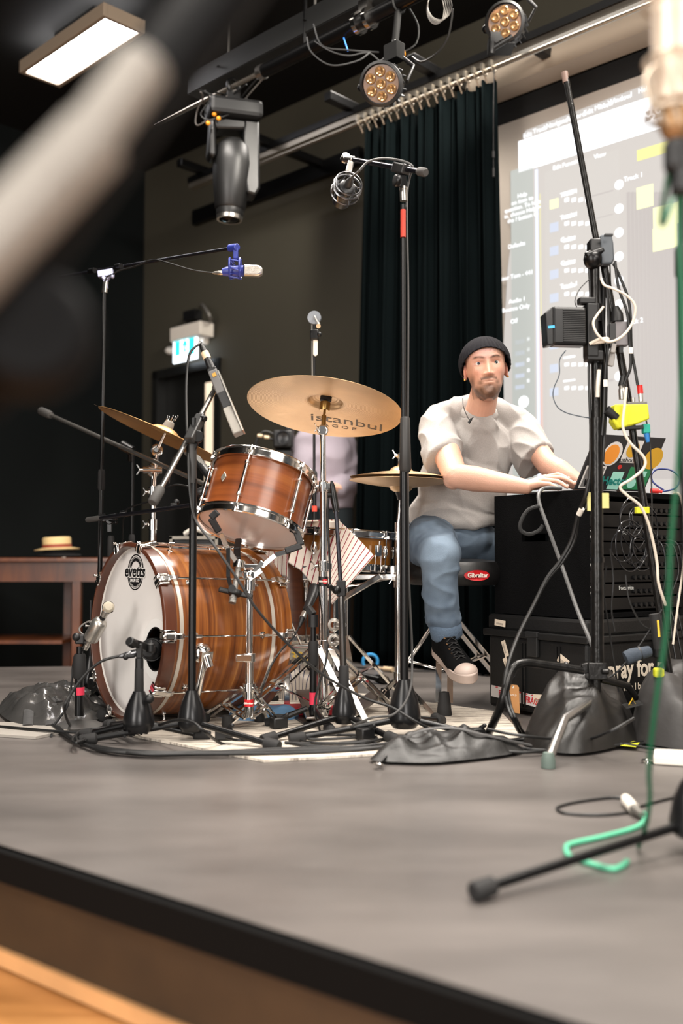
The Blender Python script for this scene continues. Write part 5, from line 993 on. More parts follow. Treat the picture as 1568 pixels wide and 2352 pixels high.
build(mb, 'shock_mount_cage', mat('cream_wire', (190, 176, 158), .4, .5), fm)
build(MB().lathe([(.018, -.112), (.024, -.135), (.02, -.15), (.012, -.16)], Matrix.Translation(cm), 20), 'mount_base', mat('brown_gold_metal', (150, 118, 84), .4, .6), fm)
build(MB().lathe([(.014, -.205), (.017, -.2), (.017, -.165), (.012, -.16)], Matrix.Translation(cm), 20).box(cm + V((.01, 0, -.21)), (.03, .03, .05)), 'swivel', blkp, fm, bevel=.004)
build(MB().tube(spl([cm + V((-.03, -.02, -.06)), cm + V((-.05, -.03, -.09)), cm + V((-.042, -.03, -.13)), cm + V((-.02, 0, -.14))], 6), .002, 6), 'wire_loop', MATS['cream_wire'], fm)
bt_ = V((P(1566, 300, Yb).x, Yb, P(1566, 285, Yb).z)); boom(fs, cm + V((.012, .02, -.215)), bt_ + (bt_ - cm + V((0, 0, .21))).normalized()*.25, .008, 0, blk)
build(MB().sph(bt_, .022, nu=14, nv=10), 'tilt_joint', blkp, fs)
grn = mat('green_cable_jacket', (8, 84, 54), .5); grnl = mat('mint_green_cable', (86, 176, 140), .5)
cable('green_cable', 'out of focus green cable hanging down at the right edge to the stage floor', [cm + V((0, .01, -.16)), cm + V((.005, .08, -.25)), P(1562, 420, 1.55), P(1560, 520, 1.6), P(1566, 800, 1.6), P(1556, 1060, 1.62), P(1541, 1240, 1.64), P(1530, 1440, 1.66), P(1505, 1620, 1.68), P(1490, 1760, 1.72), P(1492, 1830, 1.76), P(1484, 1890, 1.8), G(1466, 1946, .006)], .0042, grn)
cable('green_cable', 'mint green cable lying in an S bend on the stage floor', [G(1477, 1868, .01), G(1482, 1880, .006), G(1460, 1900, .006), G(1390, 1920, .006), G(1312, 1938, .006), G(1300, 1950, .006), G(1308, 1966, .006), G(1338, 1978, .006), G(1400, 1995, .006), G(1425, 1990, .006), G(1440, 1978, .006)], .0052, grnl)
pc = thing('cable_connector', 'white and grey connector at the end of the mint green cable on the stage', 'connector', G(1452, 1852, .012))
build(MB().tube([G(1436, 1834, .014), G(1440, 1840, .014), G(1456, 1858, .014)], [.0105, .0125, .012], 18), 'connector_shell', white_pl, pc); build(MB().tube([G(1456, 1858, .014), G(1474, 1872, .012)], [.011, .007], 16), 'connector_boot', greym, pc)
cable('black_cable', 'thin black cable looped on the stage floor beside the white connector', [G(1432, 1834, .004), G(1400, 1832, .004), G(1330, 1841, .004), G(1290, 1850, .004), G(1279, 1858, .004), G(1300, 1868, .004), G(1370, 1872, .004), G(1440, 1866, .004), G(1470, 1852, .004), G(1520, 1838, .004), G(1575, 1825, .004)], .0032)
# ---------------------------------------------------------------- rug, floor cables, sandbags, odds and ends on the stage
rugm = mat('distressed_cream_rug', (196, 184, 168), .95, bump=.8, bs=140, var=.0)
nt = rugm.node_tree; b_ = nt.nodes['Principled BSDF']; tc = nt.nodes.new('ShaderNodeTexCoord'); mp_ = nt.nodes.new('ShaderNodeMapping'); mp_.inputs['Scale'].default_value = (3, 26, 1); nt.links.new(tc.outputs['Object'], mp_.inputs[0])
n_1 = nt.nodes.new('ShaderNodeTexNoise'); n_1.inputs['Scale'].default_value = 2.2; n_1.inputs['Detail'].default_value = 9; n_1.inputs['Roughness'].default_value = .75; nt.links.new(mp_.outputs[0], n_1.inputs['Vector'])
cr_n = nt.nodes.new('ShaderNodeValToRGB'); cr_n.color_ramp.elements[0].position = .36; cr_n.color_ramp.elements[0].color = lin((96, 84, 76)); cr_n.color_ramp.elements[1].position = .52; cr_n.color_ramp.elements[1].color = lin((206, 196, 182)); nt.links.new(n_1.outputs['Fac'], cr_n.inputs[0]); nt.links.new(cr_n.outputs[0], b_.inputs['Base Color'])
rc = [G(275, 1688), G(606, 1752), G(905, 1735), G(1205, 1698), G(1150, 1640), G(840, 1598), G(560, 1575), G(250, 1640)]
rug = tag(build(MB().slab([V((q.x, q.y, .001)) for q in rc], (0, 0, .007)), 'rug', rugm, smooth=False), 'pale distressed rug with grey streaks under the drum kit', 'rug')
tag(build(MB().slab([G(-40, 1690, .001), G(82, 1698, .001), G(165, 1680, .001), G(60, 1664, .001), G(-40, 1664, .001)], (0, 0, .008)), 'flat_board', mat('grey_beige_board', (150, 144, 136), .6, var=.08), smooth=False), 'thin grey board lying flat on the stage at the left edge', 'board')
# bundle of cables along the front of the rug
bl_pts = [(128, 1672), (150, 1690), (178, 1706), (230, 1722), (330, 1732), (470, 1732), (640, 1728), (800, 1722), (900, 1712)]
for i in range(8):
    random.seed(100 + i); o_ = (i - 3.5)
    pts = [G(x + o_*3 + random.uniform(-4, 4), y - 3 + o_*2.0*(.55 + .3*math.sin(x*.01 + i)) + random.uniform(-1.5, 1.5), .006 + .007*(i % 2)) for x, y in bl_pts]
    cable('stage_cable', 'black cable in the long bundle sweeping across the front of the rug', pts, .0042, group='bundle of black cables in front of the rug')
for i in range(5):
    random.seed(140 + i)
    pts = [G(190 - i*12 + 30*math.cos(a) + random.uniform(-5, 5) + a*18, 1682 + i*2 + 12*math.sin(a)*(1 + .1*i), .012 + .004*i) for a in [k*.8 for k in range(9)]]
    cable('stage_cable', 'black cable coiled on the stage left of the front microphone stand foot', pts, .0042, group='coiled black cables left of the microphone stand feet')
cable('stage_cable', 'single black cable lying from the left edge toward the stand feet', [G(-20, 1667, .012), G(60, 1674, .014), G(150, 1681, .016), G(260, 1684, .02), G(330, 1676, .03), P(400, 1655, 2.9), P(440, 1658, 2.85), P(470, 1680, 2.83), G(520, 1712, .006), G(640, 1730, .006), G(700, 1732, .006)], .0045)
cable('stage_cable', 'black cable crossing the rug under the middle stands in loose loops', [G(655, 1705, .012), G(700, 1712, .012), G(800, 1716, .012), G(860, 1700, .012), G(850, 1690, .012), G(760, 1688, .012), G(680, 1692, .012), G(720, 1706, .016), G(840, 1705, .016), G(900, 1690, .012)], .0042)
for i, ps in enumerate([[(655, 1706), (760, 1708), (850, 1702), (855, 1718), (780, 1722)], [(690, 1690), (720, 1698), (830, 1692), (870, 1680), (850, 1668)], [(520, 1695), (560, 1700), (640, 1690), (740, 1680), (800, 1672)]]):
    cable('stage_cable', ('largest black cable loop on the rug below the middle stands', 'short black cable curl on the rug left of the tall middle stand foot', 'black cable waving over the rug in front of the chrome stand legs')[i], [G(x, y, .013 + .004*i) for x, y in ps], .004, group='cables curled on the rug under the middle stands')
for i in range(6):
    random.seed(170 + i)
    pts = [G(1040 + k*75 + random.uniform(-6, 6), 1708 + 9*math.sin(k*1.3 + i) + i*4 - 8 - k*.6, .005 + .004*(i % 3)) for k in range(8)]
    cable('stage_cable', 'black cable running along the stage toward the right in front of the equipment case', pts, .0042, group='cables in front of the equipment case')
# odd floor cables on the back of the stage
cable('stage_cable', 'thin black cable lying along the foot of the stage curtain', [G(800, 1532, .004), G(860, 1536, .004), G(950, 1541, .004), G(1040, 1543, .004), G(1120, 1552, .004)], .004)
cc_ = G(850, 1536, .0)
tag(build(MB().tor(cc_ + V((0, 0, .035)), (.1, -1, 0), .036, .008, 30, 8, -.4, PI + .5, (1, 0, 0)), 'blue_cable_loop', mat('bright_blue_cable', (60, 150, 210), .4)), 'bright blue cable loop standing on the floor by the curtain foot', 'cable')
tag(build(MB().cyl(G(882, 1536, .014), G(902, 1538, .014), .012).cyl(G(868, 1534, .014), G(880, 1536, .014), .006), 'cable_plug', mat('tan_plug', (206, 180, 146), .5)), 'cream cable plug lying beside the blue cable loop', 'plug')
# far mic stand leg behind kit
tag(build(MB().cyl(G(756, 1532, .06), G(870, 1560, .02), .012).cyl(G(866, 1558, .02), G(886, 1563, .018), .018), 'far_stand_leg', blk), 'black stand leg with rubber end lying behind the chrome stands', 'stand leg')
# striped cloths under the floor tom
st2 = towel_mat('blue_striped_towel', 0, 16, (214, 204, 192), (36, 44, 84), .82)
def heap(cx, cy, rx, ry, h, seed, z0=.008):
    c = G(cx, cy, 0)
    def f(u, v):
        a = 2*PI*u; rr = math.sin(v*PI/2); k = 1 + .22*noise.noise(V((math.cos(a)*1.6, math.sin(a)*1.6, seed)))
        x = rx*rr*k*math.cos(a); y = ry*rr*k*math.sin(a); z = h*(math.cos(v*PI/2)**.6)*(1 + .5*noise.noise(V((x*14, y*14, seed + 3)))) + z0
        return V((c.x + x, c.y + y, max(z, z0)))
    return MB().grid(f, 48, 18)
hm = build(heap(690, 1606, .10, .10, .13, 4.), 'crumpled_towel', st2, ang=80); tag(hm, 'crumpled white towel with navy stripes on the floor behind the chrome legs', 'towel'); setuv(hm, 48, 18, lambda u, v: (.5 + .5*v*math.cos(6.28*u), .5 + .5*v*math.sin(6.28*u)))
hm = build(heap(600, 1655, .11, .06, .05, 9.), 'blue_cloth', mat('pale_blue_cloth', (96, 134, 170), .9, bump=.4, bs=30), ang=80); tag(hm, 'pale blue cloth on the rug beside the foot of the bass drum', 'cloth')
q = G(745, 1640, .01); tag(build(MB().box((0, 0, 0), (.32, .1, .03), XYM(V((q.x - .04, q.y, .026)), (1, .25, 0), (-.25, 1, 0))), 'red_box_edge', mat('red_box', (176, 26, 40), .5), smooth=False, bevel=.005), 'flat red and black case under the drum hardware', 'case')
q = G(712, 1560, 0); bx = thing('cardboard_box', 'grey box with yellow lettering standing behind the bass drum', 'box', V((q.x, q.y, 0)))
build(MB().box((q.x, q.y + .06, .075), (.2, .12, .15)), 'carton', mat('grey_carton', (150, 144, 132), .6), bx, smooth=False, bevel=.002)
text('300', XYM(V((q.x - .045, q.y - .001, .1)), (1, 0, 0), (0, 0, 1)), .06, mat('yellow_print', (222, 180, 50), .5), bx); build(MB().box((q.x - .04, q.y - .001, .035), (.06, .002, .03)), 'yellow_patch', MATS['yellow_print'], bx, smooth=False)
build(MB().box((q.x, q.y - .0015, .146), (.2, .002, .006)), 'yellow_stripe', MATS['yellow_print'], bx, smooth=False)
# amplifier behind the kick and items on it
q = P(445, 1245, 4.6); am = thing('amplifier', 'grey framed amplifier box behind the bass drum', 'amplifier', V((q.x, 4.6, 0)))
zt3 = P(445, 1232, 4.6).z; zl3 = .02
build(MB().box((q.x, 4.8, (zt3 + zl3)/2), (.21, .38, zt3 - zl3)), 'cabinet', blkp, am, smooth=False, bevel=.006)
mb = MB(); mb.box((q.x, 4.6, zt3 - .006), (.22, .02, .014)); mb.box((q.x - .104, 4.6, zt3 - .08), (.012, .02, .16)); mb.box((q.x + .104, 4.6, zt3 - .08), (.012, .02, .16)); build(mb, 'grey_edging', mat('grey_edging', (140, 134, 124), .5), am, smooth=False)
build(MB().box((q.x, 4.605, zt3 - .05), (.19, .01, .03)), 'control_strip', mat('grey_strip', (96, 94, 92), .4), am, smooth=False)
build(MB().cyl(V((q.x - .06, 4.597, zt3 - .05)), V((q.x - .06, 4.585, zt3 - .05)), .008).cyl(V((q.x - .02, 4.597, zt3 - .05)), V((q.x - .02, 4.585, zt3 - .05)), .008), 'knob', blkp, am)
tag(build(MB().tube(spl([V((q.x - .05, 4.66, zt3 + .012)), V((q.x, 4.64, zt3 + .035)), V((q.x + .05, 4.66, zt3 + .02)), V((q.x + .09, 4.68, zt3 + .015))], 5), [.012, .016], 10), 'folded_cloth', white_pl), 'pale crumpled strip lying on the grey amplifier', 'cloth')
# sandbags
def sandbag(label, pts, h, seed, m, name='sandbag', ex=3.2, rg=.02):
    # pts outline on floor (photo pixels)
    o = [G(x, y, 0) for x, y in pts]; N = len(o); c = sum(o, V((0, 0, 0)))/N; oo = spl(o, 12, True); K = len(oo)
    def f(u, v):
        i = int(u*K) % K; e = oo[i]; t = 1 - v; q = c.lerp(e, t); rr_ = abs(noise.noise(V((q.x*12, q.y*5, seed + 2)))) + .6*abs(noise.noise(V((q.x*7, q.y*22, seed + 7)))); z = h*(1 - t**ex)*(1 + .5*noise.noise(V((q.x*6, q.y*9, seed)))) - rg*2*rr_*(1 - t**6) + .009
        return V((q.x, q.y, max(z, .006)))
    b = MB().grid(f, K, 26, True); b.f.append([26*K + k for k in range(K)]); b.m.append(0)
    return tag(build(b, name, m, ang=80, solid=0), label, 'sandbag')
silverbag = mat('shiny_silver_black_vinyl', (104, 102, 100), .22, .7, bump=1., bs=16)
bag1 = sandbag('shiny silver grey sandbag lying on the stage at the far left', [(-5, 1632), (30, 1665), (130, 1672), (235, 1655), (250, 1630), (200, 1612), (110, 1608), (30, 1612)], .10, 2., silverbag, ex=2.6, rg=.035)
for x in (68, 120):
    a = G(x - 8, 1668, .03); mb = MB().tube([G(x - 4, 1666, .01), P(x, 1600, G(x, 1648).y), G(x + 16, 1612, .06)], .016, 8, el=.25); 
    build(mb, 'strap', darkfab, bag1)
tag(build(MB().cyl(G(110, 1648, .05), G(240, 1648, .055), .0), 'x', blk), 'x', 'x') if False else None
tag(build(MB().lathe([(.026, .002), (.028, .02), (.022, .035), (.001, .04)], Matrix.Translation(G(240, 1655, 0)), 20), 'rubber_stop', rub), 'black rubber end of the drum spur on the floor at the left', 'foot')
bell_o = thing('bell_base_stand', 'dark bell shaped stand base behind the short round based stand at the left', 'stand', G(205, 1600, 0)); bq = G(207, 1600, 0)
build(MB().lathe([(.04, .05), (.042, .06), (.03, .1), (.014, .15), (.01, .16)], Matrix.Translation(bq), 24).cyl(bq + V((0, 0, .05)), bq + V((0, 0, .38)), .008), 'housing', MATS['satin_black_casting'], bell_o)
for a in (R(200), R(320), R(80)): leg(bell_o, bq + V((0, 0, .05)), bq + V((.24*math.cos(a), .24*math.sin(a), .015)), .008)
bag2 = sandbag('flat black sandbag lying in front of the rug near the middle', [(850, 1752), (905, 1758), (1020, 1758), (1180, 1738), (1195, 1722), (1100, 1706), (1000, 1702), (930, 1712), (880, 1735)], .066, 5., mat('dark_nylon_bag', (20, 19, 18), .5, bump=.5, bs=30), rg=.02)
build(MB().tor(G(870, 1756, .012), (.2, .3, 1), .012, .003, 18, 6), 'metal_ring', chrome, bag2)
build(MB().tube(spl([G(868, 1750, .02), P(900, 1722, 2.75), P(960, 1680, 2.78), P(1040, 1672, 2.8), P(1120, 1690, 2.8), G(1220, 1712, .02)], 6), .006, 8, el=.4), 'strap', darkfab, bag2)
bag3 = sandbag('large black leathery sandbag draped over the leg of the truss stand', [(1200, 1708), (1245, 1730), (1330, 1738), (1420, 1722), (1468, 1704), (1455, 1672), (1380, 1655), (1290, 1660), (1225, 1684)], .185, 8., mat('black_leather_bag', (28, 26, 24), .42, bump=.8, bs=18), ex=2.6, rg=.022)
bag4 = sandbag('grey black cloth bag at the right edge on the stage', [(1452, 1702), (1520, 1722), (1640, 1730), (1700, 1690), (1640, 1650), (1520, 1648), (1460, 1665)], .20, 12., mat('charcoal_canvas', (46, 44, 43), .6, bump=.4, bs=30), ex=4.5, rg=.02)
q = G(1456, 1690, .12); build(MB().box((0, 0, 0), (.05, .002, .07), XYM(P(1452, 1618, 2.98), (.9, -.1, .25), (-.2, 0, 1))), 'care_label', mat('black_label', (22, 22, 22), .5), bag4, smooth=False)
build(MB().tor(P(1452, 1614, 2.975), (0, 1, 0), .012, .0025, 3, 5), 'warning_triangle', MATS['yellow_print'], bag4)
wb = thing('power_strip', 'white plastic bar lying on the stage at the right edge', 'power strip', G(1530, 1752, 0))
build(MB().slab([G(1500, 1756, .001), G(1620, 1764, .001), G(1620, 1742, .001), G(1502, 1738, .001)], (0, 0, .022)), 'casing', white_pl, wb, smooth=False, bevel=.004)
tag(build(MB().tor(G(1486, 1748, .006), (.2, .4, 1), .014, .003, 18, 6), 'metal_ring', chrome), 'small metal ring on the stage beside the white bar', 'ring')
for i, (x, y) in enumerate(((1285, 1618 + 82), (1225, 1700))): pass
tag(build(MB().slab([G(1416, 1712, .012), G(1460, 1716, .012), G(1470, 1704, .012), G(1430, 1700, .012)], (0, 0, .001)), 'yellow_tape_piece', yeltape, smooth=False), 'piece of pale yellow tape on the cables at the right', 'tape')
# small black clamps on the rug
for i, (x, y, lb) in enumerate(((514, 1690, 'black rubber stand foot on the rug below the chrome tom stand'), (1092, 1690, 'small black clamp lying on the rug right of the tall middle stand'), (640, 1664, 'black pedal beater lying among the chrome legs'), (838, 1690, 'small black clamp lying on the rug under the middle stands'))):
    q = G(x, y, .02); tag(build(MB().box((0, 0, 0), (.05, .035, .034), XYM(q + V((0, 0, .006)), (1, .3*i, 0), (-.3*i, 1, 0))).cyl(q + V((.01, 0, .02)), q + V((.03, -.01, .035)), .006), 'stand_clamp', blkp, bevel=.004), lb, 'clamp')
# camera operator behind the drums
# ---------------------------------------------------------------- rack, trunk case, laptop, truss stand and its gear
near = V((.802, 3.285, 0)); e1 = V((-.24, .36, 0)).normalized(); e2 = V((.36, .24, 0)).normalized()
zc0 = .345; zr1 = .772
def BX(o, a, b, z0, z1): return [o, o + e2*a, o + e2*a + e1*b, o + e1*b]
def bodyslab(mb, o, a, b, z0, z1): return mb.slab([V((p.x, p.y, z0)) for p in BX(o, a, b, z0, z1)], (0, 0, z1 - z0))
rk = thing('equipment_rack', 'black carpeted rack case full of audio units on top of the equipment case', 'rack', near + V((0, 0, zc0)))
flock = mat('black_flocked_carpet', (10, 10, 11), .97, bump=.8, bs=400, spec=.08)
t_ = .018; Lr, Lb = .56, .44
mb = MB(); o_ = near
def side(o, a, b, z0, z1, mb): return bodyslab(mb, o, a, b, z0, z1)
# left side panel with a hand slot: built from four slabs around the slot
s0, s1, zs0, zs1 = .17, .30, .605, .632
for (b0, b1, za_, zb_) in ((0, Lb, zs1, zr1), (0, Lb, zc0 + .004, zs0), (0, s0, zs0, zs1), (s1, Lb, zs0, zs1)):
    side(near + e1*b0, t_, b1 - b0, za_, zb_, mb)
side(near + e2*(Lr - t_), t_, Lb, zc0 + .004, zr1, mb); side(near + e2*t_, Lr - 2*t_, Lb, zr1 - t_, zr1, mb); side(near + e2*t_, Lr - 2*t_, Lb, zc0 + .004, zc0 + t_, mb)
build(mb, 'carcass', flock, rk, smooth=False)
side_in = MB(); bodyslab(side_in, near + e2*t_ + e1*.40, Lr - 2*t_, .02, zc0 + t_, zr1 - t_); build(side_in, 'back_panel', mat('deep_black_panel', (6, 6, 6), .9), rk, smooth=False)
uh = .0445; unitm = mat('black_rack_unit', (14, 14, 15), .35, .3); wl = mat('white_print', (190, 190, 186), .5)
units = [(0, 'patch'), (1.05, ''), (2.1, 'PREAMP'), (3.15, ''), (4.2, 'PREAMP'), (5.25, ''), (6.3, 'Focusrite'), (7.35, '')]
fnorm = -e1
for i, (u, nm) in enumerate(units):
    z = zr1 - .03 - u*uh - uh/2; c = near + e2*(Lr/2) + e1*.035 + V((0, 0, z))
    Mu = XYM(c, e2, (0, 0, 1)); ou = build(MB().box((0, 0, 0), (Lr - 2*t_ - .004, uh - .003, .02), Mu @ Matrix.Translation(V((0, 0, 0)))).box((0, 0, 0), (Lr - .12, uh - .006, .2), XYM(c + e1*.11, e2, (0, 0, 1))), 'rack_unit', unitm, rk, smooth=False, bevel=.0015)
    F = lambda x, y, d=.0105: c + e2*x + V((0, 0, y)) + fnorm*d
    mb = MB()
    for k in range(8): q = F(-.02 + k*.028, -.006); mb.cyl(q, q + fnorm*.008, .0075, n=12)
    build(mb, 'knob_row', blkp, ou)
    if i % 2 == 0: build(MB().box((0, 0, 0), (.022, .004, .001), XYM(F(-.235, .012), e2, (0, 0, 1))).box((0, 0, 0), (.018, .009, .001), XYM(F(-.235, -.008), e2, (0, 0, 1))), 'white_label', wl, ou, smooth=False)
    if nm == 'Focusrite': text('Focusrite', XYM(F(-.06, .006, .011), e2, (0, 0, 1)), .02, wl, ou, bold=.0002)
    if nm == 'PREAMP': text('P R E', XYM(F(-.06, .004, .011), e2, (0, 0, 1)), .01, wl, ou)
random.seed(5)
def rf(x, y, d=.04): return near + e2*x + V((0, 0, y)) + fnorm*d
for i in range(9):
    cx = .17 + random.uniform(-.05, .08); cz = .62 + random.uniform(-.06, .07); rr = random.uniform(.035, .075); ph = random.uniform(0, 6)
    pts = [rf(cx + rr*math.cos(ph + k*.62)*(1 + .04*k/6), cz + rr*1.15*math.sin(ph + k*.62), .03 + .006*math.sin(k + i) + i*.004) for k in range(13)]
    cable('patch_cable', 'thin glossy black patch cable coiled in front of the audio rack', pts, .0024, mat('glossy_black_cable', (34, 34, 36), .2), group='patch cables coiled in front of the rack')
for i in range(9):
    x = .30 + i*.028; pts = [rf(x, .61 - .02*(i % 3), .02), rf(x + .006, .59, .06), rf(x + .01 + .01*math.sin(i), .5, .07), rf(x + .02*math.sin(i*2), .40, .06), rf(x - .02, .30, .09), rf(x - .03 + .02*i*.3, .12, .13), rf(x - .05, .02, .18)]
    cable('rack_loom_cable', 'cable hanging from the rear of the audio rack at the right edge', pts, .0032, cab if i % 4 else mat('glossy_black_cable', (0, 0, 0)), group='cables hanging from the rack at the right edge')
# trunk case
tr_o = near - e1*.012 - e2*.012
tk = thing('road_case', 'black plastic equipment trunk with fragile tape and stickers under the rack', 'case', tr_o)
tkm = mat('black_moulded_plastic', (10, 10, 10), .5, bump=.2, bs=160)
La, Lc = .70, .475
bodyslab_m = MB(); bodyslab(bodyslab_m, tr_o + e1*.0, La, Lc, .012, .27); build(bodyslab_m, 'body', tkm, tk, smooth=False, bevel=.012)
mb = MB(); bodyslab(mb, tr_o - e1*.012 - e2*.012, La + .024, Lc + .03, .268, .292); build(mb, 'lid_rim', tkm, tk, smooth=False, bevel=.004)
mb = MB(); bodyslab(mb, tr_o + e1*.0, La, Lc + .004, .29, zc0); build(mb, 'lid', tkm, tk, smooth=False, bevel=.01)
fl_ = -e2      # left face outward normal ; front face outward = -e1
def LF(b, z, d=.001): return tr_o + e1*b + fl_*d + V((0, 0, z))       # left face point
def FF(a, z, d=.001): return tr_o + e2*a + fnorm*d + V((0, 0, z))     # front face point
def latch(M, o): build(MB().box((0, 0, 0), (.05, .085, .014), M).box((0, .035, .004), (.06, .02, .014), M), 'latch', mat('black_latch', (34, 34, 34), .35), o, smooth=False, bevel=.003)
XL = XYM(LF(.24, .25, .008), -e1, (0, 0, 1)); latch(XL, tk); latch(XYM(FF(.35, .25, .008), e2, (0, 0, 1)), tk)
for b in (.3, .285, .12, .135): build(MB().box((0, 0, 0), (.006, .22, .008), XYM(LF(b, .14, .002), -e1, (0, 0, 1))), 'rib', tkm, tk, smooth=False)
stick = mat('cream_paper_sticker', (216, 200, 180), .6); prnt = mat('grey_print', (120, 112, 104), .6)
for b, z, an, w_, h in ((.40, .315, -5, .055, .022), (.385, .225, -68, .058, .02), (.375, .165, -62, .06, .02), (.105, .205, -28, .05, .03), (.115, .115, -88, .055, .022), (.225, .065, 4, .042, .032)):
    Ms = XYM(LF(b, z, .0125 if z > .27 else .003), -e1, (0, 0, 1)) @ Matrix.Rotation(R(an), 4, 'Z'); s_ = build(MB().box((0, 0, 0), (w_, h, .0012), Ms), 'barcode_sticker', stick, tk, smooth=False)
    mb = MB(); 
    for k in range(9): mb.box((-w_*.3 + k*w_*.07, -h*.12, .0008), (w_*.03, h*.3, .0006), Ms)
    build(mb, 'barcode', prnt, s_, smooth=False)
Mt_ = XYM(LF(.26, .058, .002), -e1, (0, 0, 1)) @ Matrix.Rotation(R(-3), 4, 'Z')
tp_ = build(MB().box((0, 0, 0), (.40, .04, .001), Mt_), 'fragile_tape', mat('white_tape', (206, 200, 196), .5), tk, smooth=False)
rdp = mat('red_print', (186, 40, 48), .5)
for x in (-.115, .02, .13): text('FRAGILE', Mt_ @ Matrix.Translation(V((x, -.002, .0012))), .03, rdp, tp_, bold=.0006, sx=.8)
for x in range(-6, 7): build(MB().prism([(x*.03, .015), (x*.03 + .012, .015), (x*.03 + .018, .019), (x*.03 + .006, .019)], Mt_ @ Matrix.Translation(V((0, 0, .0006))), .0005), 'red_dash', rdp, tp_, smooth=False)
tg = thing('swing_tag', 'brown cardboard tag with small white lettering hanging on the trunk', 'tag', LF(.30, .07, .03))
Mg = XYM(LF(.292, .062, .05), -e1, (0, 0, 1)) @ Matrix.Rotation(R(2), 4, 'Z')
build(MB().prism([(-.027, -.048), (.027, -.048), (.027, .04), (.018, .048), (-.018, .048), (-.027, .04)], Mg, .0012), 'card', mat('kraft_card', (196, 142, 90), .7, var=.08), tg, smooth=False)
build(MB().lathe([(.002, 0), (.005, 0), (.005, .001)], Mg @ Matrix.Translation(V((0, .04, .0014))), 16), 'eyelet', white_pl, tg); text('GOLD', Mg @ Matrix.Translation(V((0, .012, .0014))), .009, white_pl, tg, bold=.0002, space=1.4)
build(MB().tube(spl([Mg @ V((0, .04, .002)), Mg @ V((-.01, .06, .004)), Mg @ V((.005, .075, 0)), Mg @ V((0, .085, -.02))], 5), .0009, 5), 'string', blkp, tg)
text('pray for me', XYM(FF(.26, .175, .002), e2, (0, 0, 1)), .085, mat('cream_print', (226, 212, 192), .5), tk, bold=.002, sx=.82)
text('melbourne', XYM(FF(.27, .115, .002), e2, (0, 0, 1)), .032, MATS['cream_print'], tk, bold=.0004, space=1.5)
# laptop on the rack
lp0, lp1 = P(1318, 1122, 3.46), P(1478, 1132, 3.58); lp0.z = zr1 + .012; lp1.z = zr1 + .012
lt0 = P(1370, 997, 3.42); lt1 = lt0 + (lp1 - lp0)
lap = thing('laptop', 'open dark laptop with stickers on its lid standing on the rack', 'laptop', (lp0 + lp1)/2 - V((0, 0, .012)))
ux = (lp1 - lp0); uy = (lt0 - lp0 + lt1 - lp1)/2; nrm = ux.cross(uy).normalized(); nrm = nrm if nrm.y < 0 else -nrm
lid = build(MB().slab([lp0, lp1, lt1, lt0], -nrm*.006), 'lid', mat('space_grey_aluminium', (58, 58, 60), .4, .5), lap, smooth=False, bevel=.002)
bd = V((-nrm.x, -nrm.y, 0)).normalized(); dxy = -V((ux.y, -ux.x, 0)).normalized(); dxy = dxy if dxy.y > 0 else -dxy; dxy = (dxy*.8 + V((-.5, 0, 0))).normalized()
build(MB().slab([lp0 - V((0, 0, .011)), lp1 - V((0, 0, .011)), lp1 + dxy*.2 - V((0, 0, .011)), lp0 + dxy*.2 - V((0, 0, .011))], (0, 0, .01)), 'keyboard_base', MATS['space_grey_aluminium'], lap, smooth=False, bevel=.002)
def LP(u, v, d=.0008): return (lp0*(1-u)*(1-v) + lp1*u*(1-v) + lt1*u*v + lt0*(1-u)*v) + nrm*d
def quad(u0, v0, u1, v1, name, m, sk=0, par=None, d=.0008): return build(MB().slab([LP(u0, v0, d), LP(u1, v0, d), LP(u1 + sk, v1, d), LP(u0 + sk, v1, d)], nrm*.0006), name, m, par or lid, smooth=False)
wsk = mat('white_sticker', (206, 202, 198), .5); gsk = mat('green_sticker', (40, 120, 76), .5); osk = mat('orange_sticker', (222, 140, 50), .5); ysk = mat('mustard_sticker', (196, 150, 40), .5); tsk = mat('mint_sticker', (150, 206, 190), .5); dk = mat('sticker_ink', (20, 20, 22), .5)
def LT(s, u, v, size, m, d=.0022, **k): return text(s, XYM(LP(u, v, d), LP(u + .1, v) - LP(u, v), LP(u, v + .1) - LP(u, v)), size, m, lid, 'sticker_lettering', ext=.0002, **k)
quad(.04, .03, .32, .44, 'white_framed_sticker', wsk); quad(.06, .06, .30, .41, 'sticker_frame', mat('grey_sticker', (110, 108, 106), .5), d=.0012); LT('Me', .16, .13, .035, dk, bold=.0004); 
for k in range(3): build(MB().tube([LP(.14 + k*.03, .2, .002), LP(.17 + k*.03, .22, .002), LP(.20 + k*.03, .32, .002), LP(.23 + k*.03, .34, .002)], .0016, 5), 'stripe_mark', dk, lid)
def disc(u, v, ru, rv, m, nm, d=.0016): return build(MB().slab([LP(u + ru*math.cos(k*.2618), v + rv*math.sin(k*.2618), d) for k in range(24)], nrm*.0006), nm, m, lid, smooth=False)
disc(.32, .67, .13, .22, wsk, 'round_white_sticker'); disc(.31, .66, .10, .18, osk, 'round_orange_sticker', .0024)
quad(.47, .52, .70, .93, 'white_square_sticker', wsk); disc(.585, .76, .085, .14, ysk, 'yellow_spot', .0024); LT('sunhouse', .58, .57, .024, dk, .0026, bold=.0002)
disc(.93, .62, .13, .2, ysk, 'mustard_spot'); quad(.44, .03, .60, .35, 'mint_sticker', tsk); LT('Hector', .52, .18, .04, mat('teal_ink', (30, 120, 110), .5), .0026, bold=.0012)
quad(.66, .04, .98, .45, 'green_sticker', gsk); disc(.76, .15, .06, .09, tsk, 'pale_spiral', .0024); quad(.80, .28, .92, .38, 'pale_patch', tsk, d=.0024); disc(.50, .44, .03, .04, mat('red_sticker', (180, 40, 36), .5), 'red_dot')
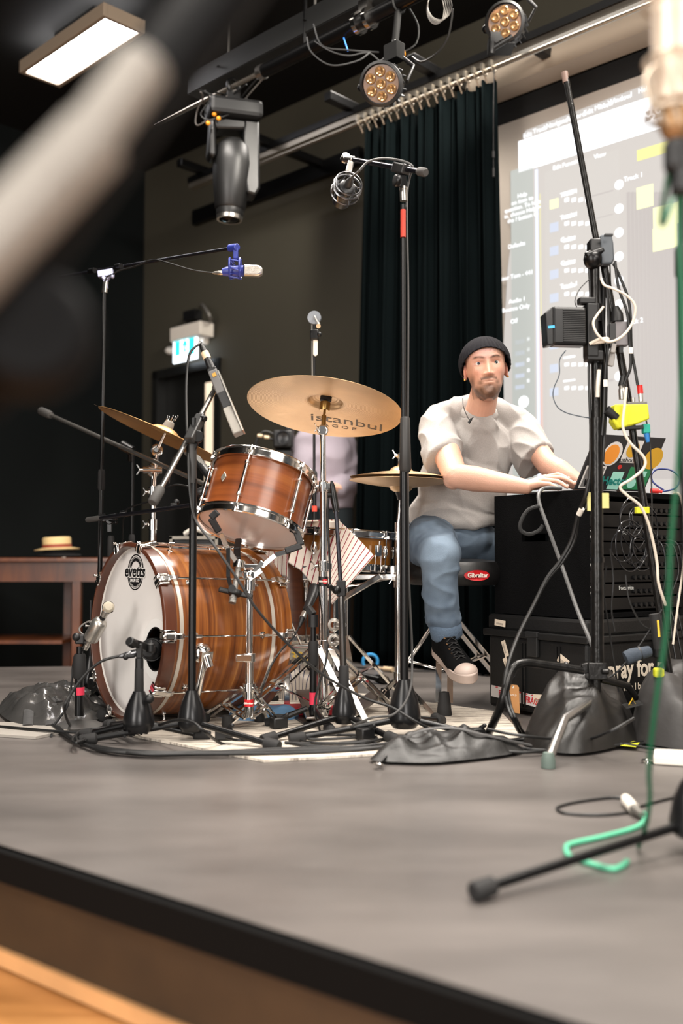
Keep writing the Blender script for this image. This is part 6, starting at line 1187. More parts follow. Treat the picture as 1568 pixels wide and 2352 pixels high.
# light stand (truss upright) with wireless gear
Yt = 2.98; tsx = P(1371, 1300, Yt).x
tsd = thing('light_stand', 'tall scuffed black steel stand loaded with cables in front of the rack', 'stand', V((tsx, Yt, 0)))
scuff = mat('scuffed_black_steel', (28, 27, 26), .28, .5, var=.5, vs=30, bump=.3, bs=60)
tp1 = P(1366, 590, Yt); bt1 = P(1372, 1530, Yt)
build(MB().cyl(bt1, P(1369, 960, Yt), .0185, n=20), 'lower_tube', scuff, tsd); build(MB().cyl(P(1369, 980, Yt), tp1, .0135, n=18), 'upper_tube', scuff, tsd)
build(MB().cyl(P(1384, 640, Yt + .02), P(1378, 960, Yt + .02), .01, n=14), 'second_tube', blk, tsd)
build(MB().cyl(P(1371, 1280, Yt), P(1371, 1292, Yt), .0205), 'collar_ring', blk, tsd)
hb_ = P(1368, 1540, Yt); build(MB().box(hb_, (.055, .05, .05)).bar(hb_ + V((-.02, 0, .01)), P(1335, 1536, Yt), .025, .03).cyl(hb_ + V((.01, -.03, 0)), hb_ + V((.03, -.035, 0)), .008).cyl(hb_, hb_ - V((0, 0, .08)), .014), 'leg_hub', scuff, tsd, bevel=.003)
# legs: bent bar to left then down; front leg through sandbag; right leg
build(MB().tube(spl([P(1340, 1540, Yt), P(1260, 1528, 2.96), P(1200, 1523, 2.94), P(1172, 1545, 2.92), P(1150, 1620, 2.9), G(1118, 1692, .01)], 6), .0125, 14), 'leg', scuff, tsd)
fl2 = G(1259, 1764, .0); build(MB().tube([P(1372, 1600, Yt), P(1296, 1652, 2.75), V((fl2.x, fl2.y, .02))], [.012, .013, .013], 14), 'leg', mat('bright_steel_leg', (150, 148, 146), .25, .9), tsd)
build(MB().lathe([(.019, .001), (.019, .02), (.015, .035), (.013, .04)], Matrix.Translation(V((fl2.x, fl2.y, 0))), 18), 'leg_tip', mat('pale_green_rubber', (88, 102, 95), .6), tsd)
build(MB().tube([P(1380, 1560, Yt), P(1440, 1575, 3.0), V((P(1500, 1600, 3.2).x, 3.2, .02))], .011, 12), 'leg', scuff, tsd)
# second leaning tube at right
build(MB().cyl(P(1385, 600, 3.0), P(1450, 960, 3.03), .0115, n=14).cyl(P(1445, 940, 3.03), P(1536, 1545, 3.06), .0115, n=14), 'leaning_tube', scuff, tsd)
build(MB().cyl(P(1297, 168, 3.05), P(1370, 556, 3.0), .0095, n=14), 'boom_tube', scuff, tsd); build(MB().cyl(P(1296, 166, 3.05), P(1300, 190, 3.048), .0105, n=14), 'boom_tip', mat('brown_tip', (110, 88, 78), .5), tsd)
build(MB().box(P(1370, 575, 2.98), (.05, .05, .06)).sph(P(1362, 596, 2.97), .03, nu=12, nv=8).cyl(P(1345, 590, 2.96), P(1385, 575, 2.96), .014), 'swivel_head', blk, tsd, bevel=.004)
build(MB().cyl(P(1368, 700, Yt), P(1368, 740, Yt), .02).cyl(P(1370, 810, Yt), P(1370, 835, Yt), .021), 'clamp_collar', blk, tsd)
for q4, d4 in (((1390, 1150, Yt - .015), (.02, .005, .045)), ((1352, 1152, Yt - .01), (.01, .005, .055))): build(MB().box(P(*q4), d4), 'yellow_tape', mat('faded_yellow_tape', (196, 188, 120), .6), tsd, smooth=False)
# grey power adapter at the top
ad = thing('power_adapter', 'slate grey power adapter clipped at the top of the stand', 'power adapter', P(1398, 570, 2.93))
build(MB().prism([(-.022, .045), (.01, .05), (.016, .02), (.018, -.03), (.01, -.045), (-.02, -.045), (-.024, 0)], XYM(P(1398, 572, 2.95), (1, .1, 0), (.0, 0, 1)), -.03), 'adapter_body', mat('slate_plastic', (72, 78, 84), .5), ad, bevel=.006)
build(MB().box(P(1397, 540, 2.92), (.024, .012, .006)), 'adapter_slot', blkp, ad, smooth=False)
# wireless unit
wu = thing('wireless_transmitter', 'black wireless transmitter box with a blue stripe clamped to the left of the stand', 'transmitter', P(1300, 760, 2.95))
cW = P(1302, 752, 2.95); MW = XYM(cW, (1, .12, 0), (0, 0, 1))
build(MB().box((0, 0, 0), (.105, .115, .05), MW), 'housing', mat('black_gloss_plastic', (18, 18, 19), .3), wu, smooth=False, bevel=.008)
build(MB().prism([(-.075, .035), (-.05, .057), (-.05, -.057), (-.068, -.06), (-.07, -.045)], MW @ Matrix.Translation(V((0, 0, -.025))), .05), 'front_bezel', MATS['black_gloss_plastic'], wu, smooth=False, bevel=.003)
for k in range(18): build(MB().box((.012, -.046 + k*.0054, .0265), (.066, .0026, .004), MW), 'vent_rib', mat('vent_rib_plastic', (34, 33, 33), .5), wu, smooth=False)
build(MB().box((-.0575, .002, .0262), (.02, .0075, .001), MW @ Matrix.Rotation(R(8), 4, 'Z')), 'blue_stripe', mat('blue_stripe', (60, 170, 225), .4), wu, smooth=False)
build(MB().box((.072, -.01, 0), (.034, .16, .045), MW).box((.08, -.085, .0), (.05, .03, .04), MW).cyl(MW @ V((.05, .085, 0)), MW @ V((.05, .07, 0)), .012).box((.06, .08, 0), (.05, .02, .03), MW), 'mounting_bracket', blkp, wu, smooth=False, bevel=.004)
# taped device
yd = thing('taped_device', 'small device wrapped in fluorescent yellow tape on the right tube of the stand', 'device', P(1440, 955, 2.98)); cy_ = P(1445, 952, 2.98); MY = XYM(cy_, (1, .1, .05), (0, 0, 1))
build(MB().prism([(-.05, .03), (.052, .028), (.055, -.018), (.02, -.03), (-.045, -.045), (-.06, -.02)], MY @ Matrix.Translation(V((0, 0, -.02))), .04), 'taped_body', yeltape, yd, bevel=.005)
build(MB().box((.02, .028, 0), (.06, .014, .036), MY), 'grey_panel', greym, yd, smooth=False, bevel=.002); build(MB().box((-.0, -.04, 0), (.07, .01, .03), MY), 'dark_underside', blkp, yd, smooth=False)
build(MB().tube([MY @ V((-.045, -.01, .01)), MY @ V((-.075, .015, .012))], .014, 14), 'lens_knob', blkp, yd)
build(xlr(MB(), MY @ V((-.022, .045, .01)), MY @ V((-.022, .11, .012)), .0115), 'silver_connector', silver, yd); build(MB().cyl(MY @ V((-.022, .085, .012)), MY @ V((-.018, .115, .012)), .0125, .007), 'plug_boot', blkp, yd)
build(MB().cyl(MY @ V((.034, .036, .01)), MY @ V((.034, .06, .01)), .007), 'bnc_connector', silver, yd); build(MB().cyl(MY @ V((.034, .06, .01)), MY @ V((.033, .085, .01)), .0085), 'red_boot', mat('red_boot', (200, 30, 24), .4), yd)
build(MB().cyl(MY @ V((.01, .036, .01)), MY @ V((.01, .048, .01)), .006), 'bnc_socket', silver, yd)
build(MB().box((.048, -.045, .0), (.022, .028, .02), MY), 'teal_plug', mat('teal_plug', (20, 150, 130), .5), yd, smooth=False, bevel=.003); build(MB().cyl(MY @ V((.049, -.058, 0)), MY @ V((.052, -.085, 0)), .009, .005), 'blue_boot', mat('blue_boot', (40, 120, 190), .5), yd)
pw = thing('power_supply', 'grey power brick and black plug hanging on the right of the stand', 'power supply', P(1425, 770, 2.97)); MP = XYM(P(1425, 768, 2.97), (1, 0, 0), (0, 0, 1))
build(MB().box((0, 0, 0), (.04, .072, .03), MP), 'brick', mat('slate_plastic_light', (112, 108, 110), .5), pw, smooth=False, bevel=.003); build(MB().box((-.027, -.005, 0), (.02, .07, .03), MP), 'brick_side', blkp, pw, smooth=False, bevel=.002)
build(MB().tube([MP @ V((-.01, .038, 0)), MP @ V((-.01, .06, 0)), MP @ V((-.015, .085, 0))], [.02, .018, .009], 14), 'plug', blkp, pw); build(MB().box((.0, -.045, 0), (.012, .022, .012), MP), 'dc_plug', blkp, pw, smooth=False)
tag(build(MB().box((0, 0, 0), (.014, .028, .012), XYM(P(1408, 800, 2.96), (1, 0, -.2), (.2, 0, 1))).box((0, -.03, 0), (.018, .05, .014), XYM(P(1408, 800, 2.98), (1, 0, -.2), (.2, 0, 1))), 'inline_adapter', mat('grey_label_plastic', (150, 146, 142), .5), bevel=.002), 'small adapter with a grey label hanging below the power brick', 'adapter')
tag(build(MB().box((0, 0, 0), (.04, .02, .022), XYM(P(1474, 1172, 3.04), (1, 0, 0), (0, 0, 1))), 'yellow_tape_flag', yeltape, smooth=False, bevel=.002), 'yellow tape wrapped around the leaning tube near the rack top', 'tape')
cream_c = mat('cream_cable', (214, 202, 186), .5)
cable('cream_cable', 'cream cable looping around the upper right of the stand', [P(1380, 640, 2.94), P(1388, 655, 2.93), P(1410, 664, 2.92), P(1440, 680, 2.92), P(1458, 705, 2.92), P(1450, 745, 2.92), P(1425, 775, 2.91), P(1395, 785, 2.91), P(1372, 768, 2.91), P(1362, 742, 2.92), P(1372, 722, 2.93), P(1385, 705, 2.95)], .0038, cream_c)
cable('cream_cable', 'cream cable falling from the taped device past the laptop to the rack', [P(1438, 890, 2.94), P(1434, 930, 2.93), P(1430, 980, 2.93), P(1445, 1015, 2.93), P(1478, 1050, 2.93), P(1478, 1075, 2.93), P(1450, 1100, 2.93), P(1424, 1118, 2.94), P(1440, 1138, 2.94), P(1468, 1160, 2.95), P(1484, 1190, 2.96), P(1496, 1230, 2.97), P(1508, 1290, 2.98), P(1512, 1340, 2.98), P(1528, 1390, 3.0)], .0042, cream_c)
cable('cream_cable', 'cream cable bundle tied to the stand below the wireless transmitter', [P(1354, 790, 2.93), P(1375, 780, 2.92), P(1395, 778, 2.92), P(1388, 784, 2.92), P(1360, 788, 2.93)], .005, cream_c)
cable('thin_wire', 'thin wire hanging in a wavy loop left of the stand against the screen', [P(1299, 805, 2.93), P(1285, 826, 2.93), P(1284, 860, 2.93), P(1272, 890, 2.93), P(1270, 912, 2.93), P(1280, 935, 2.93), P(1300, 948, 2.94), P(1330, 956, 2.95), P(1353, 960, 2.97)], .0016, mat('thin_grey_wire', (60, 70, 80), .4))
cable('thin_wire', 'thin black wire curving above the wireless transmitter', [P(1352, 642, 2.95), P(1330, 665, 2.94), P(1320, 690, 2.93), P(1324, 705, 2.93)], .0016)
for i, ps in enumerate([[(1412, 600), (1420, 660), (1440, 720), (1446, 790), (1448, 840), (1438, 870), (1432, 885)], [(1408, 605), (1425, 640), (1445, 700), (1450, 800), (1458, 850), (1464, 885)], [(1392, 640), (1398, 760), (1390, 850), (1386, 950), (1382, 1000)], [(1372, 600), (1376, 680), (1386, 760), (1392, 840), (1390, 960), (1384, 1060)], [(1352, 600), (1356, 700), (1352, 850), (1356, 1000), (1352, 1130), (1345, 1170)], [(1464, 890), (1482, 960), (1492, 1010), (1496, 1130), (1498, 1250)], [(1400, 600), (1404, 680), (1415, 730)]]):
    cable('stand_cable', ('thick black cable from the slate adapter down to the silver connector above the yellow device', 'black cable ending in the red plug above the yellow device', 'black cable running between the two upper tubes of the loaded stand', 'longest black cable down the right side of the loaded stand', 'black cable down the left side of the loaded stand', 'thin black wire from the yellow device down past the laptop', 'thin short black wire under the slate adapter')[i], [P(x, y, 2.95 + .008*i) for x, y in ps], .0045 if i < 5 else .0022, group='black cables running down the light stand')
build(MB().box((0, 0, 0), (.012, .018, .003), XYM(P(1448, 805, 2.93), (1, 0, 0), (0, 0, 1))).box((0, 0, 0), (.012, .02, .003), XYM(P(1390, 880, 2.93), (1, 0, 0), (0, 0, 1))), 'white_label', white_pl, tsd, smooth=False)
build(MB().tube(spl([P(1375, 850, 2.96), P(1373, 880, 2.955), P(1372, 912, 2.96)], 4), .006, 8), 'white_wrap', white_pl, tsd)
cable('blue_cable', 'dark blue cable looped on the rack right of the laptop', [P(1524, 1126, 3.3), P(1500, 1108, 3.32), P(1496, 1090, 3.34), P(1510, 1078, 3.36), P(1540, 1080, 3.36), P(1560, 1098, 3.34), P(1552, 1120, 3.32), P(1528, 1128, 3.3), P(1500, 1130, 3.3)], .003, mat('navy_cable', (24, 40, 96), .4))
tag(build(MB().cyl(P(1494, 1127, 3.3), P(1512, 1128, 3.3), .008).cyl(P(1512, 1128, 3.3), P(1520, 1130, 3.3), .005), 'red_connector', mat('red_boot', (0, 0, 0))), 'red connector lying on the rack beside the blue cable loop', 'connector')
cable('cream_cable', 'cream cable hanging over the right end of the rack', [P(1545, 1132, 3.2), P(1562, 1140, 3.2), P(1570, 1200, 3.2), P(1568, 1300, 3.18), P(1555, 1400, 3.16), P(1545, 1480, 3.15)], .0035, cream_c)
# cables in front of the rack side
cable('grey_cable', 'grey cable bent over the rack top and falling diagonally across the rack side', [P(1288, 1122, 3.36), P(1262, 1120, 3.33), P(1244, 1124, 3.30), P(1236, 1138, 3.27), P(1240, 1162, 3.25), P(1258, 1212, 3.22), P(1290, 1300, 3.18), P(1325, 1400, 3.1), P(1350, 1460, 3.03), P(1362, 1488, 3.0)], .0062, mat('grey_rubber_cable', (92, 92, 92), .45))
cable('velcro_strap', 'black cable strap hanging in a loop on the rack side', [P(1238, 1162, 3.24), P(1212, 1172, 3.24), P(1196, 1198, 3.24), P(1196, 1218, 3.24), P(1215, 1227, 3.24), P(1238, 1218, 3.24), P(1246, 1206, 3.24)], .0065, mat('velcro', (30, 30, 30), .8), 'strap')
for i, (dx, lb) in enumerate(((0, 'black cable hanging from the stand across the rack side to the floor'), (7, 'second black cable hanging beside it across the rack side to the floor'))):
    cable('stand_cable', lb, [P(1352, 1100, 2.95), P(1344, 1140, 2.96), P(1328, 1180, 3.0), P(1312 + dx, 1240, 3.03), P(1285 + dx, 1290, 3.04), P(1255 + dx*.5, 1330, 3.04), P(1225, 1390, 3.02), P(1190, 1460, 2.98), P(1168, 1520, 2.93), P(1158 + dx, 1570, 2.9), P(1165 + dx, 1620, 2.88), P(1180 + dx, 1655, 2.86), G(1205 + dx, 1690, .008), G(1300, 1712, .008)], .0062 - .0015*i)
tag(build(MB().cyl(P(1336, 1168, 2.985), P(1329, 1182, 3.0), .0085), 'cable_label', white_pl), 'white label wrapped on the black cable left of the stand', 'label')
cable('long_cable', 'long black cable swinging from the stand foot across the stage to the rug', [P(1455, 1650, 2.75), P(1400, 1680, 2.72), G(1330, 1700, .03), P(1200, 1690, 2.8), P(1120, 1675, 2.85)], .0045)
for i, ps in enumerate([[(1400, 1260), (1408, 1330), (1404, 1400), (1412, 1450)], [(1392, 1300), (1386, 1360), (1396, 1430), (1410, 1520), (1420, 1590)], [(1436, 1320), (1445, 1380), (1470, 1430), (1490, 1445)], [(1520, 1400), (1470, 1480), (1420, 1540), (1392, 1560)]]):
    cable('hanging_cable', ('shortest thin black cable hanging right of the stand before the rack', 'longest thin black cable hanging right of the stand before the rack', 'thin black cable curving to the right before the lower rack units', 'thin black cable slanting left down across the case lettering')[i], [P(x, y, 3.02) for x, y in ps], .0028, group='thin cables hanging in front of the rack')
# cable bulge microphone near the right (dark grey foam)
gm_ = thing('small_microphone', 'dark grey foam tipped microphone on a black clip in front of the trunk lettering', 'microphone', P(1480, 1490, 3.0))
build(MB().tube([P(1436, 1512, 2.98), P(1452, 1505, 2.98), P(1490, 1496, 3.0)], [.02, .021, .016], 18), 'foam_head', mat('blue_grey_foam', (56, 64, 74), .9, bump=.6, bs=90), gm_); build(MB().cyl(P(1466, 1501, 2.99), P(1470, 1500, 2.99), .0215, n=18), 'ring', blkp, gm_)
build(MB().tube([P(1502, 1410, 3.0), P(1508, 1440, 3.0), P(1512, 1490, 3.0)], [.016, .018, .014], 16), 'black_grip', rub, gm_); build(MB().bar(P(1510, 1425, 2.983), P(1513, 1463, 2.983), .006, .006, (0, 1, 0)), 'yellow_mark', MATS['yellow_print'], gm_, smooth=False)
build(MB().box(P(1512, 1545, 2.99), (.03, .026, .028)), 'yellow_tape', yeltape, gm_, smooth=False, bevel=.006)
# drum throne
thx, thy = P(1022, 1400, 3.72).x, 3.74; tvv = lambda z: V((thx, thy, z))
tr2 = thing('drum_throne', 'round black drum throne on chrome legs under the seated man', 'stool', tvv(0)); zse = P(0, 1345, 3.6).z
build(MB().lathe([(.001, zse), (.165, zse), (.18, zse + .012), (.186, zse + .035), (.186, zse + .06), (.17, zse + .085), (.1, zse + .095), (.001, zse + .097)], Matrix.Translation(V((thx + .04, thy, 0))), 48), 'seat', mat('black_throne_vinyl', (22, 21, 21), .4, bump=.2, bs=60), tr2)
cl_ = V((thx + .04, thy, zse + .045)); dl = (P(1085, 1328, 3.6) - cl_); dl.z = 0; dl.normalize(); pl = cl_ + dl*.1865
ML = XYM(pl - V((0, 0, .008)), V((-dl.y, dl.x, 0)), (0, 0, 1)); 
lbm = build(MB().slab([ML @ V((.05*math.cos(k*.2618), .019*math.sin(k*.2618), .001 - .186*(1 - math.cos(.05*math.cos(k*.2618)/.186)))) for k in range(24)], dl*.0012), 'oval_badge', redm, tr2, smooth=False)
text('Gibraltar', ML @ Matrix.Translation(V((0, 0, .0032))), .022, white_pl, lbm, bold=.0006)
build(MB().cyl(tvv(.14), tvv(zse), .014, n=16), 'centre_tube', chrome, tr2); build(MB().cyl(tvv(.42), tvv(.46), .03), 'seat_clamp', chrome_dull, tr2)
ff_ = G(1020, 1648, 0); 
for q in (V((ff_.x, ff_.y, .05)), G(884, 1596, .03), G(1160, 1570, .03)):
    q = V(q); dd = (V((q.x, q.y, 0)) - tvv(0)).normalized()
    dleg(tr2, tvv(.36), q, tvv(.13), .6, .02)
build(MB().lathe([(.026, .0), (.026, .012), (.023, .04), (.017, .085), (.001, .088)], Matrix.Translation(V((ff_.x, ff_.y, .002))), 18), 'large_rubber_foot', rub, tr2)
# ---------------------------------------------------------------- people
def attr_mat(name, rough=.5, bump=.25, bs=220, sss=.0, sheen=0.):
    m = mat(name, (200, 160, 140), rough, bump=bump, bs=bs, sheen=sheen); nt = m.node_tree; b = nt.nodes['Principled BSDF']
    a = nt.nodes.new('ShaderNodeVertexColor'); a.layer_name = 'tint'; nt.links.new(a.outputs[0], b.inputs['Base Color'])
    if sss: b.inputs['Subsurface Weight'].default_value = sss; b.inputs['Subsurface Radius'].default_value = (.012, .005, .003)
    return m
def organic(mb, name, m, parent, voxel, smooth=6, fac=.5, disp=None, colr=None):
    me = bpy.data.meshes.new('tmp'); me.from_pydata([tuple(q) for q in mb.v], [], mb.f); me.update()
    t = bpy.data.objects.new('tmp', me); col.objects.link(t)
    r = t.modifiers.new('r', 'REMESH'); r.mode = 'VOXEL'; r.voxel_size = voxel; r.adaptivity = 0
    s = t.modifiers.new('s', 'SMOOTH'); s.iterations = smooth; s.factor = fac
    dg = bpy.context.evaluated_depsgraph_get(); dg.update(); e = bpy.data.meshes.new_from_object(t.evaluated_get(dg)); bpy.data.objects.remove(t); bpy.data.meshes.remove(me)
    n = len(e.vertices); co = np.empty(n*3, np.float32); e.vertices.foreach_get('co', co); co = co.reshape(-1, 3)
    if disp:
        no = np.empty(n*3, np.float32); e.vertices.foreach_get('normal', no); no = no.reshape(-1, 3)
        co = co + no*np.array([disp(V(c), V(k)) for c, k in zip(co.tolist(), no.tolist())], np.float32)[:, None]
    if colr:
        ca = e.color_attributes.new('tint', 'FLOAT_COLOR', 'POINT'); ca.data.foreach_set('color', np.array([colr(V(c)) for c in co.tolist()], np.float32).ravel())
    inv = np.array(root_matrix(parent).inverted()); co = co @ inv[:3, :3].T + inv[:3, 3]; e.vertices.foreach_set('co', co.astype(np.float32).ravel())
    e.materials.clear(); e.materials.append(m); e.polygons.foreach_set('use_smooth', [True]*len(e.polygons)); e.update(); e.name = name
    o = bpy.data.objects.new(name, e); col.objects.link(o); o.parent = parent; return o
def chain(mb, pts, rs, n=12):
    for i in range(len(pts) - 1): mb.cap(pts[i], pts[i+1], rs[i], rs[i+1], n, 4)
    return mb
class Head:
    def __init__(s, c, F, roll=0.):
        s.c = V(c); s.F = V(F).normalized(); up = V((0, 0, 1)); s.Z = (up - s.F*up.dot(s.F)).normalized(); s.X = -s.F.cross(s.Z); 
        s.X = s.X if s.X.x > 0 else -s.X; q = Matrix.Rotation(R(roll), 3, s.F); s.X = q @ s.X; s.Z = q @ s.Z
        s.M = Matrix((s.X, s.F, s.Z)).transposed().to_4x4(); s.M.translation = s.c; s.I = s.M.inverted()
    def p(s, x, y, z): return s.M @ V((x, y, z))
def sstep(a, b, x): t = max(0, min(1, (x - a)/(b - a))); return t*t*(3 - 2*t)
PZ = (-.114, -.108, -.098, -.082, -.062, -.045, -.02, 0, .02, .04, .06, .08, .10, .112, .119)
PW = (.012, .027, .037, .0455, .053, .058, .0645, .068, .070, .0715, .072, .069, .054, .034, .001)
PF = (.052, .066, .0735, .0765, .0765, .077, .078, .078, .078, .082, .081, .071, .047, .022, .001)
PB = (.005, .012, .022, .036, .052, .067, .084, .095, .101, .105, .105, .097, .078, .05, .001)
def gs(x, z, cx, cz, sx_, sz_, h): return h*math.exp(-((x - cx)/sx_)**2 - ((z - cz)/sz_)**2)
def face_add(x, z):
    ax = abs(x); t = max(0, min(1, (.026 - z)/.05)); d = (.002 + .0235*t**1.15)*math.exp(-(x/(.0078 + .0048*t))**2)*sstep(-.038, -.0275, z)*sstep(.036, .02, z)
    for q in ((.0145, -.0265, .0055, .0058, .0085), (.031, .0145, .0175, .0115, -.0105), (.0155, .017, .006, .008, -.0035), (.029, .0345, .021, .0058, .0042), (.046, -.010, .016, .015, .0035),
              (0, -.050, .026, .017, .0055), (0, -.0487, .017, .0028, .0028), (.006, -.0478, .006, .0025, .001), (0, -.0578, .0135, .0034, .0036), (0, -.0532, .021, .0014, -.0028), (0, -.0685, .015, .0045, -.0035),
              (0, -.092, .016, .012, .005), (.0305, .0235, .0145, .0026, .0034), (.0305, .0072, .013, .0026, .0022), (.043, -.050, .013, .016, -.003), (.0225, -.034, .006, .012, -.0012)):
        d += gs(ax, z, *q)
    return d
def add_head(mb, H):
    p = H.p
    def f(u, v):
        z = PZ[0] + (PZ[-1] - PZ[0])*(.5 - .5*math.cos(PI*v)); a = 2*PI*u; w_ = np.interp(z, PZ, PW); fy = np.interp(z, PZ, PF); by = np.interp(z, PZ, PB); ca, sa = math.cos(a), math.sin(a)
        pw = .88; x = w_*math.copysign(abs(sa)**pw, sa); y = (fy if ca > 0 else by)*math.copysign(abs(ca)**pw, ca)
        if ca > 0: y += face_add(x, z)*min(1, ca*1.6)
        return p(x, y, z)
    NU, NV = 150, 120; mb.grid(f, NU, NV, True); o = len(mb.v) - NU*(NV + 1)
    mb.f.append([o + k for k in range(NU)][::-1]); mb.f.append([o + NU*NV + k for k in range(NU)]); mb.m += [0, 0]
    for s in (-1, 1):
        Me = H.M @ Matrix.Translation(V((s*.0725, -.012, .000))) @ Matrix.Rotation(R(-s*24), 4, 'Z') @ Matrix.Rotation(R(8), 4, 'X')
        mb.sph((0, 0, 0), (.006, .016, .029), Me, 16, 12); mb.sph((0, 0, 0), (.0058, .008, .009), Me @ Matrix.Translation(V((0, .004, -.024))), 12, 8)
    return mb
man = thing('person', 'bearded man in a black beanie, grey t-shirt and blue jeans sitting on the throne with one hand on the rack', 'person', V((.41, 3.8, 0)))
man['label'] = 'man in black beanie, grey t-shirt and jeans sitting with a hand on the rack'
H = Head(P(1115, 850, 3.62), (-.035, -1, -.015), 4.5)
FOOTH = None
mb = add_head(MB(), H)
nb0 = P(1101, 950, 3.735); mb.cap(H.p(0, -.028, -.055), nb0, .050, .0565, 24); mb.cap(nb0, P(1098, 990, 3.84), .058, .05, 24)
Sr, Er, Wr = P(1000, 975, 3.78), P(1045, 1093, 3.50), P(1208, 1118, 3.47)
Sl, El, Wl = P(1192, 980, 3.84), P(1258, 1068, 3.68), P(1342, 1118, 3.60)
mb.cap(Sr, Sl, .035, .035); mb.cap(P(1098, 1000, 3.85), P(1060, 1120, 3.85), .05, .06)
fa = Er.lerp(Wr, .28); chain(mb, [Sr, Sr.lerp(Er, .6), Er, fa, Er.lerp(Wr, .7), Wr], [.05, .050, .043, .0455, .034, .0255], 36)
mb.sph(Er + V((-.006, .01, -.012)), .036)
fa = El.lerp(Wl, .3); chain(mb, [Sl, Sl.lerp(El, .6), El, fa, El.lerp(Wl, .7), Wl], [.043, .043, .041, .045, .034, .025], 36)
def hand(mb, W, kn, mids, tips, th):
    for k, mi, t in zip(kn, mids, tips):
        mb.cap(W, k, .0155, .0118, 12, 4); q = mi.lerp(t, .5) + V((0, 0, .0022)); chain(mb, [k, mi, q, t], [.0098, .0086, .0078, .0066], 12)
    mb.cap(W.lerp(kn[1], .25), kn[1], .019, .0135, 12); mb.cap(W.lerp(kn[2], .3), kn[2], .019, .0125, 12)
    chain(mb, th, [.016, .0115, .0095, .0078], 12); return mb
kn = [P(1250, 1097, 3.500), P(1252, 1098, 3.477), P(1248, 1103, 3.452), P(1240, 1111, 3.43)]
mi = [P(1281, 1090, 3.478), P(1288, 1097, 3.447), P(1278, 1105, 3.42), P(1262, 1112, 3.405)]
tp = [P(1305, 1101, 3.452), P(1319, 1111, 3.42), P(1302, 1119, 3.395), P(1281, 1123, 3.385)]
hand(mb, Wr, kn, mi, tp, [P(1218, 1116, 3.49), P(1240, 1117, 3.53), P(1258, 1120, 3.545), P(1275, 1122, 3.535)])
d_ = V((.9, .12, -.02)).normalized(); s_ = V((-.12, .9, 0)).normalized()
Wl2 = Wl; kl = [Wl + d_*.08 + s_*x + V((0, 0, .004)) for x in (-.034, -.012, .01, .03)]
hand(mb, Wl, kl, [k + d_*.036 + V((0, 0, .004)) for k in kl], [k + d_*.062 + V((0, 0, -.012)) for k in kl], [Wl + d_*.02 - s_*.02, Wl + d_*.045 - s_*.045, Wl + d_*.065 - s_*.055, Wl + d_*.085 - s_*.058])
skinA, lipc, beardc, browc, pinkc = [np.array(lin(c)[:3]) for c in ((204, 158, 136), (172, 102, 90), (74, 50, 34), (70, 48, 34), (206, 132, 114))]
def skin_col(c):
    l = H.I @ c; x, y, z = l; ax = abs(x); k = skinA.copy(); nz = noise.noise(c*60)
    k = k*(1 + .035*noise.noise(c*14))
    if abs(x) < .11 and -.13 < z < .12 and y > -.08:
        pk = math.exp(-((ax - .04)**2 + (z + .02)**2)/.0006)*.35*(y > .02) + math.exp(-(x*x + (z + .026)**2)/.0002)*.4*(y > .09) + .5*sstep(.066, .074, ax)*(z > -.04)*(z < .035)
        k = k*(1 - pk) + pinkc*pk
        w_ = 0
        if y > -.03:
            jaw = sstep(-.052, -.078, z + .45*max(0, .05 - ax)*0) * sstep(-.02, .03, y + .02)
            side = sstep(.042, .054, ax)*sstep(-.008, -.045, z)*.8
            w_ = max(jaw, side)*.86
            mous = math.exp(-((z + .0405 + .12*ax*ax/.03)**2)/.00004)*(ax < .034)*(y > .07)*.85; w_ = max(w_, mous)
            corner = math.exp(-((ax - .030)**2 + (z + .056)**2)/.00012)*.7*(y > .05); w_ = max(w_, corner)
            soul = math.exp(-(x*x)/.00008 - ((z + .068)**2)/.00007)*.8*(y > .06); w_ = max(w_, soul)
            if z < -.112 or (z < -.1 and y < .0): w_ *= .35
            clear = math.exp(-(x*x/.00035 + (z + .0535)**2/.00005)); w_ *= (1 - clear)
            w_ *= (.93 + .22*nz); w_ = max(0, min(.95, w_*1.08))
            k = k*(1 - w_) + beardc*w_
        lw = math.exp(-(x*x/.0004)**2 - ((z + .053)**2)/.000045)*(y > .084)*.75; k = k*(1 - lw) + lipc*lw
        bw = math.exp(-((ax - .031)/.0195)**4 - ((z - .0345 - .006*math.cos((ax - .034)*60) + .004)/.0042)**2)*(y > .05)*(.8 + .4*nz); bw = max(0, min(.9, bw)); k = k*(1 - bw) + browc*bw
        es = math.exp(-((ax - .0305)/.017)**2 - ((z - .016)/.010)**2)*.22; k = k*(1 - es) + pinkc*.8*es
        ln = math.exp(-((z + .0532)/.0013)**2 - (x/.02)**4)*(y > .08)*.6; k = k*(1 - ln) + np.array((.08, .03, .025))*ln
    return (*k, 1)
skin = attr_mat('skin', .48, .22, 260, .12)
body = organic(mb, 'body', skin, man, .0019, 4, .5, colr=skin_col)
for s in (-1, 1):
    ec = H.p(s*.0305, .0535, .0152); look = (H.F + H.X*.10 + V((0, 0, -.0))).normalized(); ey = build(MB().sph(ec, .0126, nu=24, nv=16), 'eye', mat('eye_white', (222, 214, 208), .15), man)
    build(MB().lathe([(.0068, .0105), (.006, .0115), (.001, .0126)], fr(ec, look), 24), 'iris', mat('grey_green_iris', (70, 84, 82), .15), ey); build(MB().lathe([(.0032, .0123), (.0005, .0130)], fr(ec, look), 16), 'pupil', mat('pupil_black', (6, 6, 8), .1), ey)
    build(MB().sph(H.p(s*.0785, -.002, -.030), .0040, nu=12, nv=8), 'earring', mat('gold_earring', (220, 170, 90), .2, 1.), man)
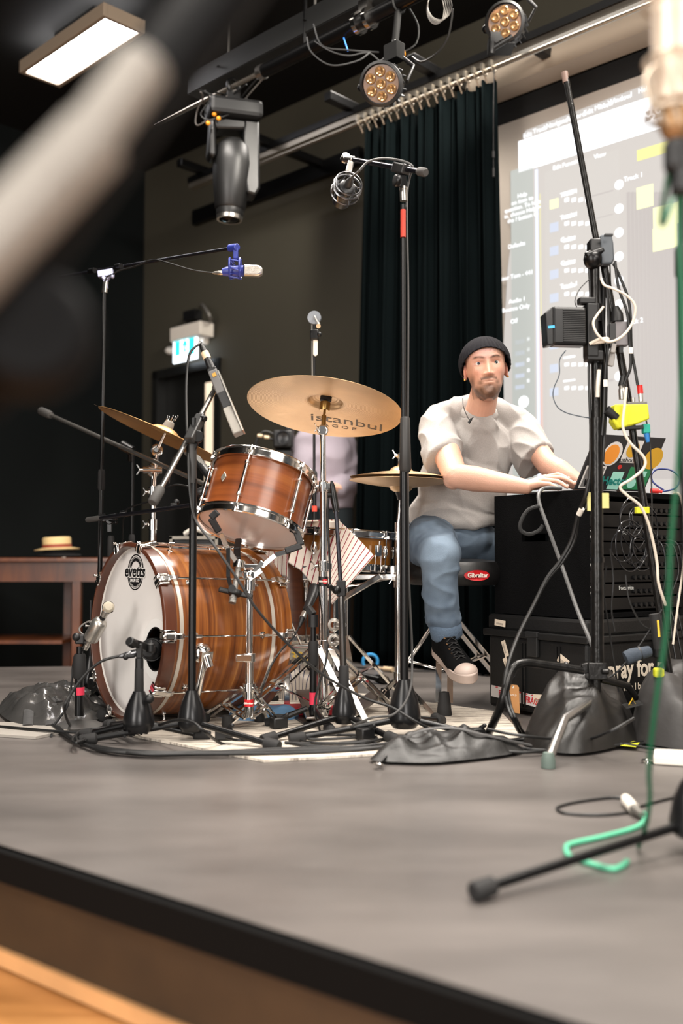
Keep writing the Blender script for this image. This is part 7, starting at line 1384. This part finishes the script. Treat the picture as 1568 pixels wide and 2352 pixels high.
# fingernails
for t_, m_ in zip(tp[:3], mi[:3]):
    dd = (t_ - m_).normalized(); build(MB().sph((0, 0, 0), (.0048, .0022, .0062), fr(t_ + V((0, -.003, .0052)), dd, (0, 0, 1)), 12, 8), 'fingernail', mat('fingernail', (232, 190, 176), .25), man)
# beanie
def bean(u, v):
    a = 2*PI*u; ca = math.cos(a)       # a=0 front
    zh = .020 + .050*ca + .0*math.sin(a)**2 if ca > 0 else .020 + .042*ca
    zh = -.008 + .080*max(ca, 0)**1.15 if ca > 0 else -.008 + .02*ca
    el0 = math.atan2(zh - .030, .093); e = el0 + (PI/2 - el0)*v; rx, ry, rz = .0905, .110, .0925
    k = 1 + .020*math.cos(a*34)*(1 - v**5) + (.02 if v < .03 else 0); flare = 1 + .02*(1 - v)**3
    return H.p(rx*k*flare*math.sin(a)*math.cos(e), -.016 + ry*k*flare*ca*math.cos(e), .030 + rz*math.sin(e)*(1 + .004*math.cos(a*34)))
build(MB().grid(lambda u, v: bean(u, min(v, .998)), 408, 30, True), 'beanie', mat('black_ribbed_knit', (24, 23, 26), .95, bump=.6, bs=420, spec=.15), man, ang=90, solid=.004)
# t-shirt
shirt = MB()
ch_c, be_c, he_c = P(1084, 1035, 3.83), P(1060, 1120, 3.82), P(1042, 1185, 3.84)
shirt.cap(P(1101, 978, 3.745), P(1092, 1030, 3.80), .072, .112, 28)
shirt.cap(P(1005, 978, 3.81), P(1182, 985, 3.87), .072, .068, 24); shirt.cap(P(1085, 938, 3.80), P(1008, 966, 3.81), .058, .066, 20); shirt.cap(P(1116, 940, 3.81), P(1178, 968, 3.85), .056, .064, 20)
shirt.sph((0, 0, 0), (.158, .125, .165), Matrix.Translation(ch_c), 28, 20); shirt.sph((0, 0, 0), (.168, .138, .16), Matrix.Translation(be_c), 28, 20)
shirt.lathe([(.001, -.055), (.160, -.055), (.168, -.03), (.168, .05), (.12, .1), (.001, .13)], Matrix.Translation(he_c) @ Matrix.Rotation(R(-7), 4, 'Y') @ Matrix.Diagonal((1, .82, 1, 1)), 40)
def sleeve(mb, a, b, r0, r1, tiltv):
    a, b = V(a), V(b); d = (b - a); M = fr(a, d); L = d.length; n = 28; rings = [(r0*.8, -.03), (r0, 0), (r0*1.0, L*.4), (r1, L*.85), (r1*1.03, L)]
    vs = []
    for i, (r, z) in enumerate(rings):
        for k in range(n):
            q = 2*PI*k/n; p_ = M @ V((r*math.cos(q), r*math.sin(q), z))
            if i >= 3: p_ = p_ + d.normalized()*((p_ - b).dot(V(tiltv)))*1.0
            vs.append(p_)
    fs = [(i*n + k, i*n + (k+1) % n, (i+1)*n + (k+1) % n, (i+1)*n + k) for i in range(len(rings) - 1) for k in range(n)] + [list(range(n))[::-1], [(len(rings)-1)*n + k for k in range(n)]]
    return mb.add(vs, fs)
sleeve(shirt, P(1003, 978, 3.80), P(1019, 1060, 3.615), .073, .071, (-.35, .1, 0)); sleeve(shirt, P(1188, 985, 3.86), P(1230, 1060, 3.735), .074, .078, (-.35, .1, 0))
def ridge(v, p=2.): return max(0, 1 - 2.2*abs(noise.noise(v)))**p
def fold(c, nrm_):
    w_ = V((noise.noise(c*4), noise.noise(c*4 + V((7, 0, 0))), noise.noise(c*4 + V((0, 7, 0)))))*.35
    hem = sstep(.80, .66, c.z); a1 = math.exp(-((c - Sr.lerp(Er, .35)).length/.11)**2); a2 = math.exp(-((c - Sl.lerp(El, .35)).length/.11)**2)
    vert = ridge(V((c.x*9, c.y*9, c.z*2.2)) + w_, 2.5); dg1 = ridge(V(((c.x*.7 + c.z*.7)*13, c.y*7, (c.z*.7 - c.x*.7)*4)) + w_, 2); hz = ridge(V((c.x*3, c.y*4, c.z*17)) + w_*1.5, 2)
    return .008*vert*(1 - hem*.6)*(1 - a1*.5) + .011*hz*hem + .011*dg1*(a1 + a2) + .004*dg1 - .004
shirtm = mat('heather_grey_cotton', (154, 149, 145), .92, bump=.35, bs=380, var=.07, vs=260, sheen=.15)
sh = organic(shirt, 't_shirt', shirtm, man, .005, 8, .6, disp=fold)
cc0 = P(1101, 944, 3.742); cax_ = V((.03, -.50, 1)).normalized()
build(MB().ring([(.058, -.012), (.069, -.018), (.071, -.010), (.0635, .008), (.061, .010), (.0585, .008)], fr(cc0, cax_, (1, 0, 0)) @ Matrix.Diagonal((1, 1.06, 1, 1)), 64), 'ribbed_collar', mat('ribbed_grey_collar', (160, 155, 151), .9, bump=.6, bs=300), sh)
build(MB().tube(spl([P(1062, 915, 3.70), P(1064, 935, 3.675), P(1072, 955, 3.66), P(1078, 966, 3.655)], 6), .0014, 6).tube([P(1076, 972, 3.65), P(1082, 962, 3.65)], .0048, 10).tube([P(1082, 962, 3.65), P(1087, 958, 3.65)], .002, 6), 'clip_microphone', blkp, man)
# jeans
je = MB(); kr, kl_ = P(1008, 1276, 3.47), P(1185, 1328, 3.86)
je.sph((0, 0, 0), (.168, .14, .10), Matrix.Translation(P(1035, 1238, 3.86)), 24, 16)
chain(je, [P(985, 1240, 3.82), P(992, 1250, 3.62), kr], [.098, .088, .072], 24); je.sph(kr + V((.0, -.002, -.01)), .070)
chain(je, [kr, P(1010, 1350, 3.50), P(1020, 1425, 3.535)], [.068, .064, .055], 24)
chain(je, [P(1080, 1240, 3.88), P(1130, 1282, 3.88), kl_], [.094, .086, .074], 24); chain(je, [kl_, P(1195, 1440, 3.92), P(1196, 1540, 3.92)], [.07, .06, .052], 20)
def jfold(c, n_):
    a = 1 - 2*abs(noise.noise(V((c.x*7, c.y*9, c.z*15)))); b = 1 - 2*abs(noise.noise(V((c.x*16, c.y*5, c.z*5 + 4)))); cuff = math.exp(-((c.z - P(0, 1435, 3.53).z)/.05)**2)
    return .0075*ridge(V((c.x*6, c.y*7, c.z*13)) + V((b, 0, 0))*.2, 1.6)*(1 + .8*math.exp(-((c - V((kr.x, kr.y + .12, kr.z))).length/.14)**2)) + .003*b + .009*cuff*ridge(V((c.x*4, c.y*4, c.z*26)), 1.5) - .002
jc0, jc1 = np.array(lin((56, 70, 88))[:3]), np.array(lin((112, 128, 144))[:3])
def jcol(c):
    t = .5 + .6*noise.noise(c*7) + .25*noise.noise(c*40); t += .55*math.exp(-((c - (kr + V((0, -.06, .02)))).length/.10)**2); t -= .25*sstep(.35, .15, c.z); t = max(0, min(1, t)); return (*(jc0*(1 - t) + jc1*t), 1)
jeanm = attr_mat('blue_denim', .9, .5, 500)
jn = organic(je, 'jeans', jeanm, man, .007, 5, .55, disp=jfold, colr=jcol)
build(MB().lathe([(.046, -.03), (.054, -.02), (.055, .0), (.056, .02), (.05, .03)], fr(P(1024, 1448, 3.54), P(1018, 1420, 3.535) - P(1026, 1465, 3.55), (1, 0, 0)), 40, False), 'gathered_cuff', mat('denim_cuff', (80, 96, 114), .9, bump=.8, bs=120), jn, solid=.004)
seam = mat('denim_seam', (70, 84, 104), .9)
for ps in ([(968, 1240, 3.52), (964, 1300, 3.44), (972, 1370, 3.46), (985, 1425, 3.49)],):
    pass
# shoes
def shoe(heel, toe, hint, label_side):
    heel, toe = V(heel), V(toe); X = (toe - heel).normalized(); Z = V(hint); Z = (Z - X*Z.dot(X)).normalized(); Y = Z.cross(X); M = Matrix((X, Y, Z)).transposed().to_4x4(); M.translation = heel; Ls = .285
    out = [(-.012, 0), (-.006, .024), (.02, .034), (.07, .035), (.12, .037), (.17, .046), (.22, .049), (.26, .036), (.28, .016), (.284, 0), (.28, -.016), (.26, -.036), (.22, -.047), (.17, -.042), (.12, -.035), (.07, -.034), (.02, -.033), (-.006, -.024)]
    o2 = [(q.x, q.y) for q in spl([V((x, y, 0)) for x, y in out], 3, True)]
    sole = build(MB().prism(o2, M, .034), 'shoe_sole', mat('off_white_rubber', (176, 158, 148), .55, bump=.2, bs=90), man, bevel=.004, ang=40)
    sec = [(-.006, .022, .085), (.01, .030, .125), (.035, .034, .15), (.065, .034, .145), (.09, .034, .115), (.12, .036, .092), (.16, .042, .074), (.2, .045, .060), (.24, .040, .050), (.262, .028, .044)]
    def up(u, v):
        x = v*(len(sec) - 1); i = min(int(x), len(sec) - 2); f = x - i; f2 = f*f*(3 - 2*f)*.4 + f*.6; a, w_, h = [sec[i][k]*(1 - f2) + sec[i+1][k]*f2 for k in range(3)]
        t = PI*u; cy, cz = math.cos(t), math.sin(t); p_ = 3.0 if a < .09 else 2.4
        return M @ V((a, w_*math.copysign(abs(cy)**(2/p_), cy), .028 + (h - .028)*abs(cz)**(2/p_)))
    upm = mat('black_canvas', (9, 9, 10), .9, bump=.3, bs=400, spec=.1); u_ = build(MB().grid(up, 28, 36), 'shoe_upper', upm, man, ang=80, solid=.003)
    build(MB().sph((0, 0, 0), (.040, .042, .026), M @ Matrix.Translation(V((.238, 0, .030))), 28, 16), 'toe_cap', mat('cream_toe_cap', (176, 158, 148), .45), man)
    for s in (-1, 1):
        for k in range(6):
            x = .085 + k*.021; hz_ = np.interp(x, [q[0] for q in sec], [q[2] for q in sec]); build(MB().lathe([(.0022, 0), (.0042, 0), (.0042, .002), (.0022, .002)], M @ Matrix.Translation(V((x, s*.0185, hz_ - .002))) @ Matrix.Rotation(R(-s*28), 4, 'X') @ Matrix.Rotation(R(28), 4, 'Y'), 12), 'eyelet', chrome, u_)
    mb = MB()
    for k in range(6):
        x = .085 + k*.021; h0 = np.interp(x, [q[0] for q in sec], [q[2] for q in sec]); x1 = x + .014; h1 = np.interp(x1, [q[0] for q in sec], [q[2] for q in sec])
        mb.tube([M @ V((x, -.018, h0 + .001)), M @ V(((x + x1)/2, 0, (h0 + h1)/2 + .008)), M @ V((x1, .018, h1 + .001))], .003, 6, el=.6); mb.tube([M @ V((x, .018, h0 + .001)), M @ V(((x + x1)/2, 0, (h0 + h1)/2 + .006)), M @ V((x1, -.018, h1 + .001))], .003, 6, el=.6)
    build(mb, 'laces', mat('black_laces', (28, 27, 27), .8), u_)
    return M
shoe(P(1008, 1502, 3.615), P(1074, 1566, 3.375), (.05, -.55, .8), 0)
shoe(V((kl_.x + .02, 3.97, .012)), V((kl_.x + .06, 3.70, .012)), (0, 0, 1), 1)
# camera operator behind the kit, on the lower floor
op = thing('person', 'person in a pale lilac shirt standing behind the big cymbal beside a video camera', 'person', V((-.08, 5.6, ZL)))
YO = 5.58; Ho = Head(P(742, 928, YO), (-.4, -1, 0), 0)
mb = add_head(MB(), Ho); mb.cap(Ho.p(0, -.02, -.06), P(742, 1010, YO), .052, .058)
oSr, oSl = P(706, 1015, YO - .06), P(785, 1012, YO + .06); oEl, oWl = P(800, 1110, YO - .0), P(760, 1128, YO - .18); oEr, oWr = P(690, 1105, YO - .1), P(735, 1118, YO - .28)
mb.cap(oSr, oSl, .05, .05); chain(mb, [oSl, oEl, oWl], [.045, .038, .026]); chain(mb, [oSr, oEr, oWr], [.045, .038, .026]); mb.cap(P(742, 1010, YO), P(745, 1120, YO), .08, .08)
for W, dd in ((oWl, V((-.8, -.5, .1))), (oWr, V((.7, -.6, .1)))):
    dd = dd.normalized(); ss = V((-dd.y, dd.x, 0)); kk = [W + dd*.08 + ss*x for x in (-.03, -.01, .01, .03)]
    hand(mb, W, kk, [k + dd*.03 - V((0, 0, .01)) for k in kk], [k + dd*.045 - V((0, 0, .03)) for k in kk], [W + dd*.02 + ss*.02, W + dd*.04 + ss*.04, W + dd*.06 + ss*.05, W + dd*.075 + ss*.05])
organic(mb, 'body', skin, op, .006, 3, colr=lambda c: (*skinA*.95, 1))
build(MB().sph((0, 0, 0), (.085, .1, .09), Ho.M @ Matrix.Translation(V((0, -.02, .04))), 24, 16).sph((0, 0, 0), (.08, .07, .13), Ho.M @ Matrix.Translation(V((0, -.05, -.04))), 20, 14), 'hair', mat('dark_brown_hair', (48, 36, 30), .7, bump=.8, bs=60, stretch=(1, 1, .2)), op)
so = MB(); so.cap(oSr, oSl, .07, .07, 20); so.sph((0, 0, 0), (.16, .12, .2), Matrix.Translation(P(745, 1055, YO))); so.lathe([(.001, -.1), (.155, -.1), (.16, 0), (.1, .12), (.001, .14)], Matrix.Translation(P(745, 1128, YO)) @ Matrix.Diagonal((1, .8, 1, 1)), 32)
so.cap(oSl, oEl, .07, .062, 18); so.cap(oEl, oEl.lerp(oWl, .6), .06, .05); so.cap(oSr, oEr, .068, .06, 18); so.cap(oEr, oEr.lerp(oWr, .6), .058, .048); so.cap(P(742, 1000, YO), oSl, .055, .065); so.cap(P(742, 1000, YO), oSr, .055, .065)
organic(so, 'shirt', mat('pale_lilac_cotton', (158, 148, 158), .85, bump=.2, bs=60), op, .012, 4, disp=lambda c, n_: .012*(1 - 2*abs(noise.noise(V((c.x*6, c.y*6, c.z*9))))))
to = MB()
for s in (-1, 1): chain(to, [P(745 + s*26, 1180, YO), V((P(745 + s*30, 1300, YO).x, YO - .03, .3)), V((P(745 + s*34, 1300, YO).x, YO, ZL + .06))], [.1, .075, .06], 18); to.cap(V((P(745 + s*34, 1300, YO).x, YO, ZL + .045)), V((P(745 + s*34, 1300, YO).x, YO - .17, ZL + .035)), .045, .035)
organic(to, 'trousers', mat('dark_teal_trousers', (30, 38, 42), .9), op, .012, 4)
vc = P(652, 1012, 5.2); vo = thing('video_camera', 'black video camera on a tripod beside the person in the lilac shirt', 'camera', V((vc.x, 5.2, ZL)))
build(MB().box(vc, (.1, .18, .09)).box(vc + V((.03, 0, .055)), (.04, .14, .02)), 'camera_body', blkp, vo, bevel=.008); build(MB().lathe([(.028, 0), (.036, .06), (.038, .1), (.03, .1), (.026, .085), (.001, .082)], fr(vc + V((.005, -.08, 0)), (0, -1, -.05)), 28), 'lens', mat('lens_barrel', (20, 21, 24), .25), vo)
build(MB().box(vc - V((0, 0, .08)), (.08, .12, .05)).cyl(vc - V((0, 0, .1)), vc - V((0, 0, .2)), .03).cyl(vc - V((0, 0, .2)), V((vc.x, 5.2, ZL + .5)), .02), 'tripod_head', blkp, vo, bevel=.004)
for a in (R(90), R(210), R(330)): leg(vo, vc - V((0, 0, .22)), V((vc.x, 5.2, ZL + .017)) + V((.4*math.cos(a), .4*math.sin(a), 0)), .013)
cable('camera_cable', 'black cable with gold plugs bending out of the left of the video camera', [vc + V((-.05, -.02, .0)), vc + V((-.12, -.03, .02)), vc + V((-.15, -.03, -.04)), vc + V((-.15, -.02, -.15))], .006)
cable('camera_cable', 'second black cable bending above it out of the video camera', [vc + V((-.05, -.02, .03)), vc + V((-.10, -.03, .045)), vc + V((-.14, -.03, .0)), vc + V((-.14, -.03, -.1))], .005)
for i, (dx, dz) in enumerate(((-.075, .012), (-.11, .02))): tag(build(MB().cyl(vc + V((dx, -.035, dz - .0)), vc + V((dx - .025, -.035, dz + .002)), .009), 'cable_plug', MATS['tan_plug']), ('inner', 'outer')[i] + ' cream plug on the cable of the video camera', 'plug')
